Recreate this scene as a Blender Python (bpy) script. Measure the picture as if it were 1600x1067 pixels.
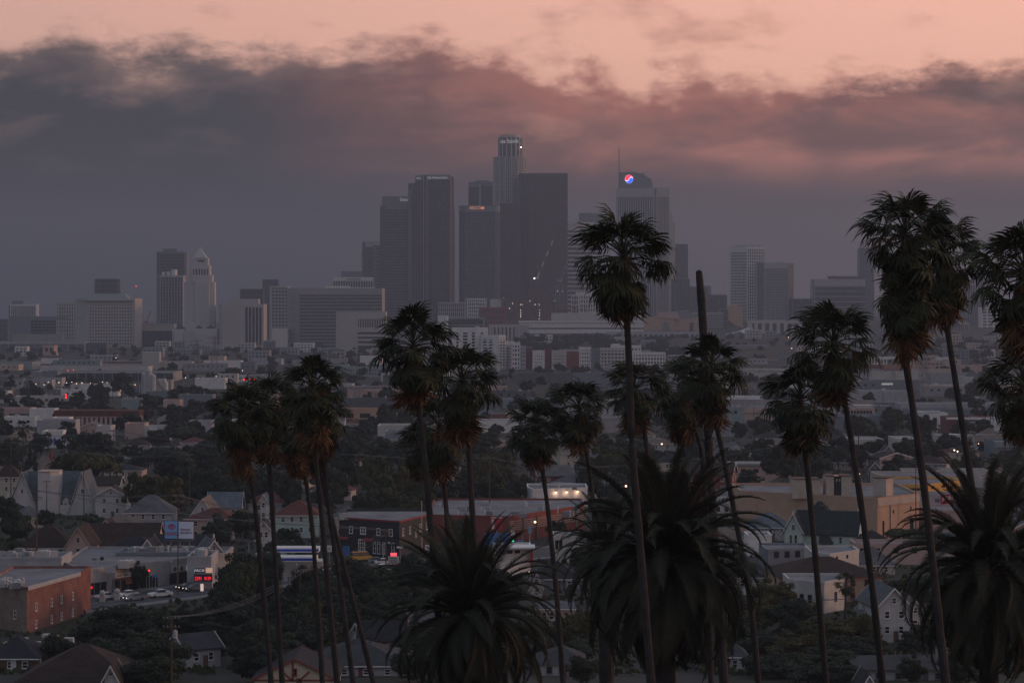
import bpy, math, random
from mathutils import Vector, Matrix

sc = bpy.context.scene
COL = sc.collection
for o in list(bpy.data.objects):
    bpy.data.objects.remove(o)

# ------------------------------------------------------------------ camera
F, CX, HY, CZ = 3700.0, 800.0, 476.0, 61.0      # focal length in photo pixels, centre, horizon row, eye height (m)
cam = bpy.data.cameras.new('camera')
camo = bpy.data.objects.new('camera', cam)
COL.objects.link(camo)
camo.location = (0, 0, CZ)
camo.rotation_euler = (math.radians(90), 0, 0)
cam.sensor_width = 36
cam.lens = 36 * F / 1600
cam.shift_y = -(533.5 - HY) / 1600
cam.clip_start = 1
cam.clip_end = 60000
sc.camera = camo


class NT:
    """short-hand for building node trees"""
    def __init__(s, t):
        s.t = t

    def n(s, typ, ins=None, **at):
        nd = s.t.nodes.new(typ)
        for k, v in at.items():
            setattr(nd, k, v)
        for k, v in (ins or {}).items():
            s.put(nd.inputs[k], v)
        return nd

    def put(s, sock, v):
        if isinstance(v, bpy.types.NodeSocket):
            s.t.links.new(v, sock)
        elif isinstance(v, (tuple, list)) and len(v) == 3 and sock.type == 'RGBA':
            sock.default_value = (*v, 1)
        else:
            sock.default_value = v

    def m(s, op, a, b=0.0, c=0.0, clamp=False):
        return s.n('ShaderNodeMath', {0: a, 1: b, 2: c}, operation=op, use_clamp=clamp).outputs[0]

    def mix(s, f, a, b, mode='MIX'):
        nd = s.n('ShaderNodeMix', data_type='RGBA', blend_type=mode)
        s.put(nd.inputs[0], f); s.put(nd.inputs[6], a); s.put(nd.inputs[7], b)
        return nd.outputs[2]

    def ss(s, lo, hi, x):
        return s.n('ShaderNodeMapRange', {'Value': x, 'From Min': lo, 'From Max': hi},
                   interpolation_type='SMOOTHSTEP').outputs[0]

    def lin(s, lo, hi, x, a=0.0, b=1.0):
        return s.n('ShaderNodeMapRange', {'Value': x, 'From Min': lo, 'From Max': hi, 'To Min': a, 'To Max': b}).outputs[0]

    def xyz(s, x, y, z):
        return s.n('ShaderNodeCombineXYZ', {0: x, 1: y, 2: z}).outputs[0]

    def noise(s, vec, scale, detail=4, rough=.55, dist=0.0):
        return s.n('ShaderNodeTexNoise', {'Vector': vec, 'Scale': scale, 'Detail': detail, 'Roughness': rough,
                                         'Distortion': dist}).outputs[0]


# ------------------------------------------------------------------ dusk sky: salmon above a bank of marine cloud
W = bpy.data.worlds.new('World')
sc.world = W
W.use_nodes = True
W.node_tree.nodes.clear()
w = NT(W.node_tree)
d = w.n('ShaderNodeTexCoord').outputs['Generated']
sx = w.n('ShaderNodeSeparateXYZ', {0: d}).outputs
az = w.m('ARCTAN2', sx[0], sx[1])
el = w.m('ARCSINE', sx[2])
SUN_AZ, SUN_EL = math.radians(78), math.radians(7)
# how much of the sunset each direction faces
glow = w.m('MULTIPLY_ADD', w.m('COSINE', w.m('SUBTRACT', az, SUN_AZ)), .5, .5)
glow = w.ss(.15, .75, glow)
# clear sky by elevation
low = w.mix(glow, (.25, .195, .195), (1.09, .485, .36))
mid = w.mix(glow, (.20, .235, .32), (.42, .39, .45))
zen = w.mix(glow, (.21, .25, .345), (.27, .315, .41))
clear = w.mix(w.ss(.135, .34, el), low, mid)
clear = w.mix(w.ss(.35, 1.2, el), clear, zen)
nis = w.n('ShaderNodeTexSky', sky_type='NISHITA', sun_disc=False, sun_elevation=SUN_EL, sun_rotation=SUN_AZ)
clear = w.mix(1.0, clear, w.n('ShaderNodeVectorMath', {0: nis.outputs[0], 1: (.05, .05, .05)}, operation='MULTIPLY').outputs[0], 'ADD')
# cloud bank: its upper edge rises and dips along the horizon
cv = w.xyz(az, w.m('MULTIPLY', el, 2.0), 3.7)
fbm = w.noise(cv, 20, 7, .54, .12)
fine = w.noise(cv, 62, 7, .64, .1)
EDGE = [(-60, 80), (0, 76), (60, 72), (110, 66), (160, 70), (215, 82), (260, 94), (320, 88), (380, 84), (440, 84), (486, 98), (520, 84), (566, 62), (620, 64), (670, 72), (720, 80), (770, 88), (810, 120), (850, 148),
        (885, 124), (930, 112), (965, 130), (1000, 142), (1030, 124), (1085, 120), (1125, 138), (1190, 142), (1250, 134), (1300, 126), (1345, 122), (1390, 116), (1450, 108), (1510, 112), (1560, 116), (1660, 110)]
top = w.n('ShaderNodeValToRGB', {0: w.lin(-.25, .25, az)})
top.color_ramp.interpolation = 'EASE'
els = top.color_ramp.elements
EDGE = EDGE[:1] + EDGE[2:4] + EDGE[4:]
EDGE = [e for i, e in enumerate(EDGE) if i not in (9, 27)]
while len(els) < len(EDGE):
    els.new(.5)
for e, (p, v) in zip(els, EDGE):
    v = (HY - v) / F / .2
    e.position = (math.atan((p - CX) / F) + .25) / .5; e.color = (v, v, v, 1)
edge = w.m('MULTIPLY', w.n('ShaderNodeSeparateColor', {0: top.outputs[0]}).outputs[0], .2)
wob = w.m('ADD', w.m('MULTIPLY', w.m('SUBTRACT', fbm, .5), .034), w.m('MULTIPLY', w.m('SUBTRACT', fine, .5), .032))
hgt = w.m('SUBTRACT', w.m('ADD', edge, wob), el)
bank = w.ss(-.008, .009, hgt)
hole = w.m('MULTIPLY', w.ss(.50, .66, w.noise(w.xyz(az, w.m('MULTIPLY', el, 2.7), 41.0), 22, 6, .55, .12)), w.m('MULTIPLY', w.ss(.030, .008, hgt), .16))
bank = w.m('MULTIPLY', bank, w.m('SUBTRACT', 1.0, hole))
wv = w.xyz(az, w.m('MULTIPLY', el, 2.4), 11.3)
wisp = w.m('MULTIPLY', w.ss(.52, .72, w.noise(wv, 19, 7, .58, .15)), w.m('MULTIPLY', w.ss(.155, .118, el), w.m('MULTIPLY', w.ss(.07, .09, el), .6)))
right = w.ss(-.10, .15, az)
right = w.m('MULTIPLY', right, w.ss(2.4, 1.2, w.m('ABSOLUTE', az)))
mids = w.ss(-.13, .035, az)
hor = w.mix(right, (.052, .058, .082), (.125, .100, .115))
body = w.mix(mids, (.052, .052, .061), (.115, .074, .078))
light = w.ss(.52, .70, w.noise(w.xyz(az, w.m('MULTIPLY', el, 4.2), 57.0), 16, 5, .55, .3))
body = w.mix(w.m('MULTIPLY', light, w.ss(.045, .07, el)), body, w.mix(mids, (.130, .095, .095), (.20, .105, .100)))
patch = w.ss(.40, .66, w.noise(w.xyz(az, w.m('MULTIPLY', el, 3.0), 31.5), 13, 5, .55, .4))
zone = w.m('MULTIPLY', w.ss(.040, .066, el), w.m('MULTIPLY_ADD', patch, .72, .28))
zone = w.m('MULTIPLY', zone, mids)
cc = w.mix(zone, body, w.mix(right, (.42, .160, .130), (.66, .26, .195)))
streak = w.ss(.44, .64, w.noise(w.xyz(az, w.m('MULTIPLY', el, 5.0), 5.0), 12, 5, .55, .3))
cc = w.mix(w.m('MULTIPLY', streak, .32), cc, w.mix(mids, (.045, .047, .056), (.090, .064, .068)))
slab = w.m('MULTIPLY', w.ss(.11, .15, az), w.m('MULTIPLY', w.ss(.078, .088, w.m('ADD', el, w.m('MULTIPLY', w.m('SUBTRACT', fbm, .5), .02))), w.ss(2.4, 1.2, az)))
cc = w.mix(w.m('MULTIPLY', slab, .85), cc, (.098, .066, .068))
cc = w.mix(w.ss(.070, .022, el), cc, hor)
rim = w.mix(mids, (.17, .120, .115), (.44, .165, .130))
cc = w.mix(w.ss(.002, .026, w.m('ADD', hgt, w.m('MULTIPLY', slab, .012))), rim, cc)
sky = w.mix(wisp, clear, w.mix(right, (.40, .21, .18), (.56, .23, .17)))
sky = w.mix(bank, sky, cc)
# below the horizon: the same dim air
sky = w.mix(w.ss(0, -.05, el), sky, w.mix(right, (.055, .057, .075), (.085, .075, .088)))
bg = w.n('ShaderNodeBackground', {'Color': sky, 'Strength': 1.0})
w.t.links.new(bg.outputs[0], w.n('ShaderNodeOutputWorld').inputs[0])

# ------------------------------------------------------------------ the last of the sun, low on the right
sun = bpy.data.lights.new('sun', 'SUN')
suno = bpy.data.objects.new('sun', sun)
COL.objects.link(suno)
sun.energy = 1.4
sun.angle = math.radians(4)
sun.color = (1.0, .50, .30)
sd = Vector((math.sin(SUN_AZ) * math.cos(SUN_EL), math.cos(SUN_AZ) * math.cos(SUN_EL), math.sin(SUN_EL)))
suno.rotation_euler = sd.to_track_quat('Z', 'Y').to_euler()
suno.location = (300, 100, 200)

vs = sc.view_settings
vs.view_transform = 'Standard'; vs.look = 'None'; vs.exposure = 0; vs.gamma = 1; vs.use_curve_mapping = False
cy = sc.cycles
cy.max_bounces = 6; cy.diffuse_bounces = 3; cy.glossy_bounces = 2; cy.transmission_bounces = 2
cy.volume_bounces = 0; cy.transparent_max_bounces = 8
cy.use_adaptive_sampling = False
cy.sample_clamp_indirect = 4
W.cycles.sampling_method = 'AUTOMATIC'

HAZE = 1.55e-4
HAZE_COL = (.37, .43, .52)

# ------------------------------------------------------------------ helpers
rnd = random.Random(11)


def srgb(r, g, b):
    f = lambda v: (v / 255 / 12.92) if v / 255 <= .04045 else ((v / 255 + .055) / 1.055) ** 2.4
    return (f(r), f(g), f(b))


def PX(px, Y):
    return (px - CX) * Y / F


def PZ(py, Y):
    return max(-1.0, CZ - (py - HY) * Y / F)


def sst(a, b, x):
    t = min(1, max(0, (x - a) / (b - a)))
    return t * t * (3 - 2 * t)


SLOPE = [(-400, 60), (3, 59.2), (30, 51), (110, 35), (250, 13), (340, 3), (400, 0), (1e9, 0)]


def gz(x, Y):
    z = 0
    for (a, za), (b, zb) in zip(SLOPE, SLOPE[1:]):
        if a <= Y <= b:
            t = (Y - a) / (b - a); z = za + (zb - za) * t
            break
    if Y > 2500:
        k = x / Y
        z += sst(-.055, -.03, k) * (15 * sst(2500, 3400, Y) + 18 * sst(3400, 4100, Y))
    return z


class MB:
    def __init__(s):
        s.v = []; s.f = []; s.m = []

    def face(s, pts, m=0):
        i = len(s.v); s.v += [tuple(p) for p in pts]; s.f.append(tuple(range(i, i + len(pts)))); s.m.append(m)

    def box(s, x0, x1, y0, y1, z0, z1, m=0):
        s.obox((x0, y0, z0), (x1 - x0, 0, 0), (0, y1 - y0, 0), (0, 0, z1 - z0), m)

    def obox(s, o, a, b, c, m=0):
        o, a, b, c = map(Vector, (o, a, b, c))
        i = len(s.v)
        s.v += [tuple(p) for p in (o, o + a, o + a + b, o + b, o + c, o + a + c, o + a + b + c, o + b + c)]
        for q in ((3, 2, 1, 0), (4, 5, 6, 7), (0, 1, 5, 4), (1, 2, 6, 5), (2, 3, 7, 6), (3, 0, 4, 7)):
            s.f.append(tuple(i + k for k in q)); s.m.append(m)

    def prism(s, poly, z0, z1, ms=0, mt=0, top=None):
        """poly: ccw (x,y) list; ms int or per-side list; top: other outline for the upper end"""
        n = len(poly); i = len(s.v); tp = top or poly
        s.v += [(p[0], p[1], z0) for p in poly] + [(p[0], p[1], z1) for p in tp]
        for k in range(n):
            j = (k + 1) % n
            s.f.append((i + k, i + j, i + n + j, i + n + k)); s.m.append(ms[k] if isinstance(ms, (list, tuple)) else ms)
        s.f.append(tuple(i + n + k for k in range(n))); s.m.append(mt)
        s.f.append(tuple(i + n - 1 - k for k in range(n))); s.m.append(mt)

    def tube(s, pts, rad, n=6, m=0, cap=True):
        pts = [Vector(p) for p in pts]
        if not isinstance(rad, (list, tuple)):
            rad = [rad] * len(pts)
        i0 = len(s.v)
        for k, p in enumerate(pts):
            t = (pts[min(k + 1, len(pts) - 1)] - pts[max(k - 1, 0)]).normalized()
            u = t.cross(Vector((0, 0, 1)))
            if u.length < .05:
                u = t.cross(Vector((0, 1, 0)))
            u.normalize(); vv = t.cross(u)
            for q in range(n):
                a = 2 * math.pi * q / n
                s.v.append(tuple(p + (u * math.cos(a) + vv * math.sin(a)) * rad[k]))
        for k in range(len(pts) - 1):
            for q in range(n):
                r_ = (q + 1) % n
                s.f.append((i0 + k * n + r_, i0 + k * n + q, i0 + (k + 1) * n + q, i0 + (k + 1) * n + r_)); s.m.append(m)
        if cap:
            s.f.append(tuple(i0 + q for q in range(n))); s.m.append(m)
            e = i0 + (len(pts) - 1) * n
            s.f.append(tuple(e + n - 1 - q for q in range(n))); s.m.append(m)

    def ball(s, c, r, m=0, nu=8, nv=5, zs=1.0):
        i0 = len(s.v)
        for a in range(nv + 1):
            th = math.pi * a / nv
            for b in range(nu):
                ph = 2 * math.pi * b / nu
                s.v.append((c[0] + r * math.sin(th) * math.cos(ph), c[1] + r * math.sin(th) * math.sin(ph), c[2] + zs * r * math.cos(th)))
        for a in range(nv):
            for b in range(nu):
                q = (b + 1) % nu
                s.f.append((i0 + a * nu + b, i0 + (a + 1) * nu + b, i0 + (a + 1) * nu + q, i0 + a * nu + q)); s.m.append(m)

    def mesh(s, name, mats, smooth=False):
        me = bpy.data.meshes.new(name)
        me.from_pydata(s.v, [], s.f)
        if not isinstance(mats, (list, tuple)):
            mats = [mats]
        for q in mats:
            me.materials.append(q)
        if len(mats) > 1:
            me.polygons.foreach_set('material_index', s.m)
        if smooth:
            me.polygons.foreach_set('use_smooth', [True] * len(me.polygons))
        me.update()
        return me

    def build(s, name, mats, parent=None, smooth=False, kind=None):
        return put(name, s.mesh(name, mats, smooth), parent, kind=kind)


def put(name, me, parent=None, loc=(0, 0, 0), rot=(0, 0, 0), scale=None, kind=None):
    o = bpy.data.objects.new(name, me)
    COL.objects.link(o)
    o.location = loc; o.rotation_euler = rot
    if scale is not None:
        o.scale = scale if isinstance(scale, (tuple, list)) else (scale,) * 3
    if parent:
        o.parent = parent
    if kind:
        o['kind'] = kind
    return o


AUTO = []       # things whose label is worked out from what stands beside them


def tag(o, label, cat, group=None, kind=None):
    if label:
        o['label'] = label
    if cat:
        o['category'] = cat
    if group:
        o['group'] = group
    if kind:
        o['kind'] = kind
    return o


def thing(name, label, cat, loc=(0, 0, 0), rz=0, group=None):
    o = bpy.data.objects.new(name, None)
    COL.objects.link(o)
    o.empty_display_size = .5
    o.location = loc; o.rotation_euler = (0, 0, rz)
    return tag(o, label, cat, group)


MATS = {}


def mat(name, col, rough=.85, var=.18, scale=.35, spec=.3, kind=None, col2=None, metal=0.0):
    """matt procedural surface: base colour with soft stains and a finer grain"""
    if name in MATS:
        return MATS[name]
    m = bpy.data.materials.new(name); m.use_nodes = True
    t = NT(m.node_tree)
    b = m.node_tree.nodes['Principled BSDF']
    pos = t.n('ShaderNodeNewGeometry').outputs['Position']
    c = None
    if kind == 'brick':
        br = t.n('ShaderNodeTexBrick', {'Vector': t.n('ShaderNodeMapping', {0: t.n('ShaderNodeTexCoord').outputs['Object'], 'Rotation': (math.radians(90), 0, 0)}).outputs[0],
                 'Color1': col, 'Color2': col2 or tuple(v * .7 for v in col), 'Mortar': (.22, .18, .16), 'Scale': 1.0, 'Mortar Size': .02, 'Brick Width': .4, 'Row Height': .14})
        c = br.outputs[0]
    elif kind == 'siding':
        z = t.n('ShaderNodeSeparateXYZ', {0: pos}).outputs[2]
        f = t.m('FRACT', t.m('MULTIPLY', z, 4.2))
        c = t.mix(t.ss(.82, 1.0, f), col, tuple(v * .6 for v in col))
    elif kind == 'shingle':
        br = t.n('ShaderNodeTexBrick', {'Vector': t.n('ShaderNodeTexCoord').outputs['Object'], 'Color1': col, 'Color2': tuple(v * .72 for v in col),
                 'Mortar': tuple(v * .55 for v in col), 'Scale': 1.0, 'Mortar Size': .03, 'Brick Width': .7, 'Row Height': .35})
        c = br.outputs[0]
    elif kind == 'glass':
        # panes: each cell of the facade has its own blind / reflection tone
        sn = t.n('ShaderNodeVectorMath', {0: pos, 1: (1.9, 1.9, 3.6)}, operation='SNAP').outputs[0]
        wn = t.n('ShaderNodeTexWhiteNoise', {'Vector': sn}).outputs[0]
        c = t.mix(t.m('POWER', wn, 3.0), tuple(v * .75 for v in col), tuple(min(1, v * 2.0 + .012) for v in col))
    base = c if c is not None else col
    n1 = t.noise(pos, scale, 5, .6)
    n2 = t.noise(pos, scale * 9, 3, .5)
    f = t.m('ADD', t.lin(.3, .7, n1, -var, var), t.lin(.3, .7, n2, -var * .4, var * .4))
    f = t.m('ADD', f, 1.0)
    cc_ = t.n('ShaderNodeVectorMath', {0: base, 1: t.xyz(f, f, f)}, operation='MULTIPLY').outputs[0]
    t.put(b.inputs['Base Color'], cc_)
    b.inputs['Roughness'].default_value = rough
    b.inputs['Specular IOR Level'].default_value = spec
    b.inputs['Metallic'].default_value = metal
    MATS[name] = m
    return m


def emis(name, col, s):
    if name in MATS:
        return MATS[name]
    m = bpy.data.materials.new(name); m.use_nodes = True
    b = m.node_tree.nodes['Principled BSDF']
    b.inputs['Base Color'].default_value = (*col, 1)
    b.inputs['Emission Color'].default_value = (*col, 1)
    b.inputs['Emission Strength'].default_value = s
    m.cycles.emission_sampling = 'NONE'
    MATS[name] = m
    return m


def leafmat(name, col, col2, scale=.5, dry=0.0):
    if name in MATS:
        return MATS[name]
    m = bpy.data.materials.new(name); m.use_nodes = True
    t = NT(m.node_tree)
    b = m.node_tree.nodes['Principled BSDF']
    g = t.n('ShaderNodeNewGeometry')
    oi = t.n('ShaderNodeObjectInfo')
    f = t.m('ADD', t.m('MULTIPLY', t.noise(g.outputs['Position'], scale, 3), .9), t.m('MULTIPLY_ADD', oi.outputs['Random'], .5, -.2), clamp=True)
    c = t.mix(f, col, col2)
    c = t.mix(t.m('MULTIPLY', t.ss(.7, 1, g.outputs['Random Per Island']), .5), c, tuple(v * 1.6 for v in col2))
    t.put(b.inputs['Base Color'], c)
    b.inputs['Roughness'].default_value = .75
    b.inputs['Specular IOR Level'].default_value = .15
    MATS[name] = m
    return m


def copytree(o, parent=None):
    c = o.copy(); COL.objects.link(c)
    c.parent = parent
    for ch in list(o.children):
        copytree(ch, c)
    return c


def text(parent, s, loc, size, m, rz=0, name='lettering', ext=.03, align='CENTER', sx=1.0, bold=.018):
    cu = bpy.data.curves.new(name, 'FONT')
    cu.body = s; cu.size = size; cu.align_x = align; cu.align_y = 'CENTER'; cu.extrude = ext; cu.offset = bold * size
    cu.materials.append(m)
    cu.resolution_u = 2
    tmp = bpy.data.objects.new(name, cu)
    me = bpy.data.meshes.new_from_object(tmp)
    bpy.data.objects.remove(tmp); bpy.data.curves.remove(cu)
    me.name = name
    o = bpy.data.objects.new(name, me)
    COL.objects.link(o)
    o.parent = parent
    o.location = loc; o.rotation_euler = (math.radians(90), 0, rz)
    o.scale = (sx, 1, 1)
    return o
# ------------------------------------------------------------------ haze, ground
hb = MB(); hb.box(-6000, 6000, -420, 9000, -2.2, 382)
haze = hb.build('haze', [], kind='stuff')
hm = bpy.data.materials.new('haze_air'); hm.use_nodes = True
hm.node_tree.nodes.clear()
ht = NT(hm.node_tree)
pv = ht.n('ShaderNodeVolumePrincipled', {'Color': HAZE_COL, 'Density': HAZE, 'Anisotropy': .35})
ht.t.links.new(pv.outputs[0], ht.n('ShaderNodeOutputMaterial').inputs['Volume'])
haze.data.materials.append(hm)

def groundmat():
    m = bpy.data.materials.new('ground_soil'); m.use_nodes = True
    t = NT(m.node_tree); b = m.node_tree.nodes['Principled BSDF']
    pos = t.n('ShaderNodeNewGeometry').outputs['Position']
    a = t.noise(pos, .02, 5, .6); c = t.noise(pos, .35, 5, .65)
    col = t.mix(t.ss(.42, .58, a), (.030, .034, .020), (.048, .045, .040))
    col = t.mix(t.ss(.55, .7, t.noise(pos, .011, 3)), col, (.040, .040, .042))
    col = t.mix(t.lin(.3, .7, c, 0, .6), col, (.06, .056, .05))
    t.put(b.inputs['Base Color'], col); b.inputs['Roughness'].default_value = .95
    b.inputs['Specular IOR Level'].default_value = .1
    return m

gx = [-5900, -4500, -3500, -2600, -2000, -1600] + list(range(-1300, 1301, 50)) + [1600, 2000, 2600, 3500, 4500, 5900]
gy = list(range(-400, 0, 50)) + list(range(0, 420, 10)) + list(range(450, 1000, 50)) + list(range(1000, 4600, 100)) + [5000, 5600, 6400, 7400, 8900]
g = MB()
g.v = [(x, y, gz(x, y)) for y in gy for x in gx]
nx_ = len(gx)
for j in range(len(gy) - 1):
    for i in range(nx_ - 1):
        a = j * nx_ + i
        g.f.append((a, a + 1, a + nx_ + 1, a + nx_)); g.m.append(0)
g.build('ground', groundmat(), smooth=True, kind='structure')

M_asph = mat('asphalt', (.052, .052, .056), .9, .25, .3)
M_conc = mat('concrete_pavement', (.15, .145, .14), .9, .2, .3)
M_line = mat('road_paint', (.32, .31, .29), .8, .3, 1.0)
M_yel = mat('road_paint_yellow', (.28, .2, .06), .8, .3, 1.0)


def strip(name, path, wid, m, dz, off=0.0, kind='structure'):
    mb = MB(); P = [Vector((x, y, 0)) for x, y in path]; L = []
    for k, p in enumerate(P):
        t = (P[min(k + 1, len(P) - 1)] - P[max(0, k - 1)]).normalized(); n = Vector((-t.y, t.x, 0))
        a = p + n * (off - wid / 2); b = p + n * (off + wid / 2)
        z = gz(p.x, p.y) + dz
        L.append(((a.x, a.y, z), (b.x, b.y, z)))
    for (a, b), (c, e) in zip(L, L[1:]):
        mb.face([a, c, e, b])
    return mb.build(name, m, kind=kind)


def dense(path, step=12):
    out = []
    for (a, b), (c, e) in zip(path, path[1:]):
        n = max(1, int(math.hypot(c - a, e - b) / step))
        out += [(a + (c - a) * i / n, b + (e - b) * i / n) for i in range(n)]
    return out + [path[-1]]


def kerb(name, path, off, wid):
    """raised pavement strip with a kerb face"""
    mb = MB(); P = [Vector((x, y, 0)) for x, y in path]; L = []
    for k, p in enumerate(P):
        t = (P[min(k + 1, len(P) - 1)] - P[max(0, k - 1)]).normalized(); n = Vector((-t.y, t.x, 0))
        z = gz(p.x, p.y)
        a = p + n * (off - wid / 2); b = p + n * (off + wid / 2)
        L.append([(a.x, a.y, z), (a.x, a.y, z + .16), (b.x, b.y, z + .16), (b.x, b.y, z)])
    for a, b in zip(L, L[1:]):
        for k in range(3):
            mb.face([a[k], b[k], b[k + 1], a[k + 1]])
    return mb.build(name, M_conc, kind='structure')


AVE = dense([(-250, 285), (-80, 490), (-54, 522), (0, 575), (120, 690), (400, 960)])
strip('road', AVE, 15, M_asph, .02)
strip('lane_marking', AVE, .3, M_yel, .03)
strip('lane_marking', AVE, .14, M_line, .03, 3.6); strip('lane_marking', AVE, .14, M_line, .03, -3.6)
kerb('pavement', AVE, 9.2, 3.2); kerb('pavement', AVE, -9.2, 3.2)
SIDE = dense([(40, 700), (28, 1060)], 30)
strip('road', SIDE, 11, M_asph, .024)
strip('road', dense([(-420, 1060), (-30, 985), (300, 905)], 25), 10, M_asph, .028)
strip('road', dense([(-700, 1560), (0, 1480), (800, 1500)], 40), 16, M_asph, .03)
strip('road', dense([(-900, 2060), (0, 2010), (900, 2040)], 60), 20, M_conc, .05)
strip('road', dense([(60, 1330), (210, 1850), (330, 2350)], 40), 14, M_asph, .036)
strip('road', dense([(-900, 2620), (0, 2560), (1000, 2640)], 60), 26, M_conc, .2)

# ------------------------------------------------------------------ shared materials
M = {}
for k_, (c_, r_, v_) in dict(
        white=((.62, .60, .57), .8, .12), offwhite=((.44, .42, .39), .85, .15), cream=((.52, .44, .33), .85, .15), beige=((.42, .35, .29), .85, .14),
        tan=((.42, .275, .19), .85, .10), pinkwall=((.42, .30, .26), .85, .14), grey=((.27, .27, .28), .85, .16), lgrey=((.33, .33, .34), .85, .16),
        dgrey=((.10, .105, .11), .85, .2), concrete=((.28, .27, .26), .9, .18), redbrick=((.20, .055, .04), .9, .2), maroon=((.16, .045, .05), .85, .15),
        orange=((.36, .17, .09), .85, .12), mint=((.42, .52, .46), .85, .10), green=((.10, .2, .15), .85, .15), blue=((.06, .16, .36), .7, .12),
        teal=((.22, .265, .265), .8, .15), yellow=((.55, .30, .06), .8, .12), brown=((.11, .065, .045), .9, .2), black=((.022, .024, .026), .7, .2),
        steel=((.20, .20, .21), .6, .15), wood=((.085, .058, .042), .9, .25), bark=((.075, .055, .042), .95, .3), rust=((.2, .08, .05), .9, .25),
        granite=((.085, .065, .065), .5, .10), stone=((.40, .37, .34), .85, .10), cityhall=((.47, .445, .42), .85, .08), silver=((.45, .46, .48), .4, .08),
        bluegrey=((.16, .18, .20), .85, .15)).items():
    M[k_] = mat('paint_' + k_ if k_ not in ('wood', 'bark', 'granite', 'stone', 'concrete', 'steel', 'rust') else k_, c_, r_, v_)
for k_, c_ in dict(roof_brown=(.048, .032, .027), roof_slate=(.055, .058, .062), roof_grey=(.125, .125, .13), roof_dark=(.032, .032, .036), roof_blue=(.13, .155, .175), roof_red=(.13, .05, .04),
                   roof_green=(.028, .04, .04), roof_tan=(.19, .15, .12)).items():
    M[k_] = mat(k_ + '_shingle', c_, .9, .25, .4, .15, 'shingle')
M['flatroof'] = mat('flat_roof_felt', (.15, .15, .16), .9, .35, .15)
M['flatwhite'] = mat('flat_roof_white', (.42, .42, .43), .85, .25, .15)
for k_, c_ in dict(glass=(.030, .034, .042), glass_blue=(.03, .045, .075), glass_light=(.12, .125, .14), glass_dark=(.012, .012, .015)).items():
    M[k_] = mat('pane_' + k_, c_, .14, .06, .02, .55, 'glass')
M['pane'] = mat('window_glass', (.014, .016, .02), .12, .1, .5, .5)
M['brick'] = mat('brick_red', (.19, .045, .03), .92, .25, .4, .2, 'brick')
M['brick_tan'] = mat('brick_tan', (.24, .16, .12), .92, .25, .4, .2, 'brick')
M['siding'] = mat('siding_white', (.46, .445, .43), .8, .12, .4, .3, 'siding')
M['siding_mint'] = mat('siding_mint', (.40, .50, .45), .8, .10, .4, .3, 'siding')
M['siding_cream'] = mat('siding_cream', (.50, .43, .33), .8, .12, .4, .3, 'siding')
M['copper'] = mat('pyramid_stone', (.42, .40, .38), .7, .1, .3)


# ------------------------------------------------------------------ building kit
def facade(mb, A, B, z0, z1, nx, ny, pw, sh, d=.45, m=0, edge=True):
    """piers and floor bands standing proud of a glazed wall, so each opening is a real recess"""
    A = Vector((*A, 0)); B = Vector((*B, 0)); u = (B - A); L = u.length; u /= L; n = Vector((u.y, -u.x, 0))
    if nx:
        for i in range(nx + 1):
            if not edge and i in (0, nx):
                continue
            c = min(max(L * i / nx - pw / 2, 0), L - pw)
            o = A + u * c; o.z = z0
            mb.obox(o - n * .1, u * pw, n * (d + .1), (0, 0, z1 - z0), m)
    if ny:
        for j in range(ny + 1):
            zc = min(max(z0 + (z1 - z0) * j / ny - sh / 2, z0), z1 - sh)
            o = A - u * .02; o.z = zc
            mb.obox(o - n * .1, u * (L + .04), n * (d * .8 + .1), (0, 0, sh), m)


WIN = {}


def winmesh(w_, h_, style='double', frame='white', d=.12):
    """a framed window: name window, frame ring with a pane set back inside it"""
    key = (round(w_, 2), round(h_, 2), style, frame)
    if key in WIN:
        return WIN[key]
    mb = MB(); t = max(.09, min(w_, h_) * .11)
    mb.box(-w_ / 2, w_ / 2, -.03, .05, 0, h_, 1)
    if style != 'plain':
        mb.box(-w_ / 2, -w_ / 2 + t, -d, 0, 0, h_); mb.box(w_ / 2 - t, w_ / 2, -d, 0, 0, h_)
        mb.box(-w_ / 2 + t, w_ / 2 - t, -d, 0, 0, t); mb.box(-w_ / 2 + t, w_ / 2 - t, -d, 0, h_ - t, h_)
        mb.box(-w_ / 2 - .05, w_ / 2 + .05, -d - .06, 0, -.08, 0)
    if style in ('double', 'cross'):
        mb.box(-w_ / 2 + t, w_ / 2 - t, -d * .8, 0, h_ / 2 - t * .4, h_ / 2 + t * .4)
    if style in ('cross', 'pair'):
        mb.box(-t * .4, t * .4, -d * .85, 0, t, h_ - t)
    if style == 'six':
        for k in (1, 2):
            mb.box(-w_ / 2 + w_ * k / 3 - t * .3, -w_ / 2 + w_ * k / 3 + t * .3, -d * .85, 0, t, h_ - t)
            mb.box(-w_ / 2 + t, w_ / 2 - t, -d * .8, 0, h_ * k / 3 - t * .3, h_ * k / 3 + t * .3)
    WIN[key] = mb.mesh('window', [M[frame], M['pane']])
    return WIN[key]


def windows(root, A, B, zs, xs, w_, h_, style='double', frame='white', name='window'):
    """individual windows on the wall A-B (local, left to right as seen from outside); xs are fractions"""
    A = Vector((*A, 0)); B = Vector((*B, 0)); u = (B - A); L = u.length; u /= L; n = Vector((u.y, -u.x, 0))
    rz = math.atan2(u.y, u.x); me = winmesh(w_, h_, style, frame)
    for z in zs:
        for f in xs:
            p = A + u * (L * f) + n * .01
            put(name, me, root, (p.x, p.y, z), (0, 0, rz))


def even(n, a=.08, b=.92):
    return [a + (b - a) * (i + .5) / n for i in range(n)]


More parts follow.
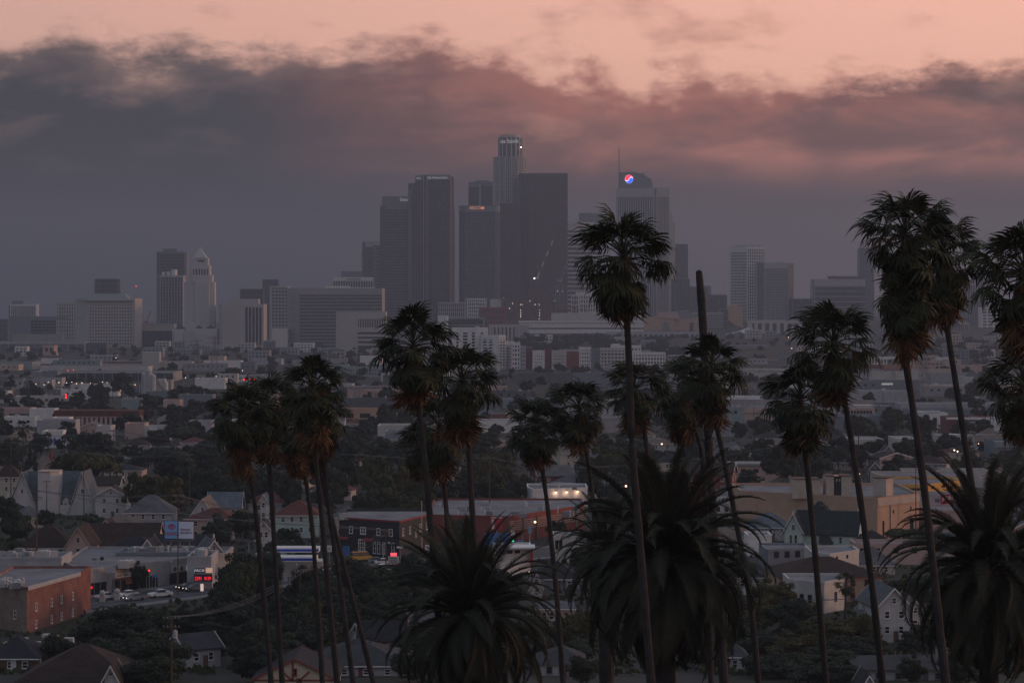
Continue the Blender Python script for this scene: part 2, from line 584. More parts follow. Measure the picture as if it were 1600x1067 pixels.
def bld(name, label, cat, pts, ytop, Y, wall, glass='glass', fac=(), D=30, base=None, roof='flatroof', parapet=.8, group=None, body='wall', auto=None):
    """a flat topped block: pts = visible corners (px, depth offset m) left to right; fac per visible wall"""
    Yin = Y
    if base is None and PZ(ytop, Y) - gz(PX(pts[0][0], Y), Y) < 4.5:      # keep the roof row, bring the block to where it stands 6.5 m tall
        Y = (CZ - 6.5) * F / (ytop - HY)
    W2 = [(PX(p, Y + dy), Y + dy) for p, dy in pts]
    cx = sum(p[0] for p in W2) / len(W2)
    if base is None:
        base = min(gz(p[0], p[1]) for p in W2) - .6
    root = thing(name, label, cat, (cx, Y, base), 0, group)
    if auto:
        AUTO.append((root, auto, sum(p for p, _ in pts) / len(pts), ytop, Y))
    P = [(x - cx, y - Y) for x, y in W2]
    ymax = max(p[1] for p in P) + D
    poly = P + [(P[-1][0], ymax), (P[0][0], ymax)]
    zt = PZ(ytop, Y) - base
    fac = list(fac) + [None] * (len(pts) - 1 - len(fac))
    ms = [1 if (f and not f.get('win')) else 0 for f in fac] + [0, 0, 0]
    mb = MB(); mb.prism(poly, 0, zt - .02, ms, 2)
    ob = mb.build(body, [M[wall], M[glass], M[roof]], root)
    fg = MB(); rows = False
    for k, f in enumerate(fac):
        A, B = P[k], P[k + 1]
        if f and not f.get('win'):
            z1 = PZ(f['y0'], Y) - base if 'y0' in f else zt
            z0 = PZ(f['y1'], Y) - base if 'y1' in f else 0
            facade(fg, A, B, z0, z1, f['nx'], f['ny'], f.get('pw', .5), f.get('sh', .5), f.get('d', .5))
            u = Vector((B[0] - A[0], B[1] - A[1], 0)); n = Vector((u.y, -u.x, 0)).normalized()
            if zt - z1 > .3:
                fg.obox(Vector((*A, z1)) - n * .1, u, n * .62, (0, 0, zt - z1))
            if z0 > .3:
                fg.obox(Vector((*A, 0)) - n * .1, u, n * .62, (0, 0, z0))
            rows = True
        elif f and f.get('win'):
            q = f['win']
            zs = [PZ(y, Y) - base for y in q['ys']]
            windows(root, A, B, zs, q['xs'], q['w'], q['h'], q.get('style', 'plain'), q.get('frame', 'white'))
    if rows:
        fg.build('facade_grid', M[wall], root, kind='stuff')
    if parapet:
        pb = MB(); n_ = len(poly)
        for k in range(n_):
            a = Vector((*poly[k], zt - .1)); b = Vector((*poly[(k + 1) % n_], zt - .1)); u = b - a
            n = Vector((u.y, -u.x, 0)).normalized()
            pb.obox(a + n * .06, u, -n * .4, (0, 0, parapet + .1 + k * .003))
        pb.build('parapet', M[wall], root)
    root['zt'] = zt; root['Yin'] = Yin; root['Yk'] = Y / Yin
    return root


def addbox(root, name, m, x0, x1, ytop, ybot, Y, dy, D):
    """a block (plant room, sign board, canopy) on a building, given by photo rows"""
    lx, ly, lz = root.location; Y *= root.get('Yk', 1.0)
    mb = MB()
    mb.box(PX(x0, Y + dy) - lx, PX(x1, Y + dy) - lx, Y + dy - ly, Y + dy + D - ly, PZ(ybot, Y + dy) - lz, PZ(ytop, Y + dy) - lz)
    return mb.build(name, M[m] if isinstance(m, str) else m, root)


def plant(root, n=6, seed=1, wall='steel'):
    """air-conditioning boxes, vents and ducts on a flat roof, each a part"""
    r = random.Random(seed)
    ob = root.children[0]; xs = [v.co.x for v in ob.data.vertices]; ys = [v.co.y for v in ob.data.vertices]
    zt = root['zt']
    for k in range(n):
        x = r.uniform(min(xs) + 1.5, max(xs) - 1.5); y = r.uniform(min(ys) + 1.5, min(ys) + (max(ys) - min(ys)) * .75)
        s = r.uniform(.5, 1.3); h = r.uniform(.6, 1.5); mb = MB()
        if r.random() < .6:
            mb.box(-s, s, -s * .7, s * .7, 0, h); mb.box(-s * .8, s * .8, -s * .5, s * .5, h, h + .15); mb.box(-s - .1, s + .1, -.1, .1, -.0, .12)
            put('rooftop_unit', mb.mesh('rooftop_unit', M[r.choice(['lgrey', 'steel', 'offwhite'])]), root, (x, y, zt), (0, 0, r.uniform(-.3, .3)))
        else:
            mb.tube([(0, 0, 0), (0, 0, h)], .16, 8); mb.ball((0, 0, h + .1), .32, 0, 8, 4, .6)
            put('vent', mb.mesh('vent', M['silver']), root, (x, y, zt))


def house(label, x0, x1, yridge, yeave, Y, wall='siding', roof='roof_brown', kind='gable', ridge='x', dep=None, rz=0.0, wins=3, chimney=False,
          porch=False, group=None, auto=None, name='house', frame='white', eave=.5, base=None, side=True):
    """a pitched-roof house; ridge 'x' shows its eaves, 'y' shows its gable"""
    wd = (x1 - x0) * Y / F; cx = PX((x0 + x1) / 2, Y)
    b0 = (gz(cx, Y) if base is None else base) - .3
    ze = PZ(yeave, Y) - b0; zr = PZ(yridge, Y) - b0
    ze = max(ze, 2.2); zr = max(zr, ze + .8)
    dep = dep or max(7, wd * .8)
    root = thing(name, label, 'house', (cx, Y, b0), rz, group)
    if auto:
        AUTO.append((root, auto, (x0 + x1) / 2, yridge, Y))
    hw = wd / 2 - eave; wb = MB(); rb = MB()
    a, bq = (hw, dep / 2) if ridge == 'x' else (dep / 2, hw)          # half length along ridge, half span
    def T(l, s, z):
        return (l, s + dep / 2, z) if ridge == 'x' else (s, l + dep / 2, z)
    flip = ridge != 'x'
    def face(mb, pts):
        mb.face(pts[::-1] if flip else pts)
    zg = zr - .12
    if kind == 'gable':
        face(wb, [T(-a, -bq, 0), T(a, -bq, 0), T(a, -bq, ze), T(-a, -bq, ze)])
        face(wb, [T(a, bq, 0), T(-a, bq, 0), T(-a, bq, ze), T(a, bq, ze)])
        face(wb, [T(a, -bq, 0), T(a, bq, 0), T(a, bq, ze), T(a, 0, zg), T(a, -bq, ze)])
        face(wb, [T(-a, bq, 0), T(-a, -bq, 0), T(-a, -bq, ze), T(-a, 0, zg), T(-a, bq, ze)])
    else:
        for q in ((T(-a, -bq, 0), T(a, -bq, 0), T(a, -bq, ze), T(-a, -bq, ze)), (T(a, bq, 0), T(-a, bq, 0), T(-a, bq, ze), T(a, bq, ze)),
                  (T(a, -bq, 0), T(a, bq, 0), T(a, bq, ze), T(a, -bq, ze)), (T(-a, bq, 0), T(-a, -bq, 0), T(-a, -bq, ze), T(-a, bq, ze))):
            face(wb, list(q))
    wb.build('wall', M[wall], root)
    sl = (zr - ze) / bq; e = eave; th = .22; ea = a + eave; eb = bq + e; zl = ze - sl * e
    if kind == 'gable':
        for s in (-1, 1):
            p = [T(-ea, s * eb, zl), T(ea, s * eb, zl), T(ea, 0, zr), T(-ea, 0, zr)]
            q = [(x, y, z + th) for x, y, z in p]
            rb.v += p + q; i = len(rb.v) - 8
            for f in ((0, 1, 2, 3), (7, 6, 5, 4), (0, 4, 5, 1), (1, 5, 6, 2), (2, 6, 7, 3), (3, 7, 4, 0)):
                rb.f.append(tuple(i + k for k in f)); rb.m.append(0)
        # barge boards
        for l in (-ea - .02, ea + .02):
            for s in (-1, 1):
                fb = MB()
                p0 = Vector(T(l, s * eb, zl - .06)); p1 = Vector(T(l, 0, zr - .06))
                dl = Vector(T(l + (.06 if l > 0 else -.06), 0, 0)) - Vector(T(l, 0, 0))
                fb.obox(p0, p1 - p0, dl, (0, 0, .36)); fb.build('barge_board', M[frame], root)
    else:
        c = max(0, a - bq)
        i = len(rb.v)
        rb.v += [T(-ea, -eb, zl), T(ea, -eb, zl), T(ea, eb, zl), T(-ea, eb, zl), T(-c - .01, 0, zr), T(c + .01, 0, zr)]
        for f in ((0, 1, 5, 4), (2, 3, 4, 5), (1, 2, 5), (3, 0, 4), (3, 2, 1, 0)):
            rb.f.append(tuple(i + k for k in f)); rb.m.append(0)
        fb = MB()
        fb.box(*sorted((T(-ea, -eb, 0)[0], T(ea, -eb, 0)[0])), T(-ea, -eb, 0)[1] - .05 if not flip else -e - .05, (T(-ea, -eb, 0)[1] if not flip else -e), zl - .18, zl + .02)
        fb.build('fascia', M[frame], root)
    ro = rb.build('roof', M[roof], root)
    if chimney:
        cb = MB(); cb.box(hw * .4, hw * .4 + .9, dep * .5, dep * .5 + .7, ze, zr + 1.0); cb.box(hw * .4 - .08, hw * .4 + .98, dep * .5 - .08, dep * .5 + .78, zr + 1.0, zr + 1.15)
        cb.build('chimney', M['redbrick'], ro)
    fl = -0.0
    hh = min(1.4, ze * .45); zs = [ze - hh - .7]
    if ze > 5.2:
        zs.append(ze - hh - 3.4)
    if wins:
        windows(root, (-hw, fl), (hw, fl), zs, even(wins), min(1.0, wd / wins * .35 + .2), hh, 'double', frame)
    if kind == 'gable' and ridge == 'y' and zr - ze > 1.6:
        windows(root, (-hw, fl), (hw, fl), [ze + (zr - ze) * .18], [.5], .8, min(1.1, (zr - ze) * .4), 'double', frame)
    if side:
        windows(root, (hw, 0), (hw, dep), zs[:1], [.25, .7], .9, hh, 'double', frame)
        windows(root, (-hw, dep), (-hw, 0), zs[:1], [.3, .75], .9, hh, 'double', frame)
    db = MB(); db.box(-.45, .45, -.06, .04, 0, 2.05, 0); db.ball((.32, -.09, 1.0), .05)
    put('door', db.mesh('door', M[rnd.choice(['brown', 'dgrey', 'maroon', 'white'])]), root, (hw * .12, 0, .3))
    if porch:
        pb = MB(); pw = wd * .28; ph = min(ze - .3, 2.8)
        p = [(-pw, -2.2, ph), (pw, -2.2, ph), (pw, 0, ph + .7), (-pw, 0, ph + .7)]
        pb.v += p + [(x, y, z + .15) for x, y, z in p]
        for f in ((3, 2, 1, 0), (4, 5, 6, 7), (0, 1, 5, 4), (1, 2, 6, 5), (2, 3, 7, 6), (3, 0, 4, 7)):
            pb.f.append(f); pb.m.append(0)
        pb.build('porch_roof', M[roof], root)
        for s in (-1, 1):
            cb = MB(); cb.box(-.1, .1, -.1, .1, 0, ph)
            put('porch_post', cb.mesh('porch_post', M[frame]), root, (s * (pw - .2), -2.0, 0))
    return root


LM = {'white A-frame church': (85, 770), 'roadside billboard': (280, 827), 'red brick block': (60, 950), 'black corner building': (600, 840),
      'mint green gabled house': (1280, 820), 'windowless tan building': (1290, 785), 'yellow storefront': (1420, 795),
      'mural wall': (1520, 665), 'graffiti-lettered wall': (1150, 662), 'red gabled house': (868, 740), 'lamp-lit white wall': (880, 772),
      'concrete plant silos': (240, 645), 'pink warehouse': (630, 620), 'stepped white apartment slab': (755, 545), 'coloured apartment row': (890, 560),
      'blue-striped fuel canopy': (455, 905), 'tall white gabled house': (1395, 960), 'white box house': (1280, 930), 'lit fuel price sign': (315, 895),
      'red-roofed depot': (130, 648), 'substation lattice': (580, 625), 'stepped city hall tower': (310, 470), 'cathedral': (1085, 500), 'orange apartment block': (1400, 585)}


def rel(px, py):
    nm, (lx, ly) = min(LM.items(), key=lambda kv: abs(kv[1][0] - px) + 1.6 * abs(kv[1][1] - py))
    dx, dy = px - lx, py - ly
    if abs(dx) < 30 and abs(dy) < 26:
        return 'beside the ' + nm
    if abs(dx) > 1.3 * abs(dy):
        return ('left of the ' if dx < 0 else 'right of the ') + nm
    return ('beyond the ' if dy < 0 else 'in front of the ') + nm


ORD = ['first', 'second', 'third', 'fourth', 'fifth', 'sixth', 'seventh', 'eighth', 'ninth', 'tenth', 'eleventh', 'twelfth', 'thirteenth', 'fourteenth', 'fifteenth', 'sixteenth']


def resolve():
    """turn 'what it looks like' + 'what it stands beside' into a label of its own for each thing"""
    by = {}
    for o, ph, px, py, Y in AUTO:
        by.setdefault((ph, rel(px, py)), []).append((px, py, o))
    for (ph, r), L in by.items():
        if len(L) == 1:
            L[0][2]['label'] = ph + ' ' + r
        else:
            L.sort(key=lambda q: q[0])
            for i, (_, _, o) in enumerate(L):
                if i == len(L) - 1:
                    o['label'] = 'rightmost ' + ph + ' ' + r
                elif i == 0:
                    o['label'] = 'leftmost ' + ph + ' ' + r
                else:
                    o['label'] = ORD[min(i, 15)] + '-from-left ' + ph + ' ' + r
# ------------------------------------------------------------------ the downtown skyline
def G(nx, ny, pw=.6, sh=.6, **k):
    return dict(nx=nx, ny=ny, pw=pw, sh=sh, **k)

M_sign = emis('sign_white', (.75, .72, .70), .26)
M_signo = emis('sign_orange', (1.0, .42, .26), .45)
M_red = emis('lamp_red', (1.0, .03, .03), 3.0)
M_warm = emis('lamp_warm', (1.0, .62, .36), 5.0)
M_whitel = emis('lamp_glint_white', (1.0, .85, .72), 3.0)
M_lred = emis('led_red', (1.0, .02, .03), 1.0)


def mast(root, px, y0, y1, Y, r=.35, m='steel', name='mast'):
    lx, ly, lz = root.location; Y *= root.get('Yk', 1.0)
    mb = MB(); x = PX(px, Y) - lx
    mb.tube([(x, Y - ly, PZ(y1, Y) - lz), (x, Y - ly, PZ(y0, Y) - lz)], [r, r * .4], 6)
    return mb.build(name, M[m], root)


def glow_ball(root, px, py, Y, r, m, name='beacon_or_glint', dy=-1):
    lx, ly, lz = root.location; Y *= root.get('Yk', 1.0)
    mb = MB(); mb.ball((PX(px, Y) - lx, Y + dy - ly, PZ(py, Y) - lz), r)
    return mb.build(name, m, root)


def sign(root, s, px, py, Y, hpx, m, dy=-1.2, sx=1.0):
    lx, ly, lz = root.location; Y *= root.get('Yk', 1.0)
    return text(root, s, (PX(px, Y) - lx, Y + dy - ly, PZ(py, Y) - lz), hpx * Y / F * 1.35, m, ext=.2, sx=sx)


# the tallest tower: stepped octagonal stone shaft with a crown
Y = 4330
root = thing('tower', 'tallest tower, pale stone with stepped round shoulders and a crown', 'skyscraper', (PX(797.5, Y), Y, 30))
def ring(rx, ry, n=16, ph=.2):
    return [(rx * math.cos(2 * math.pi * (k + ph) / n), ry * math.sin(2 * math.pi * (k + ph) / n)) for k in range(n)]
def shaft(root, ytop, ybot, r, wall, ncol, rows, name='shaft'):
    mb = MB(); z0 = PZ(ybot, Y) - 30; z1 = PZ(ytop, Y) - 30
    pl = ring(r, r); mb.prism(pl, z0, z1, 1, 0)
    for k in range(len(pl)):
        facade(mb, pl[k - 1], pl[k], z0, z1, ncol, rows, 1.1, 1.0, .6)
    ob = mb.build(name, [M[wall], M['glass']], root)
    return ob
shaft(root, 318, 490, 31, 'stone', 3, 40)
shaft(root, 246, 318, 30.6, 'stone', 3, 18, 'shoulder')
shaft(root, 216, 246, 22, 'stone', 1, 0, 'crown')
mb = MB(); mb.prism(ring(20, 20), PZ(216, Y) - 30, PZ(212, Y) - 30); mb.build('roof_ring', M['stone'], root)
sign(root, 'us bank', 796, 221, Y - 23, 7, M_sign)
glow_ball(root, 814, 230.5, Y - 20, 1.6, M_whitel); mast(root, 816, 206, 214, Y)  # the glint on the crown is added as a glowing ball, no lamp there
for k in range(3):
    mast(root, 786 + k * 9, 209, 213, Y, .2, name='antenna')

t = bld('tower', 'broad dark granite tower with a flat top right of the tallest tower', 'skyscraper', [(811, 14), (828, 0), (887, 0)], 271.5, 4250, 'granite', 'glass_dark',
        [G(8, 0, 1.5, 1, d=.9), G(30, 0, 1.3, 1, d=.9, y0=276)], 50, base=30)
for k in range(7):
    mast(t, 833 + k * 7, 268.5, 272, 4270, .2, name='antenna')
t = bld('tower', 'dark brown slab tower in front of the tallest tower, lower than its neighbour', 'skyscraper', [(781, 0), (812, 0)], 318, 4200, 'granite', 'glass_dark', [G(16, 46, 1.0, 1.2, d=.5)], 40, base=30)

# curved glass tower with an orange lettered band
Y = 4150
def arc(p0, p1, n):
    return [(p0[0] + (p1[0] - p0[0]) * math.sin(math.pi / 2 * k / n), p0[1] + (p1[1] - p0[1]) * (1 - math.cos(math.pi / 2 * k / n))) for k in range(1, n + 1)]
t = bld('tower', 'round-cornered bluish glass tower with orange lettering along its top band', 'skyscraper',
        [(717.5, 26)] + [(717.5 + 9 * (1 - math.cos(a)), 26 - 26 * math.sin(a)) for a in (.35, .7, 1.05, 1.57)] + [(756, 0), (774, 0)] + [(774 + 7 * math.sin(a), 14 * (1 - math.cos(a))) for a in (.6, 1.1, 1.57)],
        322, Y, 'bluegrey', 'glass_blue', [G(2, 44, .25, .5, y0=331, d=.3)] * 4 + [G(9, 44, .25, .5, y0=331, d=.3), G(5, 44, .25, .5, y0=331, d=.3)] + [G(2, 44, .25, .5, y0=331, d=.3)] * 3, 34, base=28)
sign(t, 'AECOM', 745, 325.3, Y, 5, M_signo, -1.5); sign(t, 'AE', 722, 325.3, Y, 4.5, M_signo, 8)
t = bld('tower', 'dark split tower with a pale top band behind the orange lettered tower', 'skyscraper', [(732, 10), (749, 0), (770, 0)], 285, 4420, 'bluegrey', 'glass_dark', [G(6, 0, .3, .5, y0=292), G(8, 0, .3, .5, y0=291)], 40, base=30)
addbox(t, 'light_fin', 'lgrey', 748.6, 751.2, 289, 470, 4420, -2, 1.5)
mb = addbox(t, 'plant_room', 'steel', 742, 764, 282, 285, 4420, 10, 10)

# twin-slab dark tower with sunset glow painted into its edge ribs
Y = 4120
t = bld('tower', 'dark glass tower with bronze ribs and white lettered top, right of a stepped pair', 'skyscraper', [(649, 30), (662, 4), (668, 0), (703, 0), (709.5, 16)], 274, Y, 'bluegrey', 'glass_dark',
        [G(3, 0, .5, .5, y0=281), G(2, 0, .8, .5, y0=275), G(9, 52, .22, .22, y0=281, d=.2), G(3, 0, 1.5, .5, y0=276, d=.6)], 34, base=28)
sign(t, 'City National Bank', 683, 278, Y, 3.4, M_sign, -1.2, .9); sign(t, 'Bank', 655, 278.5, Y + 10, 3, M_sign, 2)
mast(t, 652, 271, 275, Y + 10, .3); mast(t, 707, 270, 275, Y + 10, .3)
for px in (662, 667.5, 703.5):
    addbox(t, 'sunset_tinted_rib', mat('sunset_tinted', (.40, .20, .14), .35, .1, .2, .5, metal=.6), px - .7, px + .5, 276, 470, Y, -1.0, 1.4)  # orange of the reflected sunset is painted into the rib colour
t = bld('tower', 'dark glass tower with two roof steps, left half of a stepped pair', 'skyscraper', [(638, 8), (645, 0), (652, 0)], 287, 4170, 'bluegrey', 'glass_dark', [G(3, 0, .5, .5), G(3, 0, .4, .5)], 34, base=28)
addbox(t, 'lower_step', 'bluegrey', 637.6, 644.5, 296, 470, 4170, 2, 24)

t = bld('tower', 'dark horizontally banded tower with a raised top block, leftmost of the tall cluster', 'skyscraper', [(594, 24), (603, 0), (636, 0), (639, 10)], 322, 4180, 'bluegrey', 'glass_dark',
        [G(3, 0, .6, .5), G(10, 40, .5, 1.4, y0=327), G(2, 0, .5, .5)], 40, base=26)
addbox(t, 'top_block', 'bluegrey', 597, 637, 307, 321.9, 4180, 2, 30)
sign(t, 'Deloitte', 636, 312.4, 4180, 5, M_sign, 1.0)
t = bld('tower', 'slim pale glass tower with white floor lines behind the banded tower', 'skyscraper', [(566, 6), (571, 0), (583, 0), (594, 4)], 378, 4450, 'lgrey', 'glass', [G(2, 0), G(4, 0, .3, .5, y0=386), G(3, 30, .3, 1.0, y0=383)], 30, base=20)
mast(t, 564.5, 398, 404, 4450, 1.0)

t = bld('tower', 'white banded office tower with rows of ribbon windows right of the granite tower', 'skyscraper', [(887, 0), (941, 0)], 348, 4350, 'white', 'glass', [G(0, 21, .8, 2.9, y0=358, d=.6)], 40, base=30)
addbox(t, 'plant_floor', 'bluegrey', 905, 941, 333, 347.8, 4350, 6, 26)

# sail topped tower with a needle spire
Y = 4500
root = thing('tower', 'grey tower with a sail-shaped top, needle spire and lit round emblem', 'skyscraper', (PX(994, Y), Y, 30))
def lp(px, py, dy=0):
    return (PX(px, Y) - root.location[0], dy, PZ(py, Y) - 30)
def slab(mb, outline, d0, d1, m=0):
    a = [lp(px, py, d0) for px, py in outline]; b = [lp(px, py, d1) for px, py in outline]
    mb.face(a[::-1], m); mb.face(b, m)
    for k in range(len(a)):
        j = (k + 1) % len(a); mb.face([a[k], a[j], b[j], b[k]], m)
mb = MB(); slab(mb, [(964, 500), (964, 294), (1022, 294), (1022, 500)], 0, 40); mb.build('body', M['glass'], root)
fb = MB()
facade(fb, lp(964, 294)[:2], lp(1022, 294)[:2], PZ(500, Y) - 30, PZ(308, Y) - 30, 16, 0, 1.5, 1, .8)
z = PZ(308, Y) - 30; fb.box(lp(964, 0)[0], lp(1022, 0)[0], -.9, 0, z, PZ(294, Y) - 30)
fb.build('facade_grid', M['lgrey'], root, kind='stuff')
mb = MB(); slab(mb, [(969, 294), (969, 269.5), (990, 268.5), (1005, 272.5), (1018.5, 281), (1020.5, 294)], 4, 36); mb.build('sail_roof', M['bluegrey'], root)
mb = MB(); slab(mb, [(990, 272), (1009, 269.8), (1009, 270.6), (990, 274)], 8, 20); mb.build('roof_fin', M['steel'], root)
mb = MB(); mb.tube([lp(968, 296, 6), lp(967.7, 268, 6), lp(967.5, 226, 6)], [2.0, 1.1, .45], 8); mb.build('spire', M['steel'], root)
# round emblem, red comma over blue comma on white
er = 6.4 * Y / F; ec = Vector(lp(983, 280, 3.0))
em = MB(); N = 40
def disc(mb, pts, dy, m):
    mb.face([ec + Vector((x * er, dy, zz * er)) for x, zz in pts], m)
disc(em, [(math.cos(2 * math.pi * k / N), math.sin(2 * math.pi * k / N)) for k in range(N)], 0, 0)
def comma(sgn):
    """one half of the whirl: a fat head that narrows to a tail along the rim"""
    out = []
    for i in range(25):         # outer rim, from the tail round to the head
        a = math.radians(18 + 172 * i / 24); out.append((math.cos(a) * .98, math.sin(a) * .98))
    for i in range(1, 13):      # round head turning back inside
        a = math.radians(190 + 175 * i / 12); out.append((-.52 + .45 * math.cos(a), .02 + .36 * math.sin(a)))
    for i in range(1, 12):      # inner edge back to the tail
        f = i / 12; out.append((-.07 + f * .98, .05 + .55 * math.sin(math.pi * f * .86)))
    return [(sgn * x, sgn * z) for x, z in out]
disc(em, comma(1), -.25, 1); disc(em, comma(-1), -.25, 2)
em.build('emblem', [emis('emblem_white', (1, .85, .9), 1.7), emis('emblem_red', (1, .02, .08), 2.2), emis('emblem_blue', (.01, .12, .9), 2.2)], root)
t = bld('tower', 'tall rose-grey ribbed tower right of the spire tower', 'skyscraper', [(1022, 8), (1026, 0), (1046, 0)], 294, 4380, 'stone', 'glass', [G(2, 0, 1.2, 1), G(9, 0, 1.25, 1, d=.9, y0=308)], 34, base=30)
addbox(t, 'upper_step', 'stone', 1046, 1051, 334, 492, 4380, 6, 24); addbox(t, 'lower_step', 'stone', 1050.8, 1055, 347, 492, 4380, 9, 20)
t = bld('tower', 'plain blue-grey tower with a sloped top right of the ribbed tower', 'skyscraper', [(1055, 6), (1059, 0), (1075, 0)], 382, 4700, 'bluegrey', 'glass', [G(2, 30, .3, .9), G(6, 0, .4, .4)], 30, base=30)
t = bld('tower', 'dark low tower with an orange lamp on its left corner', 'office block', [(1050, 4), (1055, 0), (1078, 0)], 436, 4250, 'bluegrey', 'glass_dark', [G(2, 0), G(7, 0, .8, 1)], 30, base=28)
glow_ball(t, 1052, 430.5, 4250, 1.1, M_warm)
t = bld('tower', 'dark block with a small roof step behind the bare palm trunk', 'office block', [(1075, 0), (1106, 0)], 448, 4450, 'bluegrey', 'glass', [G(8, 14, .4, .6)], 30, base=28)
addbox(t, 'top_block', 'bluegrey', 1101, 1111, 446.5, 500, 4450, 12, 20)
t = bld('tower', 'dark flat block with a light roof line right of the bare palm trunk', 'office block', [(1104, 0), (1136, 0)], 461, 4300, 'dgrey', 'glass_dark', [G(10, 0, .3, .6)], 30, base=26)

t = bld('tower', 'white gridded twin tower, the taller of the pair on the right', 'skyscraper', [(1142, 26), (1167, 0), (1196, 6)], 386, 4000, 'white', 'glass', [G(12, 26, .5, 1.5, y0=393, d=.35), G(8, 26, 1.4, 1.6, y0=388, d=.7)], 26, base=22)
addbox(t, 'roof_house', 'lgrey', 1150, 1190, 383, 386, 4000, 14, 14)
t = bld('tower', 'grey gridded twin tower, the shorter of the pair on the right', 'skyscraper', [(1183, 20), (1194, 0), (1232, 0), (1240, 10)], 411, 3940, 'lgrey', 'glass', [G(6, 0, .5, .6), G(19, 24, .7, .8, y0=419, d=.5), G(3, 0, .5, .5)], 26, base=20)
t = bld('office_block', 'wide white-banded office block with dark ribbon windows behind the right palms', 'office block', [(1270, 14), (1273, 0), (1352, 0)], 437, 3900, 'lgrey', 'glass', [G(1, 10), G(0, 9, .4, .9, y0=447, d=.5)], 34, base=14)
addbox(t, 'plant_floor', 'granite', 1295, 1352, 431.5, 437, 3900, 8, 16); mast(t, 1300.5, 426, 432, 3910, .3)
bld('office_block', 'low dark strip block between the grey twin tower and the banded block', 'office block', [(1239, 0), (1271, 0)], 467, 3920, 'bluegrey', 'glass_dark', [G(0, 6, .4, .8)], 30, base=14)
bld('tower', 'slim blue-grey slab tower just left of the tallest right palm', 'skyscraper', [(1343, 0), (1366, 0)], 388, 4500, 'bluegrey', 'glass_blue', [G(5, 30, .2, .3, d=.2)], 30, base=14)
t = bld('tower', 'pale vertically ribbed tower seen between the two right palm trunks', 'skyscraper', [(1470, 0), (1524, 0)], 440, 3950, 'lgrey', 'glass', [G(13, 0, .7, .6, y0=446)], 30, base=12)
bld('tower', 'dark narrow tower in front of the pale ribbed tower', 'skyscraper', [(1512, 3), (1515, 0), (1533, 0)], 467, 3850, 'bluegrey', 'glass', [G(1, 0), G(7, 0, .7, .5)], 24, base=12)
bld('tower', 'pale tower with a stepped top right of the ribbed tower', 'skyscraper', [(1524, 0), (1538, 0)], 436, 4100, 'lgrey', 'glass', [G(4, 0, .8, .6)], 24, base=12)
bld('office_block', 'white block with ribbon windows beside the rightmost palm crown', 'office block', [(1533, 0), (1562, 0)], 481, 3750, 'white', 'glass', [G(3, 9, 2.6, 2.4)], 24, base=12)
bld('office_block', 'low pale arcade block at the foot of the ribbed tower', 'office block', [(1484, 0), (1514, 0)], 505, 3700, 'lgrey', 'glass', [G(9, 1, .9, 2)], 24, base=12)

# white hotel-like blocks and construction at the foot of the tall towers
t = bld('apartment_block', 'white apartment block with square windows below the big dark tower', 'apartment block', [(893, 6), (904, 0), (978, 0)], 461, 3850, 'white', 'glass_dark', [G(3, 7, 1.2, 1.6), G(20, 8, 1.8, 1.7)], 24, base=20)
addbox(t, 'roof_house', 'white', 900, 930, 456, 461.2, 3850, 4, 16)
t = bld('apartment_block', 'white apartment block with a notch below the curved glass tower', 'apartment block', [(727, 3), (730, 0), (760, 0)], 467, 3800, 'white', 'glass', [G(1, 8), G(9, 9, 1.3, 1.7)], 24, base=18)
addbox(t, 'right_wing', 'white', 766, 783, 467.5, 500, 3800, 4, 18)
bld('office_block', 'plain grey-beige block behind the centre palm', 'office block', [(685, 0), (729, 0)], 473, 3900, 'stone', 'glass', [G(14, 6, 1.2, 1.2)], 30, base=18)
bld('office_block', 'red-brown brick block in front of the notched apartment block', 'office block', [(748, 0), (790, 0)], 481, 3700, 'redbrick', 'glass', [G(10, 4, 2.2, 2.4)], 24, base=16)
# frames under construction
def frame_building(label, x0, x1, ytop, ybot, Y, nx, ny, m):
    root = thing('construction_frame', label, 'building site', (PX((x0 + x1) / 2, Y), Y, PZ(ybot, Y)))
    w_ = (x1 - x0) * Y / F; h = (ybot - ytop) * Y / F
    for j in range(ny + 1):
        mb = MB(); mb.box(-w_ / 2, w_ / 2, 0, 22, 0, .5); put('floor_slab', mb.mesh('floor_slab', M[m]), root, (0, 0, h * j / ny))
    cm = MB()
    for i in range(nx + 1):
        for yy in (.4, 11, 21):
            cm.box(-w_ / 2 + (w_ - .8) * i / nx, -w_ / 2 + (w_ - .8) * i / nx + .8, yy, yy + .8, .5, h)
    cm.build('column_grid', M[m], root, kind='stuff')
    return root
t = frame_building('open concrete frame with floodlit floors under the dark slab tower', 785, 862, 456, 505, 3780, 14, 8, 'rust')
for px, py in ((801, 474), (813.5, 476), (816, 476), (836, 476), (842, 476), (813.5, 485), (814, 489), (813.5, 492), (813.5, 495), (843, 485), (843, 489), (843, 493), (842.5, 498), (787, 466), (796, 482), (828, 470)):
    glow_ball(t, px, py, 3778, .5, M_whitel, 'flood_lamp', -4)
t = frame_building('low red-brown concrete frame beside the white square-windowed block', 850, 921, 479, 500, 3740, 12, 4, 'rust')
t = frame_building('tall open scaffold frame below the white ribbon-window tower', 868, 930, 446, 482, 4000, 10, 7, 'steel')
for px, py in ((871, 455), (878.5, 455), (894, 475), (866, 470)):
    glow_ball(t, px, py, 3990, .5, M_whitel, 'flood_lamp', -14)


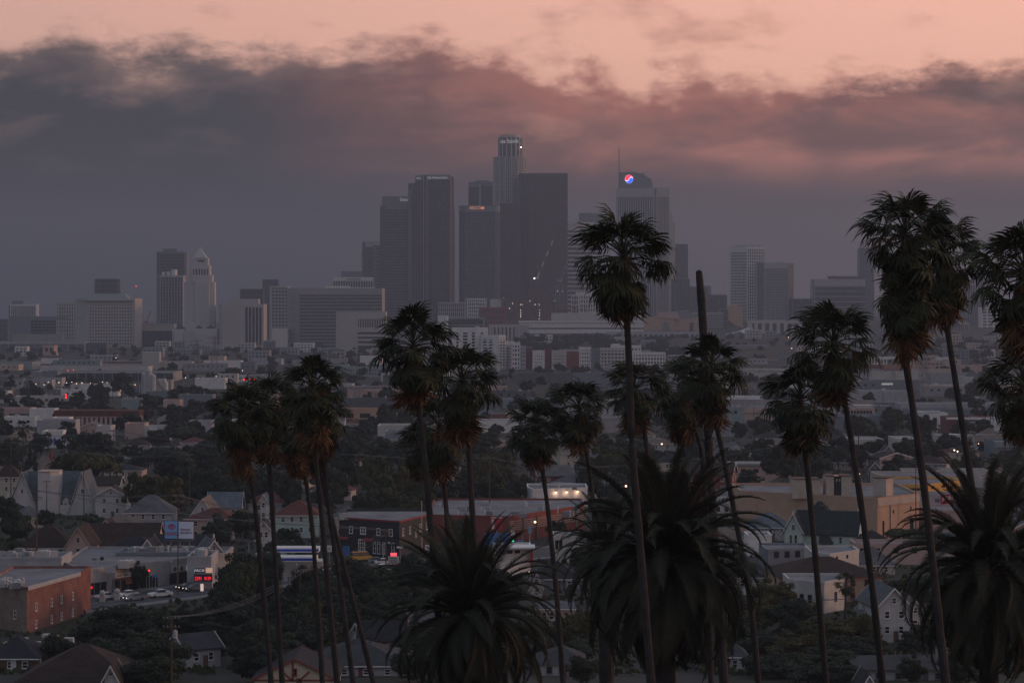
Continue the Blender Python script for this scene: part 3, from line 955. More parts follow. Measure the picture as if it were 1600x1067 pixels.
def crane(label, px, ytop, ybot, Y, jx, jy, m='white', m2='redbrick'):
    root = thing('tower_crane', label, 'crane', (PX(px, Y), Y, PZ(ybot, Y)))
    h = (ybot - ytop) * Y / F
    mb = MB()
    for sx in (-1, 1):
        for sy in (-1, 1):
            mb.tube([(sx, sy, 0), (sx, sy, h)], .25, 4)
    for k in range(int(h / 3)):
        mb.tube([(-1, -1, k * 3), (1, -1, k * 3 + 3)], .15, 4)
    mb.build('mast', M[m2], root)
    mb = MB(); mb.box(-1.6, 1.6, -1.6, 1.6, h, h + 3); mb.build('cab', M[m], root)
    jb = [MB(), MB()]; ex = Vector(((jx - px) * Y / F, 0, (ytop - jy) * Y / F))
    nseg = 8
    for k in range(nseg):
        a = ex * (k / nseg) + Vector((0, 0, h + 2)); b = ex * ((k + 1) / nseg) + Vector((0, 0, h + 2))
        q = jb[k % 2]
        for off in ((0, -.9, 0), (0, .9, 0), (-.8, 0, 1.4)):
            o = Vector(off); q.tube([a + o, b + o], .3, 4)
        q.tube([a + Vector((0, -.9, 0)), b + Vector((-.8, 0, 1.4))], .2, 4)
    jb[0].build('jib', M[m], root); jb[1].build('jib', M[m2], root)
    mb = MB(); mb.box(-7, -2, -1, 1, h, h + 2.5); mb.build('counterweight', M['concrete'], root)
    return root
t = crane('red and white luffing crane leaning right against the dark granite tower', 840, 436, 500, 3820, 868, 370)
glow_ball(t, 835, 435, 3815, 1.4, M_whitel, 'flood_lamp')
crane('pale crane rising right beside the white ribbon-window tower', 877, 440, 500, 3900, 889, 405, 'lgrey', 'rust')
crane('small red crane left of the twin glass towers, boom to the left', 228, 505, 540, 3600, 216, 486, 'rust', 'rust')
crane('small red crane left of the twin glass towers, boom to the right', 230, 505, 540, 3620, 236, 488, 'rust', 'rust')

# long pale podium, cathedral, school
t = bld('office_block', 'long low white civic block with one dark window band', 'civic building', [(812, 0), (1006, 0)], 503, 3560, 'white', 'glass', [dict(nx=0, ny=1, pw=1, sh=.1, y0=512, y1=514.5)], 40, base=8)
addbox(t, 'upper_block', 'offwhite', 862, 1003, 489, 503, 3560, 8, 30)
addbox(t, 'roof_edge', 'white', 810, 1006, 501, 504, 3560, -2, 4)
bld('office_block', 'grey concrete block left of the long white civic block', 'civic building', [(780, 0), (826, 0)], 509, 3500, 'lgrey', 'glass', [], 30, base=6)
Y = 3650
root = thing('cathedral', 'angular tan cathedral with sloping roofs and a tall slit', 'cathedral', (PX(1085, Y), Y, 12))
def sp(outline, d0, d1, name, m):
    mb = MB(); L = root.location
    a = [(PX(px, Y) - L[0], d0, PZ(py, Y) - 12) for px, py in outline]; b = [(x, d1, z) for x, _, z in a]
    mb.face(a[::-1]); mb.face(b)
    for k in range(len(a)):
        j = (k + 1) % len(a); mb.face([a[k], a[j], b[j], b[k]])
    return mb.build(name, M[m], root)
sp([(1005, 524), (1005, 497), (1030, 495), (1055, 487), (1056, 524)], 0, 30, 'nave', 'tan')
sp([(1029, 496), (1030, 488), (1056, 487), (1062, 499)], -2, 20, 'roof', 'pinkwall')
sp([(1055.5, 524), (1057, 487.5), (1064, 499), (1091, 497), (1091, 524)], 4, 34, 'transept', 'tan')
sp([(1037, 520), (1037, 503), (1044, 503), (1048, 520)], -3, 0, 'recess', 'bluegrey')
sp([(1056, 487), (1075, 484), (1086, 498), (1064, 500)], 6, 32, 'roof', 'bluegrey')
sp([(1078, 519), (1078, 504), (1083.5, 504), (1083.5, 519)], 2, 4, 'slit', 'glass')
sp([(1091, 524), (1091, 496), (1104, 496), (1104, 524)], 8, 30, 'side_chapel', 'stone')
sp([(1140, 478), (1152, 476), (1162, 481), (1162, 512), (1150, 508), (1140, 500)], 10, 26, 'campanile', 'tan')
bld('office_block', 'grey slatted block right of the tan cathedral', 'office block', [(1083, 0), (1130, 0)], 489, 3720, 'lgrey', 'glass', [G(0, 10, .5, 1.4)], 26, base=16)
bld('office_block', 'grey-blue building with a sloping wing right of the slatted block', 'office block', [(1125, 0), (1145, 0)], 483, 3760, 'bluegrey', 'glass', [G(5, 4)], 26, base=16)
Y = 3480
root = thing('school_tower', 'shiny truncated cone tower of the hillside school', 'tower', (PX(1168, Y), Y, 8))
mb = MB(); mb.tube([(0, 0, 0), (0, 0, 8), (6, 0, PZ(518, Y) - 8)], [18, 15, 8], 14); mb.build('cone', mat('steel_panel', (.55, .50, .48), .3, .1, .2, .5, metal=.7), root)
mb = MB(); mb.obox((-32, -4, 8), (40, 0, 9), (0, 6, 0), (0, 0, 2.2)); mb.build('ramp_wing', M['silver'], root)
bld('school', 'long grey-white school wing below the shiny cone', 'school', [(1128, 0), (1245, 0)], 528, 3380, 'lgrey', 'glass', [G(26, 3, 1.4, 1.6)], 24, base=2)
bld('school', 'pale low school hall right of the shiny cone', 'school', [(1170, 0), (1262, 0)], 501, 3560, 'offwhite', 'glass', [G(8, 1, 5, 4)], 24, base=8)
bld('school', 'low light building with a ribbon window in front of the hillside trees', 'school', [(948, 0), (1110, 0)], 519, 3420, 'lgrey', 'glass', [G(20, 1, 3.5, 3.2)], 20, base=6)

# ------------------------------------------------------------------ civic centre on the left
Y = 3300
root = thing('city_hall', 'tall white city hall with a stepped shaft and a pyramid roof', 'city hall', (PX(311, Y), Y, -1))
def hx(px):
    return PX(px, Y) - root.location[0]
def hz(py):
    return PZ(py, Y) + 1
def block(x0, x1, ytop, ybot, d0, d1, name, grid=None, m='cityhall'):
    mb = MB(); mb.box(hx(x0), hx(x1), d0, d1, hz(ybot), hz(ytop), 1 if grid else 0)
    if grid:
        nx, ny, pw, sh, y0, y1 = grid
        a = (hx(x0), d0); b = (hx(x1), d0)
        facade(mb, a, b, hz(y1), hz(y0), nx, ny, pw, sh, .6)
        if ytop < y0: mb.box(hx(x0), hx(x1), d0 - .6, d0, hz(y0), hz(ytop))
        if y1 < ybot: mb.box(hx(x0), hx(x1), d0 - .6, d0, hz(ybot), hz(y1))
        for xx in (x0, x1):
            mb.box(hx(xx) - .3, hx(xx) + .3, d0, d1, hz(ybot), hz(ytop))
    return mb.build(name, [M[m], M['glass_dark']], root)
block(305, 327, 441, 515, 0, 20, 'shaft', (7, 19, 1.7, 2.2, 445, 509))
block(294.5, 305.2, 419, 516, 3, 20, 'shaft_wing'); block(326.8, 331, 430, 516, 3, 20, 'shaft_wing')
block(286.5, 294.7, 441, 516, 5, 22, 'setback'); block(331, 334.5, 441, 516, 5, 22, 'setback')
block(300, 327, 415, 441, .6, 20, 'belfry', (6, 1, 1.7, 1.2, 419, 431))
block(302.5, 324.5, 403, 415, 2, 18, 'lantern'); block(309, 319, 406, 409, 1.2, 2.2, 'lantern_window', None, 'glass_dark')
mb = MB(); a, b = hx(300.5), hx(322)
mb.prism([(a, 1), (b, 1), (b, 20), (a, 20)], hz(403), hz(386.5), 0, 0, [(hx(310.8), 10), (hx(311.6), 10), (hx(311.6), 11), (hx(310.8), 11)])
mb.build('pyramid_roof', M['copper'], root)
block(271, 290, 514, 552, -10, 20, 'wing', (8, 4, 2.0, 2.6, 520, 546)); block(305, 341, 513, 552, -12, 20, 'wing', (14, 4, 1.9, 2.6, 520, 546))
block(290, 306, 508, 552, -6, 20, 'centre_block')
for x0, x1 in ((274, 291), (306, 318), (321, 338)):
    mb = MB(); mb.prism([(hx(x0), -11), (hx(x1), -11), (hx(x1), 4), (hx(x0), 4)], hz(513.6), hz(508.5), 0, 0, [(hx((x0 + x1) / 2) - .3, -4), (hx((x0 + x1) / 2) + .3, -4), (hx((x0 + x1) / 2) + .3, -3), (hx((x0 + x1) / 2) - .3, -3)])
    mb.build('wing_roof', M['roof_brown'], root)

t = bld('tower', 'tall bluish glass tower left of the city hall', 'skyscraper', [(245, 8), (249, 0), (288, 0), (291, 6)], 394, 3950, 'bluegrey', 'glass', [G(1, 26), G(12, 27, .35, .9, y0=396), G(1, 26)], 34, base=4)
addbox(t, 'plant_floor', 'bluegrey', 255, 277, 388.5, 393.8, 3950, 6, 20); mast(t, 262, 386, 389, 3960, .3)
for k in range(4):
    mast(t, 271 + k * 4, 387, 394, 3955, .25, name='antenna')
t = bld('tower', 'lower white-mullioned glass tower with white roof tanks beside the city hall', 'skyscraper', [(245.5, 5), (250, 0), (286, 0)], 431, 3800, 'lgrey', 'glass', [G(2, 22), G(8, 22, .8, .4, y0=433)], 30, base=2)
for c, r_ in (((254, 427), 4), ((262, 427), 5), ((271, 425.5), 8)):
    mb = MB(); L = t.location; mb.tube([(PX(c[0], 3800) - L[0], 8, PZ(431, 3800) - L[2]), (PX(c[0], 3800) - L[0], 8, PZ(c[1] - r_ * .55, 3800) - L[2])], r_ * .62, 10)
    mb.build('roof_tank', M['white'], t)
t = bld('office_block', 'square-windowed federal block with a plain left flank and hipped plant roof', 'office block', [(118, 26), (135, 0), (211, 0)], 467, 3350, 'stone', 'glass_dark', [None, G(18, 14, 2.0, 2.2, y0=474, y1=558)], 40, base=-1)
addbox(t, 'roof_overhang', 'dgrey', 122, 208, 469.8, 471.6, 3350, -3, 4)
mb = MB(); L = t.location; q = lambda px: PX(px, 3350) - L[0]
mb.prism([(q(128), 6), (q(200), 6), (q(200), 30), (q(128), 30)], PZ(467, 3350) - L[2], PZ(459, 3350) - L[2], 0, 0, [(q(136), 12), (q(193), 12), (q(193), 24), (q(136), 24)])
mb.build('plant_roof', M['teal'], t)
for k in range(7):
    mast(t, 138 + k * 6.5, 457 - (k % 3), 461, 3360, .3, name='antenna')
bld('tower', 'dark rounded glass tower behind the square-windowed federal block', 'skyscraper', [(148, 10), (150, 3), (154, 0), (183, 0), (186, 4), (187, 10)], 436, 4200, 'bluegrey', 'glass', [G(1, 12, .3, .8)] * 5, 26, base=4)
m_ = thing('radio_mast', 'thin radio mast with a red lamp right of the square-windowed federal block', 'mast', (PX(213, 3400), 3400, 0))
mast(m_, 213, 448, 545, 3400, .55); glow_ball(m_, 213, 447, 3400, .8, M_red)
m_ = thing('radio_mast', 'thin radio mast left of the square-windowed federal block', 'mast', (PX(117, 3500), 3500, 0)); mast(m_, 117, 447, 540, 3500, .4)
bld('office_block', 'long glass hall with white columns and a flat white roof slab, far left', 'office block', [(0, 0), (133, 0)], 535, 3060, 'lgrey', 'glass', [G(10, 5, .9, .7, y0=537)], 30, base=-1)
t = bld('tower', 'small pink bell tower with two dark openings in front of the white columned hall', 'bell tower', [(66.5, 4), (68, 0), (84.5, 0), (87, 5)], 540, 2850, 'pinkwall', 'glass', [], 12, base=-1, parapet=.5)
for x0 in (70.5, 78):
    addbox(t, 'opening', 'glass_dark', x0, x0 + 4.2, 543.5, 549.5, 2850, -.3, .6)
addbox(t, 'base_block', 'pinkwall', 65, 88, 552, 568, 2850, -2, 14)
t = bld('office_block', 'white louvred block with a dark roof house at the far left', 'office block', [(13, 3), (16, 0), (56, 0)], 476, 4200, 'white', 'glass_dark', [G(1, 0), G(13, 0, 1.3, 1, y0=478)], 24, base=2)
addbox(t, 'roof_house', 'bluegrey', 19, 36, 470, 476, 4200, 6, 12)
bld('office_block', 'dark blank block with a pale lit sign strip at the far left', 'office block', [(15, 8), (48, 0), (107, 0)], 495, 3700, 'bluegrey', 'glass_dark', [None, G(10, 8, .3, .9, y0=500)], 34, base=0)
bld('office_block', 'beige stepped block left of the square-windowed federal block', 'office block', [(88, 0), (119, 0)], 473, 3700, 'stone', 'glass', [G(8, 11, 2, 2)], 30, base=0)
bld('office_block', 'small dark block on the left picture edge', 'office block', [(-14, 0), (12, 0)], 499, 4000, 'bluegrey', 'glass', [G(8, 5)], 24, base=0)
bld('office_block', 'low concrete drum-roofed block above the white columned hall', 'office block', [(20, 0), (96, 0)], 523, 3250, 'concrete', 'glass', [], 24, base=-1)
t = bld('office_block', 'long plain block with a huge dark glass opening beside the city hall', 'office block', [(211, 0), (271, 0)], 507, 3420, 'stone', 'glass_dark', [dict(nx=1, ny=0, pw=1.5, sh=1, y0=517, y1=556)], 30, base=-1)
addbox(t, 'roof_edge', 'lgrey', 211, 271, 506, 508, 3420, -1, 1.4)
bld('tower', 'small dark tower right of the city hall', 'skyscraper', [(375, 0), (411, 0)], 452, 4100, 'dgrey', 'glass_dark', [G(8, 8, .4, .6)], 24, base=2)
t = bld('courthouse', 'white stone courthouse with a tall dark window bay on its right', 'courthouse', [(342, 10), (347, 0), (412, 0)], 476, 3280, 'stone', 'glass_dark', [None, None], 34, base=-1)
for k in range(5):
    addbox(t, 'window_slot', 'glass_dark', 383.5 + k * 5.4, 387.0 + k * 5.4, 480, 540, 3280, -.4, .5)
addbox(t, 'roof_house', 'stone', 358, 404, 467, 476, 3280, 6, 20); addbox(t, 'lower_wing', 'stone', 340, 425, 540, 556, 3280, -12, 14)
for k in range(13):
    addbox(t, 'pilaster', 'cityhall', 349 + k * 2.4, 350.1 + k * 2.4, 482, 540, 3280, -.5, .6)
bld('office_block', 'low dark-windowed annex in front of the white courthouse', 'office block', [(344, 0), (372, 0)], 545, 3150, 'stone', 'glass_dark', [G(2, 1, .8, 1.0)], 20, base=-1)
bld('tower', 'slim bluish glass tower right of the white courthouse', 'skyscraper', [(410, 0), (434, 0)], 437, 4200, 'bluegrey', 'glass', [G(6, 20, .3, .5)], 26, base=2)
bld('tower', 'beige tower with a ribbed right half beside the slim bluish tower', 'skyscraper', [(421, 3), (424, 0), (450, 0)], 448, 3900, 'stone', 'glass', [None, G(5, 16, 1.2, 1.6)], 26, base=2)
bld('office_block', 'low white block between the white courthouse and the banded block', 'office block', [(425, 0), (449, 0)], 514, 3400, 'white', 'glass', [], 24, base=-1)
t = bld('office_block', 'wide horizontally banded office block with dark glazing', 'office block', [(448, 30), (468, 0), (597, 0)], 451, 3400, 'concrete', 'glass', [None, G(50, 16, .25, 1.3, y0=459, y1=545, d=.7)], 44, base=-1)
addbox(t, 'roof_house', 'white', 508, 545, 447, 451, 3400, 10, 16); mast(t, 490, 435, 450, 3410, .4); addbox(t, 'roof_house', 'white', 545, 585, 449, 451, 3400, 12, 16)
for k in range(17):
    z_ = 460 + k * 5.4
    addbox(t, 'side_band', 'concrete', 449, 467, z_, z_ + 1.6, 3400, -1 + 14, 1)
t = bld('office_block', 'white ornate-topped office block with roof lettering above the banded block', 'office block', [(520, 0), (583, 0)], 434, 4150, 'white', 'glass_dark', [G(16, 4, 1.0, 1.3, y0=438)], 30, base=2)
sign(t, 'ONE WILSHIRE', 553, 436, 4150, 2.6, mat('sign_dark', (.12, .11, .11)), -1.3)
addbox(t, 'roof_house', 'bluegrey', 533, 566, 424, 434, 4150, 6, 20)
for k in range(9):
    mast(t, 535 + k * 5, 429 - (k % 4), 434, 4155, .3, name='antenna')
t = bld('office_block', 'white stone office in front of the banded block, right half of dark tall windows', 'office block', [(525, 0), (558, 0), (603, 0)], 488, 3150, 'stone', 'glass_dark', [None, dict(nx=12, ny=1, pw=1.4, sh=1.2, y0=497, y1=513)], 30, base=-1)
for j in range(4):
    addbox(t, 'window_row', 'glass_dark', 559, 602, 519 + j * 7, 522 + j * 7, 3150, -.9, .3)
bld('office_block', 'low white lobby block at the foot of the white stone office', 'office block', [(522, 0), (555, 0), (601, 0)], 547, 2950, 'stone', 'glass', [None, G(12, 1, 2, 3)], 20, base=-1)
# ------------------------------------------------------------------ the flats between the palms and downtown
OCC = []        # plan footprints, so that filler never stands inside something else


def occ(root, pad=1.0):
    bpy_min = [1e9, 1e9]; bpy_max = [-1e9, -1e9]
    lx, ly, _ = root.location; c, s = math.cos(root.rotation_euler[2]), math.sin(root.rotation_euler[2])
    for ch in root.children:
        if ch.type == 'MESH':
            for b in ch.bound_box:
                bx, by = b[0] + ch.location[0], b[1] + ch.location[1]
                x, y = lx + bx * c - by * s, ly + bx * s + by * c
                bpy_min[0] = min(bpy_min[0], x); bpy_min[1] = min(bpy_min[1], y); bpy_max[0] = max(bpy_max[0], x); bpy_max[1] = max(bpy_max[1], y)
    OCC.append((bpy_min[0] - pad, bpy_max[0] + pad, bpy_min[1] - pad, bpy_max[1] + pad))
    return root


def free(x0, x1, y0, y1):
    for a, b, c, d_ in OCC:
        if x0 < b and x1 > a and y0 < d_ and y1 > c:
            return False
    return True


def near_road(x, y, r):
    for q in AVE:
        if (q[0] - x) ** 2 + (q[1] - y) ** 2 < r * r:
            return True
    return abs(x - 36) < r * .7 and 690 < y < 1060


# white stepped slab and its neighbours
Y = 2260
t = bld('apartment_block', 'tall white balcony-striped slab, left wing behind the centre palms', 'apartment block', [(706, 0), (762, 0)], 513, Y, 'white', 'glass_dark', [G(4, 12, 4.2, 1.0, y0=518, d=.8)], 16)
addbox(t, 'lift_tower', 'white', 742, 749, 510, 576, Y, -2, 8)
t = bld('apartment_block', 'tall white balcony-striped slab, middle wing', 'apartment block', [(752, 8), (773, 0), (779, 0), (790, 3)], 525, Y - 18, 'white', 'glass_dark',
        [G(2, 11, 2.0, 1.3, y0=528, d=.8), None, G(2, 11, 1.0, 1.4, y0=528, d=.8)], 16)
bld('apartment_block', 'white balcony-striped slab, low right wing', 'apartment block', [(789, 0), (804, 0)], 535, Y - 10, 'white', 'glass_dark', [G(2, 9, 1.6, 1.4, y0=538, d=.8)], 16)
bld('office_block', 'grey glazed hall behind the white balcony-striped slab', 'office block', [(699, 0), (756, 0)], 497, 3000, 'teal', 'glass', [G(1, 4, 1, 1.2)], 30)
bld('office_block', 'blank white slab left of the grey glazed hall', 'office block', [(684, 0), (699.5, 0)], 494, 2950, 'white', 'glass', [], 24)
bld('office_block', 'low beige block right of the white balcony-striped slab', 'office block', [(764, 0), (812, 0)], 508, 3100, 'stone', 'glass', [G(8, 1, 3, 3)], 24)

Y = 2230
for x0, x1, yt, wl, nx, lab in ((799, 813, 537, 'white', 3, 'white end of the coloured apartment row with a pale roof step'), (813, 821.5, 542, 'lgrey', 2, 'narrow grey bay of the coloured apartment row'),
                                (821.5, 832, 546, 'maroon', 0, 'blank dark red bay of the coloured apartment row, left'), (832, 851, 549, 'white', 6, 'white bay between two dark red bays'),
                                (851, 861.5, 545, 'maroon', 0, 'blank dark red bay of the coloured apartment row, middle'), (862, 885, 549, 'offwhite', 7, 'wide white bay right of the middle dark red bay'),
                                (884.5, 906, 551, 'redbrick', 5, 'low red-brown bay with balconies in the coloured row'), (905, 924, 544, 'white', 5, 'taller white bay right of the red-brown bay'),
                                (924, 938, 546, 'bluegrey', 4, 'blue-grey bay of the coloured apartment row'), (938, 982, 545, 'offwhite', 8, 'big plain white block closing the coloured row, with window columns')):
    occ(bld('apartment_block', lab, 'apartment block', [(x0, 0), (x1, 0)], yt, Y + (x0 * 7 % 9), wl, 'glass', [G(nx, 6, 1.2, 1.7, d=.3, y1=582) if nx else None], 18, group='coloured apartment row'))
t = bld('office_block', 'white block with a roof house behind the coloured row', 'office block', [(955, 0), (1002, 0)], 541, 2400, 'white', 'glass', [G(9, 4, 1.6, 1.8)], 20)
addbox(t, 'roof_house', 'white', 956, 969, 537.5, 541, 2400, 3, 8)
for x0, x1, yt, Yb, wl, nx, ny, lab in (
        (988, 1040, 552, 2300, 'white', 11, 4, 'pale apartment block between the two middle palm groups'),
        (1165, 1243, 578, 2050, 'offwhite', 15, 5, 'white chequered apartment block behind the right palms'),
        (1143, 1166, 582, 2060, 'bluegrey', 4, 4, 'dark grey bay left of the white chequered block'),
        (1130, 1200, 540, 2900, 'lgrey', 14, 5, 'pale long block below the hillside school'),
        (1218, 1262, 556, 2500, 'bluegrey', 8, 3, 'blue-grey hall with a long ramp left of the right palms'),
        (1335, 1381, 572, 2200, 'maroon', 10, 4, 'maroon apartment block left of the orange one'),
        (1381, 1428, 571, 2200, 'orange', 10, 4, 'orange apartment block with regular windows'),
        (1428, 1462, 573, 2215, 'tan', 6, 4, 'rust-tan apartment block right of the orange one'),
        (1352, 1428, 559, 2420, 'white', 16, 1, 'long white deck building above the orange apartment block'),
        (1420, 1433, 555, 2450, 'offwhite', 2, 2, 'small white house right of the white deck building'),
        (1430, 1480, 565, 2400, 'pinkwall', 8, 2, 'rose block above the rust-tan apartment block'),
        (1500, 1560, 572, 2300, 'pinkwall', 0, 0, 'pink warehouse on the right slope'),
        (520, 598, 575, 2150, 'teal', 18, 2, 'teal and white striped depot behind the left palms'),
        (395, 440, 562, 2400, 'lgrey', 0, 0, 'blank pale box beside the left palms'),
        (318, 376, 565, 2350, 'white', 0, 0, 'blank white box behind the lattice pylon'),
        (376, 398, 567, 2500, 'bluegrey', 3, 3, 'dark slatted box between two blank boxes'),
        (409, 456, 546, 2900, 'redbrick', 9, 3, 'red-brick block below the white courthouse'),
        (440, 530, 556, 2800, 'dgrey', 0, 0, 'dark block at the foot of the banded office block')):
    occ(bld('warehouse' if not nx else 'apartment_block', lab, 'warehouse' if not nx else 'apartment block', [(x0, 0), (x1, 0)], yt, Yb, wl, 'glass', [G(nx, ny, 1.2, 1.5, d=.35) if nx else None], 22))

# long post-office range and warehouses on the left
t = occ(bld('office_block', 'long low white range with small dark windows, left', 'office block', [(118, 0), (249, 0)], 566, 2600, 'stone', 'glass', [], 26))
for k in range(6):
    x = 171 + k * 13
    addbox(t, 'window_pair', 'glass_dark', x, x + 2.2, 572, 575, 2600, -.12, .3); addbox(t, 'window_pair', 'glass_dark', x + 3, x + 5.2, 572, 575, 2600, -.12, .3)
addbox(t, 'roof_edge', 'roof_red', 127, 230, 565, 566.4, 2600, -.8, 3); addbox(t, 'stair_tower', 'stone', 222, 249, 550, 590, 2600, -3, 12)
addbox(t, 'roof_block', 'white', 100, 118, 564.5, 574, 2600, 2, 14)
occ(bld('warehouse', 'pale windowed range right of the pinkish stair tower', 'warehouse', [(249, 0), (300, 0)], 566, 2580, 'stone', 'glass', [G(5, 1, 4.5, 4)], 20))
occ(bld('warehouse', 'long pale loading shed with red tail lamps in front', 'warehouse', [(62, 0), (232, 0)], 574, 2500, 'offwhite', 'glass', [], 24))
occ(bld('warehouse', 'big blank grey-green shed at the left edge', 'warehouse', [(-40, 0), (50, 0)], 567, 2440, 'teal', 'glass', [], 40))
t = occ(bld('warehouse', 'long grey concrete shed behind the lit car park', 'warehouse', [(50, 10), (66, 0), (271, 0)], 583, 2330, 'concrete', 'glass', [None, G(15, 0, .5, .5, d=.4)], 40))
occ(bld('warehouse', 'pinkish shed with a dark strip window by the silos', 'warehouse', [(255, 0), (281, 0)], 627, 1600, 'pinkwall', 'glass', [], 14))
t = occ(bld('warehouse', 'pink wall with a black name strip at the left edge', 'warehouse', [(-12, 0), (48, 0)], 640, 1330, 'pinkwall', 'glass', [], 14))
addbox(t, 'name_strip', 'dgrey', 14, 47, 646, 649.5, 1330, -.5, .4)
t = occ(bld('depot', 'long red-roofed depot with pale pink pillars, left', 'depot', [(85, 0), (217, 0)], 650, 1360, 'pinkwall', 'glass', [G(18, 1, 1.2, .6)], 14))
addbox(t, 'roof_band', 'roof_red', 84, 218, 641.5, 650, 1360, -1, 15)
occ(bld('warehouse', 'white flat shed beside the long red-roofed depot', 'warehouse', [(46, 0), (85, 0)], 641, 1400, 'white', 'glass', [], 12))
for x0, x1, yt, Yb, wl, lab in ((0, 13, 613, 1600, 'white', 'small white gable-ended shed at the left edge'), (58, 118, 659, 1180, 'lgrey', 'grey-roofed shed in front of the red-roofed depot'),
                                (80, 108, 655, 1230, 'white', 'low white box on the grey-roofed shed row'), (66, 98, 676, 1120, 'white', 'white wall with blue spray lettering behind the left trees'),
                                (150, 173, 668, 1150, 'offwhite', 'plain beige box among the left trees'), (195, 226, 664, 1170, 'pinkwall', 'pink two-storey shop with dark windows among the left trees'),
                                (103, 120, 689, 1050, 'lgrey', 'small grey shed among the left trees'), (295, 330, 660, 1200, 'lgrey', 'grey shed left of the left palm crowns')):
    t = occ(bld('warehouse', lab, 'warehouse', [(x0, 0), (x1, 0)], yt, Yb, wl, 'glass', [], 12))
    if 'blue spray' in lab:
        text(t, 'BOMS', (0, -.3, 3.2), 4.4, mat('spray_blue', (.04, .08, .34), .8), ext=.05)
t = occ(bld('shop', 'flat pink shop with a white sign, right of the pink two-storey shop', 'shop', [(226, 0), (262, 0)], 668, 1140, 'offwhite', 'glass', [G(8, 1, .8, 1.0)], 12))
addbox(t, 'sign_board', 'white', 233, 246, 667, 672, 1140, -.9, .4)

# concrete plant
Y = 1500
root = thing('concrete_plant', 'pale concrete plant with silos, hopper tower and sloping conveyor', 'concrete plant', (PX(240, Y), Y, 0))
for px, h, r_ in ((226, 17, 2.2), (232, 19, 2.2), (238, 16, 2.4)):
    mb = MB(); x = PX(px, Y) - root.location[0]
    mb.tube([(x, 0, 5), (x, 0, h), (x, 0, h + 1.5)], [r_, r_, .5], 12); mb.tube([(x, 0, 2.5), (x, 0, 5)], [.4, r_], 12)
    for q in (-1, 1):
        mb.box(x + q * 1.6 - .15, x + q * 1.6 + .15, -.2, .2, 0, 5)
    put('silo', mb.mesh('silo', M['lgrey']), root)
mb = MB(); x = PX(252, Y) - root.location[0]; mb.box(x - 4, x + 3, 2, 9, 0, 12); mb.box(x - 3, x + 2, 3, 8, 12, 14); mb.build('hopper_tower', M['offwhite'], root)
mb = MB(); mb.obox((x - 3, 1, 12), (9, 0, -11), (0, 1.6, 0), (0, 0, 1.1)); mb.build('conveyor', M['steel'], root)
mb = MB(); mb.box(-9, 4, -1, 4, 0, 4.5); mb.build('yard_shed', M['white'], root)
occ(root)

# substation, pink warehouses and brick mill right of the left palms
t = occ(bld('warehouse', 'pink rendered warehouse with a stepped roof behind the lattice masts', 'warehouse', [(543, 0), (572, 0), (614, 0)], 609, 1800, 'pinkwall', 'glass', [None, G(7, 1, 3, 5, y0=612, y1=630)], 24))
addbox(t, 'roof_slab', 'roof_grey', 530, 640, 605, 609, 1800, 6, 30)
occ(bld('warehouse', 'rose-pink long warehouse left of the centre palms', 'warehouse', [(612, 0), (672, 0)], 612, 1790, 'pinkwall', 'glass', [G(10, 2, 2.6, 3.2)], 24))
occ(bld('warehouse', 'pink and white loading hall right of the centre palms', 'warehouse', [(742, 0), (792, 0)], 606, 1900, 'pinkwall', 'glass', [G(9, 2, 2.6, 2.8)], 24))
Y = 1480
t = bld('mill', 'brown brick mill with rows of tall windows under the pink warehouse', 'mill', [(533, 0), (622, 0)], 641, Y, 'tan', 'glass', [dict(win=dict(ys=[653, 662], xs=[.07, .13, .19, .36, .42, .48, .66, .72, .78, .88, .94], w=1.7, h=2.4, frame='bluegrey'))], 16)
occ(t)
occ(bld('warehouse', 'white-roofed shed in front of the brown brick mill', 'warehouse', [(590, 0), (660, 0)], 667, 1260, 'offwhite', 'glass', [], 16, roof='flatwhite'))
occ(bld('warehouse', 'pale shed with a green wall below the white-roofed shed', 'warehouse', [(602, 0), (640, 0)], 677, 1180, 'teal', 'glass', [], 14, roof='flatwhite'))
t = occ(house('small hall with a red roof and a blue painted front wall', 596, 628, 686, 690, 1075, 'blue', 'roof_red', 'gable', 'x', 9, .1, 0, name='hall'))
text(t, 'LA', (-2, -.15, 1.9), 1.8, M['yellow'], ext=.04)
occ(bld('warehouse', 'flat white shed under the right crown of the centre palms', 'warehouse', [(747, 0), (768, 0)], 694, 1080, 'offwhite', 'glass', [], 10))
# right of centre
t = occ(bld('warehouse', 'pink strip-windowed workshop above the graffiti wall', 'warehouse', [(1118, 0), (1256, 0)], 641, 1560, 'pinkwall', 'glass_dark', [dict(nx=34, ny=1, pw=.7, sh=.3, y0=644.5, y1=648)], 16))
Y = 1440
root = thing('graffiti_wall', 'long grey wall with huge pale blue spray lettering', 'wall', (PX(1165, Y), Y, 0))
mb = MB(); mb.box(PX(1100, Y) - root.location[0], PX(1330, Y) - root.location[0], 0, .6, 0, PZ(655, Y)); mb.build('panel', M['lgrey'], root)
mb = MB(); mb.box(PX(1100, Y) - root.location[0], PX(1330, Y) - root.location[0], -.1, .7, PZ(655, Y), PZ(654, Y)); mb.build('coping', M['white'], root)
text(root, 'STUYHEEK', (PX(1150, Y) - root.location[0], -.2, PZ(662.5, Y)), 10 * Y / F * 1.35, mat('spray_pale_blue', (.20, .33, .44), .8), ext=.05, sx=.85)
occ(root)
Y = 1330
root = thing('retaining_wall', 'long pale concrete wall below the graffiti wall', 'wall', (PX(1230, Y), Y, 0))
for k in range(16):
    x0 = PX(1110 + k * 16, Y) - root.location[0]; x1 = PX(1126 + k * 16, Y) - root.location[0] - .12
    mb = MB(); mb.box(x0, x1, 0, .5, 0, 8.0 - .03 * k); put('wall_panel', mb.mesh('wall_panel', M['concrete']), root)
occ(root)
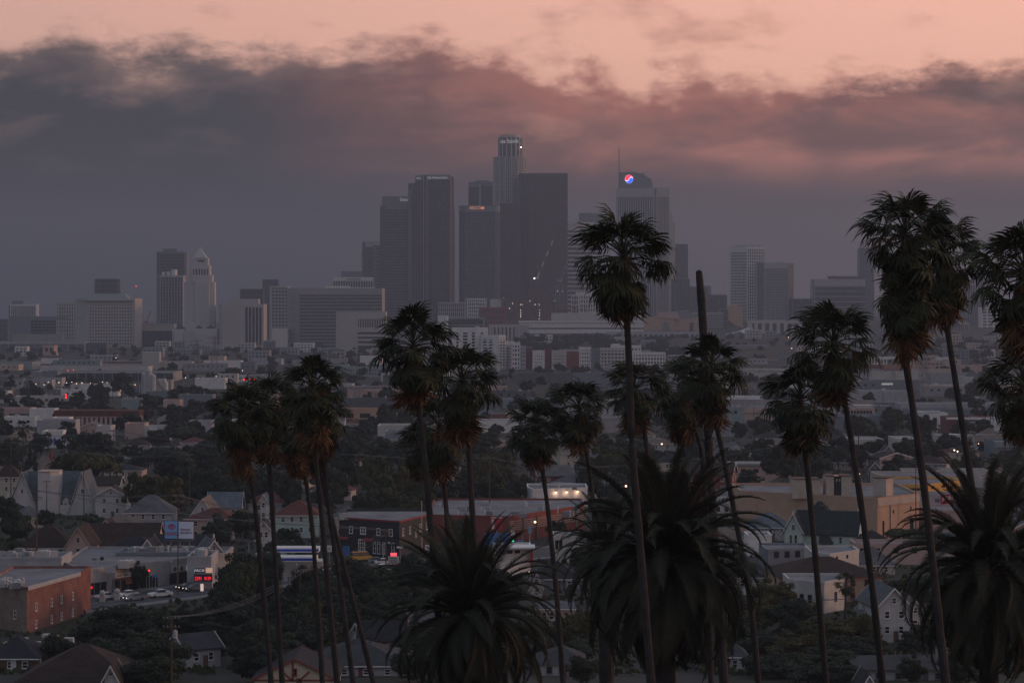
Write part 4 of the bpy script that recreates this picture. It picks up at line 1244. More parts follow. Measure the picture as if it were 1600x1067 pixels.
t = occ(bld('mural_building', 'dark red warehouse painted with two huge pale eyes', 'warehouse', [(1481, 0), (1625, 0)], 655, 1420, 'maroon', 'glass', [], 20, roof='flatwhite'))
addbox(t, 'roof_edge', 'white', 1480, 1625, 652.5, 655.5, 1420, -.6, 3)
L = t.location; YM = 1420 * t['Yk']
for cx_, nm in ((1520, 'eye'), (1545, 'eye')):
    mb = MB(); x = PX(cx_, YM) - L[0]; z = PZ(663, YM)
    N = 20
    for rr, dy, m_i in ((3.9, -.1, 0), (2.6, -.16, 1), (1.5, -.22, 0), (.8, -.28, 1)):
        mb.face([(x + rr * 1.15 * math.cos(2 * math.pi * k / N), dy, z - L[2] + rr * math.sin(2 * math.pi * k / N)) for k in range(N)], m_i)
    put('painted_eye', mb.mesh('painted_eye', [mat('mural_pale', (.38, .33, .31)), M['dgrey']]), t)
t = occ(bld('warehouse', 'white-framed glass-fronted hall beside the mural warehouse', 'warehouse', [(1443, 6), (1452, 0), (1481, 0)], 648, 1400, 'white', 'glass_dark', [G(1, 0), G(2, 1, 1.6, 1.4)], 24))
t = occ(bld('house', 'boxy white stucco house with a stepped parapet right of the mural', 'house', [(1467, 0), (1513, 0)], 683, 1060, 'offwhite', 'glass', [dict(win=dict(ys=[697], xs=[.15, .4, .7, .88], w=1.2, h=1.5))], 12))
addbox(t, 'parapet_step', 'offwhite', 1483, 1500, 679, 683.5, 1060, -.1, 8)
t = occ(bld('workshop', 'grey-blue modern workshop with a dark door at the right edge', 'workshop', [(1552, 5), (1556, 0), (1625, 0)], 693, 1010, 'bluegrey', 'glass', [None, None], 18))
addbox(t, 'door', 'glass_dark', 1562, 1583, 704, 716, 1010, -.15, .3); addbox(t, 'upper_band', 'teal', 1555.5, 1625, 690, 699, 1010, -.6, 2)
t = occ(bld('apartment_block', 'cream arcade house with small windows left of the mural', 'apartment block', [(1315, 0), (1367, 0)], 640, 1500, 'pinkwall', 'glass', [dict(win=dict(ys=[646, 652], xs=even(9), w=1.3, h=1.5))], 14))
addbox(t, 'upper_floor', 'offwhite', 1335, 1364, 633, 640.2, 1500, 2, 10)
for x0, x1, yt, Yb, wl, lab in ((1258, 1420, 613, 1800, 'lgrey', 'long pale flat shed in the rail yard, right'), (1408, 1572, 633, 1650, 'lgrey', 'very long grey shed with a white roof, right'),
                                (1420, 1560, 642, 1560, 'bluegrey', 'long blue-grey shed in front of the white-roofed shed, right'), (1240, 1330, 628, 1640, 'lgrey', 'grey shed among poles right of centre'),
                                (1300, 1374, 652, 1380, 'bluegrey', 'low blue-grey shed with a dark door, right of centre'), (1332, 1380, 689, 1060, 'offwhite', 'pale flat house behind the right trees'),
                                (1400, 1432, 688, 1080, 'offwhite', 'small pale block left of the stucco house'), (1118, 1196, 622, 1820, 'white', 'white roofed shed behind the right middle palms'),
                                (1505, 1536, 590, 2100, 'offwhite', 'white hall with a pagoda-like roof on the right'), (1536, 1600, 596, 2060, 'lgrey', 'pale long hall right of the pagoda-roofed hall'),
                                (1280, 1352, 598, 2000, 'bluegrey', 'dark low hall under the second right palm'), (800, 905, 585, 2100, 'dgrey', 'long dark viaduct wall below the coloured apartment row'),
                                (936, 1000, 655, 1400, 'concrete', 'pale wall behind the middle palm'), (880, 960, 640, 1500, 'lgrey', 'pale shed between the middle palm crowns')):
    t = occ(bld('warehouse', lab, 'warehouse', [(x0, 0), (x1, 0)], yt, Yb, wl, 'glass', [], 20, roof='flatwhite'))
    if 'pagoda' in lab:
        mb = MB(); L = t.location; YP = 2100 * t['Yk']; a, b = PX(1512, YP) - L[0], PX(1532, YP) - L[0]; z = PZ(590, YP) - L[2]
        mb.prism([(a, 2), (b, 2), (b, 14), (a, 14)], z, z + 4, 0, 0, [(a + 3, 5), (b - 3, 5), (b - 3, 11), (a + 3, 11)]); mb.box(a + 3.5, b - 3.5, 5.5, 10.5, z + 4, z + 5.2)
        mb.build('pagoda_roof', M['roof_grey'], t)
Yb = 1940
t = occ(bld('warehouse', 'low dark shed carrying a small white lettered sign', 'warehouse', [(1345, 0), (1440, 0)], 596, Yb, 'bluegrey', 'glass', [], 12))
sign(t, 'cumuru', 1386, 599.5, Yb, 4.2, emis('sign_lit', (.9, .87, .84), .35), -.3)
# terrace roofs and flats around px 1020-1240
for q in (('apartment_block', 'two-storey pink flats with pale windows left of the tan building', [(1136, 0), (1236, 0)], 727, 835, 'pinkwall', dict(win=dict(ys=[738.5], xs=[.12, .26, .45, .66, .86], w=1.8, h=1.3)), 10),):
    t = occ(bld(q[0], q[1], 'apartment block', q[2], q[3], q[4], q[5], 'glass', [q[6]], q[7]))
    addbox(t, 'roof_edge', 'teal', 1134, 1238, 724.5, 727.3, 835, -.7, 11)

# filler: sheds and workshops of the flats, one thing each
r2 = random.Random(5)
FLAT = [('lgrey', 'pale grey'), ('offwhite', 'off-white'), ('concrete', 'concrete grey'), ('bluegrey', 'blue-grey'), ('dgrey', 'dark grey'), ('teal', 'grey-green'), ('grey', 'mid-grey'), ('white', 'white'), ('beige', 'beige')]
n_ = 0
while n_ < 120:
    Yb = r2.uniform(1080, 2500); k = r2.uniform(-.235, .235); x = k * Yb; wd = r2.choice([r2.uniform(9, 20), r2.uniform(14, 34), r2.uniform(20, 46)]); dp = r2.uniform(10, 22)
    n_ += .02
    if not free(x - wd / 2 - 2, x + wd / 2 + 2, Yb - 2, Yb + dp + 3) or any(abs(Yb - q) < 24 for q in (1490, 2025, 2590)):
        continue
    n_ += .98
    h = r2.uniform(4, 10); wl, nm = r2.choice(FLAT); px0, px1 = CX + (x - wd / 2) * F / Yb, CX + (x + wd / 2) * F / Yb
    yt = HY + (CZ - h) * F / Yb
    wn = r2.choice([0, 1])
    fac = [dict(win=dict(ys=[yt + 2.6 * F / Yb], xs=even(int(wd / 5)), w=1.5, h=1.4))] if wn else []
    t = occ(bld('warehouse', None, 'warehouse', [(px0, 0), (px1, 0)], yt, Yb, wl, 'glass', fac, dp, roof=r2.choice(['flatroof', 'flatwhite', 'flatroof']), parapet=.5, group='flat sheds of the rail yard district'))
    if Yb < 1900: plant(t, r2.randrange(2, 6), n_.__hash__() % 97)
    AUTO.append((t, nm + (' windowed' if wn else '') + ' flat-roofed shed', (px0 + px1) / 2, yt, Yb))
n_ = 0
while n_ < 70:
    Yb = r2.uniform(2500, 3300); k = r2.uniform(.12, .235) if n_ < 34 else r2.uniform(-.22, .12); x = k * Yb; wd = r2.uniform(12, 30); dp = r2.uniform(10, 16)
    n_ += .01
    if not free(x - wd / 2 - 2, x + wd / 2 + 2, Yb - 2, Yb + dp + 3):
        continue
    n_ += .99
    h = r2.uniform(6, 13); wl, nm = r2.choice(FLAT); px0, px1 = CX + (x - wd / 2) * F / Yb, CX + (x + wd / 2) * F / Yb
    z = gz(x, Yb) + h; yt = HY + (CZ - z) * F / Yb
    t = occ(bld('apartment_block', None, 'apartment block', [(px0, 0), (px1, 0)], yt, Yb, wl, 'glass', [G(max(3, int(wd / 4)), max(2, int(h / 3)), 1.8, 1.6, d=.3)], dp, parapet=.6, group='small blocks at the foot of downtown'))
    AUTO.append((t, nm + ' small windowed block', (px0 + px1) / 2, yt, Yb))
# ------------------------------------------------------------------ near streets
# A-frame church
Y = 690
root = thing('church', 'white A-frame church with blue-grey roofs and a square centre tower', 'church', (PX(85, Y), Y, -.3))
L = root.location
q = lambda px: PX(px, Y) - L[0]
zz = lambda py: PZ(py, Y) + .3
zr = zz(737)
rb = MB()
for s in (1, -1):       # main steep roof, ridge along the street
    a, b, c, d_ = (q(38), 4, zr), (q(131), 4, zr), (q(131), 4 - s * 5.2, 1.6), (q(38), 4 - s * 5.2, 1.6)
    pts = [a, b, c, d_]; rb.face(pts if s < 0 else pts[::-1]); rb.face([(x, y, z - .25) for x, y, z in (pts[::-1] if s < 0 else pts)])
rb.build('roof', M['roof_blue'], root)
for px0, pxa, px1, nm in ((12, 38, 64, 'left'), (110, 131, 153, 'right')):       # gabled cross wings facing the street
    wb = MB(); x0, xa, x1 = q(px0), q(pxa), q(px1)
    wb.face([(x0, -3, 0), (x1, -3, 0), (xa, -3, zr)]); wb.build('gable_wall', M['siding'], root)
    wb = MB(); wb.face([(x0, 11, 0), (xa, 11, zr), (x1, 11, 0)]); wb.build('rear_gable', M['siding'], root)
    gb = MB()
    for a, b in (((x0 - .4, 0), (xa, zr + .2)), ((x1 + .4, 0), (xa, zr + .2))):
        pts = [(a[0], -3.6, a[1]), (b[0], -3.6, b[1]), (b[0], 11.6, b[1]), (a[0], 11.6, a[1])]
        if a[0] > b[0]: pts = pts[::-1]
        gb.face(pts[::-1]); gb.face([(x, y, z - .3) for x, y, z in pts])
    gb.build('wing_roof', M['roof_blue'], root)
    fb = MB()
    for a, b in (((x0 - .4, 0), (xa, zr + .2)), ((x1 + .4, 0), (xa, zr + .2))):
        fb.obox((a[0], -3.66, a[1] - .1), (b[0] - a[0], 0, b[1] - a[1]), (0, .08, 0), (0, 0, .38))
    fb.build('barge_board', M['white'], root)
    windows(root, (x0, -3), (x1, -3), [zr * .52], [.5], .9, 1.3)
tb = MB(); tb.box(q(65), q(84), -5.5, 2, 0, zz(735)); tb.prism([(q(84), -5.5), (q(95.5), -3.5), (q(95.5), 2), (q(84), 2)], 0, zz(735.0)); tb.build('tower', M['siding'], root)
tb = MB(); tb.prism([(q(64.6), -5.7), (q(84), -5.7), (q(95.8), -3.7), (q(95.8), 2.2), (q(64.6), 2.2)], zz(735), zz(734)); tb.build('tower_cap', M['pinkwall'], root)
db = MB(); db.box(-.9, .9, -.2, 1.8, 0, 2.2); db.prism([(-1.1, -.4), (1.1, -.4), (1.1, 2), (-1.1, 2)], 2.2, 3.3, 0, 0, [(-.05, -.4), (.05, -.4), (.05, 2), (-.05, 2)])
dm = put('dormer', db.mesh('dormer', M['siding']), root, (q(104), -1.2, 1.8)); put('window', winmesh(.8, 1.3, 'double', 'white'), dm, (0, -.22, .5))
pb = MB(); pb.box(q(96), q(118), -3.2, 0, 0, 3.1); pb.build('lobby', M['siding'], root)
occ(root)

H = house
for a in (
    dict(label='house with a cream wall and brown roof above the left edge of the church', x0=-14, x1=34, yridge=726, yeave=743, Y=745, wall='siding_cream', roof='roof_brown', kind='hip', wins=3),
    dict(label='brown-roofed gabled house with a chimney behind the church', x0=44, x1=88, yridge=712, yeave=732, Y=790, wall='beige', roof='roof_tan', kind='hip', wins=2, chimney=True),
    dict(label='white house with a low gable right of the church', x0=146, x1=200, yridge=762, yeave=775, Y=676, wall='siding', roof='roof_brown', ridge='y', wins=2),
    dict(label='brown-roofed house with a cream gable behind the white low gabled house', x0=131, x1=188, yridge=746, yeave=757, Y=715, wall='siding_cream', roof='roof_brown', kind='gable', wins=2),
    dict(label='long single-storey house with a flat brown roof left of the tree belt', x0=160, x1=224, yridge=727, yeave=734, Y=770, wall='beige', roof='roof_dark', kind='hip', wins=5),
    dict(label='grey hip-roofed house in front of the light green trees', x0=191, x1=272, yridge=775, yeave=799, Y=640, wall='lgrey', roof='roof_grey', kind='hip', wins=4),
    dict(label='white-gabled house with bold white barge boards beside the grey hip roof', x0=297, x1=336, yridge=780, yeave=803, Y=632, wall='siding', roof='roof_tan', ridge='y', wins=2, dep=14),
    dict(label='grey-blue roofed house right of the bold white gable', x0=322, x1=378, yridge=771, yeave=792, Y=655, wall='offwhite', roof='roof_blue', kind='gable', wins=3),
    dict(label='brown-roofed bungalow with a pink gable, left of a pair', x0=28, x1=112, yridge=822, yeave=853, Y=566, wall='siding_cream', roof='roof_brown', kind='hip', wins=4),
    dict(label='small pink front gable of the left brown bungalow', x0=100, x1=144, yridge=825, yeave=852, Y=560, wall='pinkwall', roof='roof_brown', ridge='y', wins=1, frame='pinkwall', dep=12),
    dict(label='brown-roofed bungalow with two pink gables, right of a pair', x0=122, x1=246, yridge=822, yeave=854, Y=578, wall='siding_cream', roof='roof_brown', kind='gable', wins=5, frame='pinkwall'),
    dict(label='pink peak gable on top of the right brown bungalow', x0=148, x1=182, yridge=813, yeave=829, Y=586, wall='pinkwall', roof='roof_brown', ridge='y', wins=0, frame='pinkwall', dep=8),
    dict(label='dark-roofed cottage with white eaves left of the billboard', x0=154, x1=258, yridge=841, yeave=861, Y=544, wall='siding', roof='roof_dark', kind='hip', wins=5),
    dict(label='white front gable of the dark-roofed cottage', x0=215, x1=246, yridge=844, yeave=860, Y=536, wall='siding', roof='roof_dark', ridge='y', wins=0, dep=10),
    dict(label='house with red-brown hip roof and pale green walls behind the left trunks', x0=427, x1=500, yridge=783, yeave=803, Y=620, wall='siding_mint', roof='roof_red', kind='hip', wins=4, dep=11),
    dict(label='grey hip-roofed house beside the red-brown hip roof', x0=516, x1=564, yridge=792, yeave=806, Y=622, wall='beige', roof='roof_grey', kind='hip', wins=2),
    dict(label='tall narrow white house between the left palm trunks', x0=399, x1=425, yridge=815, yeave=826, Y=570, wall='siding', roof='roof_dark', ridge='y', wins=2),
    dict(label='white-gabled slim house left of the left palm trunks', x0=404, x1=419, yridge=773, yeave=781, Y=655, wall='siding', roof='roof_blue', ridge='y', wins=1),
    dict(label='dark red house with a white-edged gable and grey roof', x0=838, x1=900, yridge=729, yeave=743, Y=818, wall='maroon', roof='roof_grey', kind='gable', ridge='x', wins=2, rz=.25),
    dict(label='two-storey dark red house with white window frames behind the centre date palm', x0=1062, x1=1146, yridge=725, yeave=741, Y=730, wall='maroon', roof='roof_brown', kind='gable', wins=4, rz=-.2),
    dict(label='house with a white-edged dark gable among the right trees', x0=1372, x1=1404, yridge=697, yeave=712, Y=905, wall='bluegrey', roof='roof_dark', ridge='y', wins=1),
    dict(label='dark house with a pale barge gable behind the tan building', x0=1356, x1=1378, yridge=723, yeave=733, Y=800, wall='dgrey', roof='roof_dark', ridge='y', wins=1),
    dict(label='small house with three white window bays behind the first right trunk', x0=1444, x1=1466, yridge=711, yeave=716, Y=850, wall='siding', roof='roof_dark', kind='hip', wins=3),
    dict(label='cream cottage below the three white window bays', x0=1448, x1=1470, yridge=727, yeave=733, Y=800, wall='siding_cream', roof='roof_grey', kind='hip', wins=1),
    dict(label='grey-roofed house with a white dormer gable right of the middle palms', x0=1138, x1=1162, yridge=697, yeave=706, Y=900, wall='siding', roof='roof_grey', ridge='y', wins=1),
    dict(label='big grey-roofed house behind the pink flats', x0=1112, x1=1180, yridge=692, yeave=710, Y=940, wall='beige', roof='roof_grey', kind='hip', wins=3),
    dict(label='narrow house with a white stepped gable behind the pink flats', x0=1172, x1=1186, yridge=695, yeave=703, Y=890, wall='siding', roof='roof_dark', ridge='y', wins=1),
    dict(label='tall house with wide dark roof and pale upper wall left of second right palm', x0=1183, x1=1222, yridge=676, yeave=684, Y=960, wall='lgrey', roof='roof_dark', kind='hip', wins=0, dep=12),
    dict(label='brown-roofed house left of the tall dark-roofed house', x0=1060, x1=1118, yridge=690, yeave=704, Y=960, wall='pinkwall', roof='roof_red', kind='hip', wins=3),
    dict(label='low house with a terracotta hip roof in front of the big grey roof', x0=1120, x1=1160, yridge=709, yeave=718, Y=880, wall='beige', roof='roof_tan', kind='hip', wins=3),
    # lower right
    dict(label='grey hip-roofed house left of the mint gabled house', x0=1168, x1=1240, yridge=802, yeave=822, Y=612, wall='lgrey', roof='roof_blue', kind='hip', wins=3),
    dict(label='dark brown hip-roofed house with peach walls on the lower right', x0=1214, x1=1384, yridge=876, yeave=900, Y=486, wall='tan', roof='roof_brown', kind='hip', wins=6, dep=17, frame='redbrick', rz=.12),
    dict(label='grey pyramid-roofed house right of the mint gabled house', x0=1330, x1=1402, yridge=856, yeave=880, Y=536, wall='offwhite', roof='roof_grey', kind='hip', wins=3),
    dict(label='dark-roofed shed under the tan building wall', x0=1338, x1=1392, yridge=830, yeave=842, Y=582, wall='brown', roof='roof_dark', kind='hip', wins=0),
    dict(label='tall white gabled house with a round-topped window in the lower right', x0=1366, x1=1428, yridge=920, yeave=948, Y=428, wall='siding', roof='roof_grey', ridge='y', wins=2, dep=14, rz=.1),
    dict(label='white lean-to wing left of the tall white gabled house', x0=1345, x1=1374, yridge=946, yeave=958, Y=436, wall='siding', roof='roof_grey', ridge='y', wins=0, dep=8),
    dict(label='white rear wing right of the tall white gabled house', x0=1408, x1=1452, yridge=938, yeave=962, Y=440, wall='siding', roof='roof_tan', ridge='y', wins=1, dep=14),
    dict(label='wide grey roof across the lower right corner', x0=1338, x1=1532, yridge=1032, yeave=1060, Y=378, wall='lgrey', roof='roof_slate', kind='hip', wins=5, dep=14, frame='dgrey'),
    dict(label='small dark roof with a white gable at the lower right edge', x0=1344, x1=1372, yridge=1056, yeave=1070, Y=352, wall='siding', roof='roof_dark', ridge='y', wins=1, dep=8),
    # bottom edge
    dict(label='grey clapboard house with a pinkish right gable at the lower left', x0=284, x1=352, yridge=994, yeave=1012, Y=398, wall='lgrey', roof='roof_slate', kind='gable', wins=2, rz=.55, dep=7.5),
    dict(label='dark brown hipped roof at the lower left corner', x0=18, x1=214, yridge=1017, yeave=1064, Y=356, wall='brown', roof='roof_brown', kind='hip', wins=4, dep=17),
    dict(label='little white gablet house front on the brown roof', x0=158, x1=188, yridge=1041, yeave=1059, Y=349, wall='siding', roof='roof_brown', ridge='y', wins=0, dep=6),
    dict(label='black-roofed house at the left edge of the bottom', x0=-30, x1=62, yridge=1000, yeave=1026, Y=392, wall='brown', roof='roof_dark', kind='hip', wins=3, dep=12),
    dict(label='half-timbered cream gable between the left trunks at the bottom', x0=392, x1=528, yridge=1030, yeave=1064, Y=362, wall='siding_cream', roof='roof_dark', ridge='y', wins=3, frame='redbrick', dep=13),
    dict(label='wide grey shingle roof between the left trunks at the bottom', x0=470, x1=640, yridge=1008, yeave=1060, Y=384, wall='lgrey', roof='roof_slate', kind='hip', wins=4, dep=16),
    dict(label='small house with a white gable and blue-grey window between the left trunks', x0=541, x1=568, yridge=974, yeave=990, Y=424, wall='siding', roof='roof_dark', ridge='y', wins=1, dep=10),
    dict(label='dark grey roof with a pink ridge behind the small white gable', x0=556, x1=636, yridge=974, yeave=1004, Y=418, wall='beige', roof='roof_dark', kind='gable', wins=2, frame='pinkwall'),
    dict(label='pale roofed house left of the second date palm crown', x0=628, x1=684, yridge=950, yeave=972, Y=442, wall='offwhite', roof='roof_grey', kind='gable', wins=2, rz=.3, frame='redbrick'),
    dict(label='flat grey-roofed house between the two centre date palms', x0=826, x1=910, yridge=880, yeave=902, Y=508, wall='bluegrey', roof='roof_dark', kind='hip', wins=3),
    dict(label='small pale gabled house by the lamp post between the date palms', x0=826, x1=850, yridge=897, yeave=915, Y=492, wall='siding_cream', roof='roof_dark', ridge='y', wins=1, dep=8),
    dict(label='pink-walled house with a pale flat roof between the date palms', x0=836, x1=900, yridge=942, yeave=950, Y=446, wall='pinkwall', roof='roof_grey', kind='hip', wins=4, dep=10),
    dict(label='grey low house at the bottom between the date palms', x0=838, x1=918, yridge=1014, yeave=1034, Y=385, wall='lgrey', roof='roof_slate', kind='hip', wins=3, dep=11, frame='dgrey'),
    dict(label='cream house at the foot of the centre date palm, right side', x0=1136, x1=1172, yridge=1010, yeave=1024, Y=392, wall='pinkwall', roof='roof_slate', kind='hip', wins=2, dep=8),
    dict(label='grey roof with a blue edge right of the centre date palm', x0=1120, x1=1200, yridge=885, yeave=900, Y=498, wall='offwhite', roof='roof_slate', kind='hip', wins=5),
    dict(label='pale house at the right edge under the right date palm', x0=1470, x1=1560, yridge=996, yeave=1010, Y=400, wall='siding', roof='roof_slate', kind='hip', wins=4),
):
    occ(H(**a))

# timber pieces of the half-timbered gable
for o in COL.objects:
    if o.get('label', '').startswith('half-timbered'):
        wd = (528 - 392) * 362 / F / 2 - .5
        ze_ = PZ(1064, 362) - o.location[2]; zr_ = PZ(1030, 362) - o.location[2]
        for x0, z0, x1, z1 in ((-wd, ze_, wd, ze_), (-.1, ze_, -.1, zr_ - .4), (-2.2, ze_ + 1.6, -.4, ze_), (2.2, ze_ + 1.6, .4, ze_)):
            mb = MB(); dx, dz = x1 - x0, z1 - z0; ln = math.hypot(dx, dz)
            mb.obox((x0, -.08, z0), (dx, 0, dz), (0, .06, 0), (-dz / ln * .3, 0, dx / ln * .3)); put('timber', mb.mesh('timber', M['redbrick']), o)

# mint house: cross gable on the left, gable end on the right, pyramid cap behind
Y = 588
a = H('mint green gabled house with a dark green roof, white trims and finials', 1238, 1342, 801, 833, Y, 'siding_mint', 'roof_green', 'gable', 'x', 9.5, -.32, 0, frame='siding_mint')
L = a.location
def lx_(px, y=0): return (px - 1290) * Y / F
gw = MB(); x0, x1, xa = lx_(1228), lx_(1256), lx_(1236); z_e, z_r = PZ(829, Y) - L[2], PZ(803, Y) - L[2]
xm = (x0 + x1) / 2
gw.box(x0, x1, -2.4, 4, 0, z_e); gw.prism([(x0, -2.4), (x1, -2.4), (x1, 4), (x0, 4)], z_e, z_r - .1, 0, 0, [(xm - .02, -2.4), (xm + .02, -2.4), (xm + .02, 4), (xm - .02, 4)])
gw.build('front_gable', M['siding_mint'], a)
rb = MB()
for s in (-1, 1):
    e = xm + s * ((x1 - x0) / 2 + .6); zl = z_e - .9
    pts = [(e, -3.0, zl), (e, 5, zl), (xm, 5, z_r + .1), (xm, -3.0, z_r + .1)]
    rb.face(pts if s > 0 else pts[::-1]); rb.face([(x, y, z - .2) for x, y, z in (pts[::-1] if s > 0 else pts)])
    fb = MB(); fb.obox((e, -3.06, zl - .1), (xm - e, 0, z_r + .1 - zl), (0, .1, 0), (0, 0, .34)); fb.build('barge_board', M['white'], a)
rb.build('roof', M['roof_green'], a)
windows(a, (x0, -2.4), (x1, -2.4), [z_e - 3.6], [.36, .64], .75, 2.6, 'double', 'siding_mint'); windows(a, (x0, -2.4), (x1, -2.4), [z_e + .2], [.5], .9, 1.3, 'double', 'siding_mint')
for px, z in ((1242, z_r), (1338, PZ(801, Y) - L[2])):
    mb = MB(); mb.tube([(0, 0, 0), (0, 0, 1.3)], [.09, .03], 6); mb.ball((0, 0, .5), .16); put('finial', mb.mesh('finial', M['white']), a, (lx_(px) if px < 1300 else lx_(1336), -2.6 if px < 1300 else 4.7, z))
pc = MB(); u0, u1 = lx_(1254), lx_(1292); zt = PZ(786.5, Y) - L[2]; zb = PZ(806, Y) - L[2]
pc.prism([(u0, 4), (u1, 4), (u1, 9.5), (u0, 9.5)], zb, zt, 0, 0, [((u0 + u1) / 2 - .5, 6.5), ((u0 + u1) / 2 + .5, 6.5), ((u0 + u1) / 2 + .5, 7), ((u0 + u1) / 2 - .5, 7)])
pc.build('cap_roof', M['roof_green'], a)
sh = MB(); v0, v1 = lx_(1281), lx_(1303); sh.prism([(v0, -1.8), (v1, -1.8), (v1, 0), (v0, 0)], PZ(848, Y) - L[2], PZ(835, Y) - L[2], 0, 0, [(v0, -.3), (v1 - 1.4, -.3), (v1 - 1.4, 0), (v0, 0)]); sh.build('porch_roof', M['roof_green'], a)
windows(a, (lx_(1303), 0), (lx_(1322), 0), [PZ(848, Y) - L[2]], [.55], .7, 1.6, 'double', 'siding_mint')
occ(a)

# big windowless tan building
Y = 612
t = bld('auditorium', 'big windowless tan building with three boxy roof houses', 'auditorium', [(1157, 24), (1371, 0), (1436, 14)], 781, Y, 'tan', 'glass', [], 26, parapet=.6)
occ(t)
L = t.location
for x0, x1, yt, yb, dy in ((1239, 1281, 749, 771, 12), (1291, 1303, 744, 773, 11), (1315, 1331, 744, 773, 11)):
    addbox(t, 'roof_house', 'beige', x0, x1, yt, yb + 8, Y, dy, 7); addbox(t, 'roof_house_lid', 'brown', x0 - .4, x1 + .4, yt - 1.2, yt, Y, dy - .2, 7.4)
addbox(t, 'dark_louvre', 'glass_dark', 1303, 1315, 743.5, 780, Y, 11.8, 5)
for px in (1307.5, 1312):
    addbox(t, 'louvre_lamp', 'offwhite', px - .9, px + .9, 748, 752, Y, 11.6, .15)
mb = MB(); z0, z1 = PZ(778, Y) - L[2], PZ(750.5, Y) - L[2]
pl = [(PX(1367, Y + 6) - L[0], 9), (PX(1385, Y + 6) - L[0], 6.5), (PX(1399, Y + 6) - L[0], 9.5), (PX(1380, Y + 6) - L[0], 13)]
mb.prism(pl, z0, z1); mb.build('roof_house', M['beige'], t)
mb = MB(); mb.prism([(x * 1.003 + (.2 if k in (1, 2) else -.2), y + (-.2 if k < 2 else .2)) for k, (x, y) in enumerate(pl)], z1, z1 + .25); mb.build('roof_house_lid', M['brown'], t)
plant(t, 16, 3)
A_, B_ = Vector((PX(1371, Y) - L[0], 0, 0)), Vector((PX(1436, Y + 14) - L[0], 14, 0))
mb = MB(); n_ = Vector((14, -(B_.x - A_.x), 0)).normalized(); zt = t['zt']
mb.obox(A_ - n_ * .05 + Vector((0, 0, zt - 1.6)), B_ - A_, n_ * .3, (0, 0, 1.75)); mb.build('coping_band', M['beige'], t)
for f, z, w_, h_ in ((.38, zt - 3.9, .6, .9), (.80, zt - 3.5, .6, .9), (.14, 1.0, .8, 4.6), (.82, 1.5, 1.6, 4.0)):
    windows(t, A_.xy[:], B_.xy[:], [z], [f], w_, h_, 'plain')
for f in (.30,):
    mb = MB(); p = A_ + (B_ - A_) * f + n_ * .15; mb.tube([p, p + Vector((0, 0, zt - .5))], .12, 6); mb.build('drain_pipe', M['steel'], t)
for f in (.12, .25, .37, .5, .62, .74, .87):
    mb = MB(); a_ = Vector((PX(1157, Y + 24) - L[0], 24, 0)); p = a_ + (A_ - a_) * f; d2 = (A_ - a_).normalized(); n2 = Vector((d2.y, -d2.x, 0))
    mb.obox(p - d2 * .12 + n2 * -.05, d2 * .24, n2 * .12, (0, 0, zt - .6)); put('pilaster', mb.mesh('pilaster', M['tan']), t)

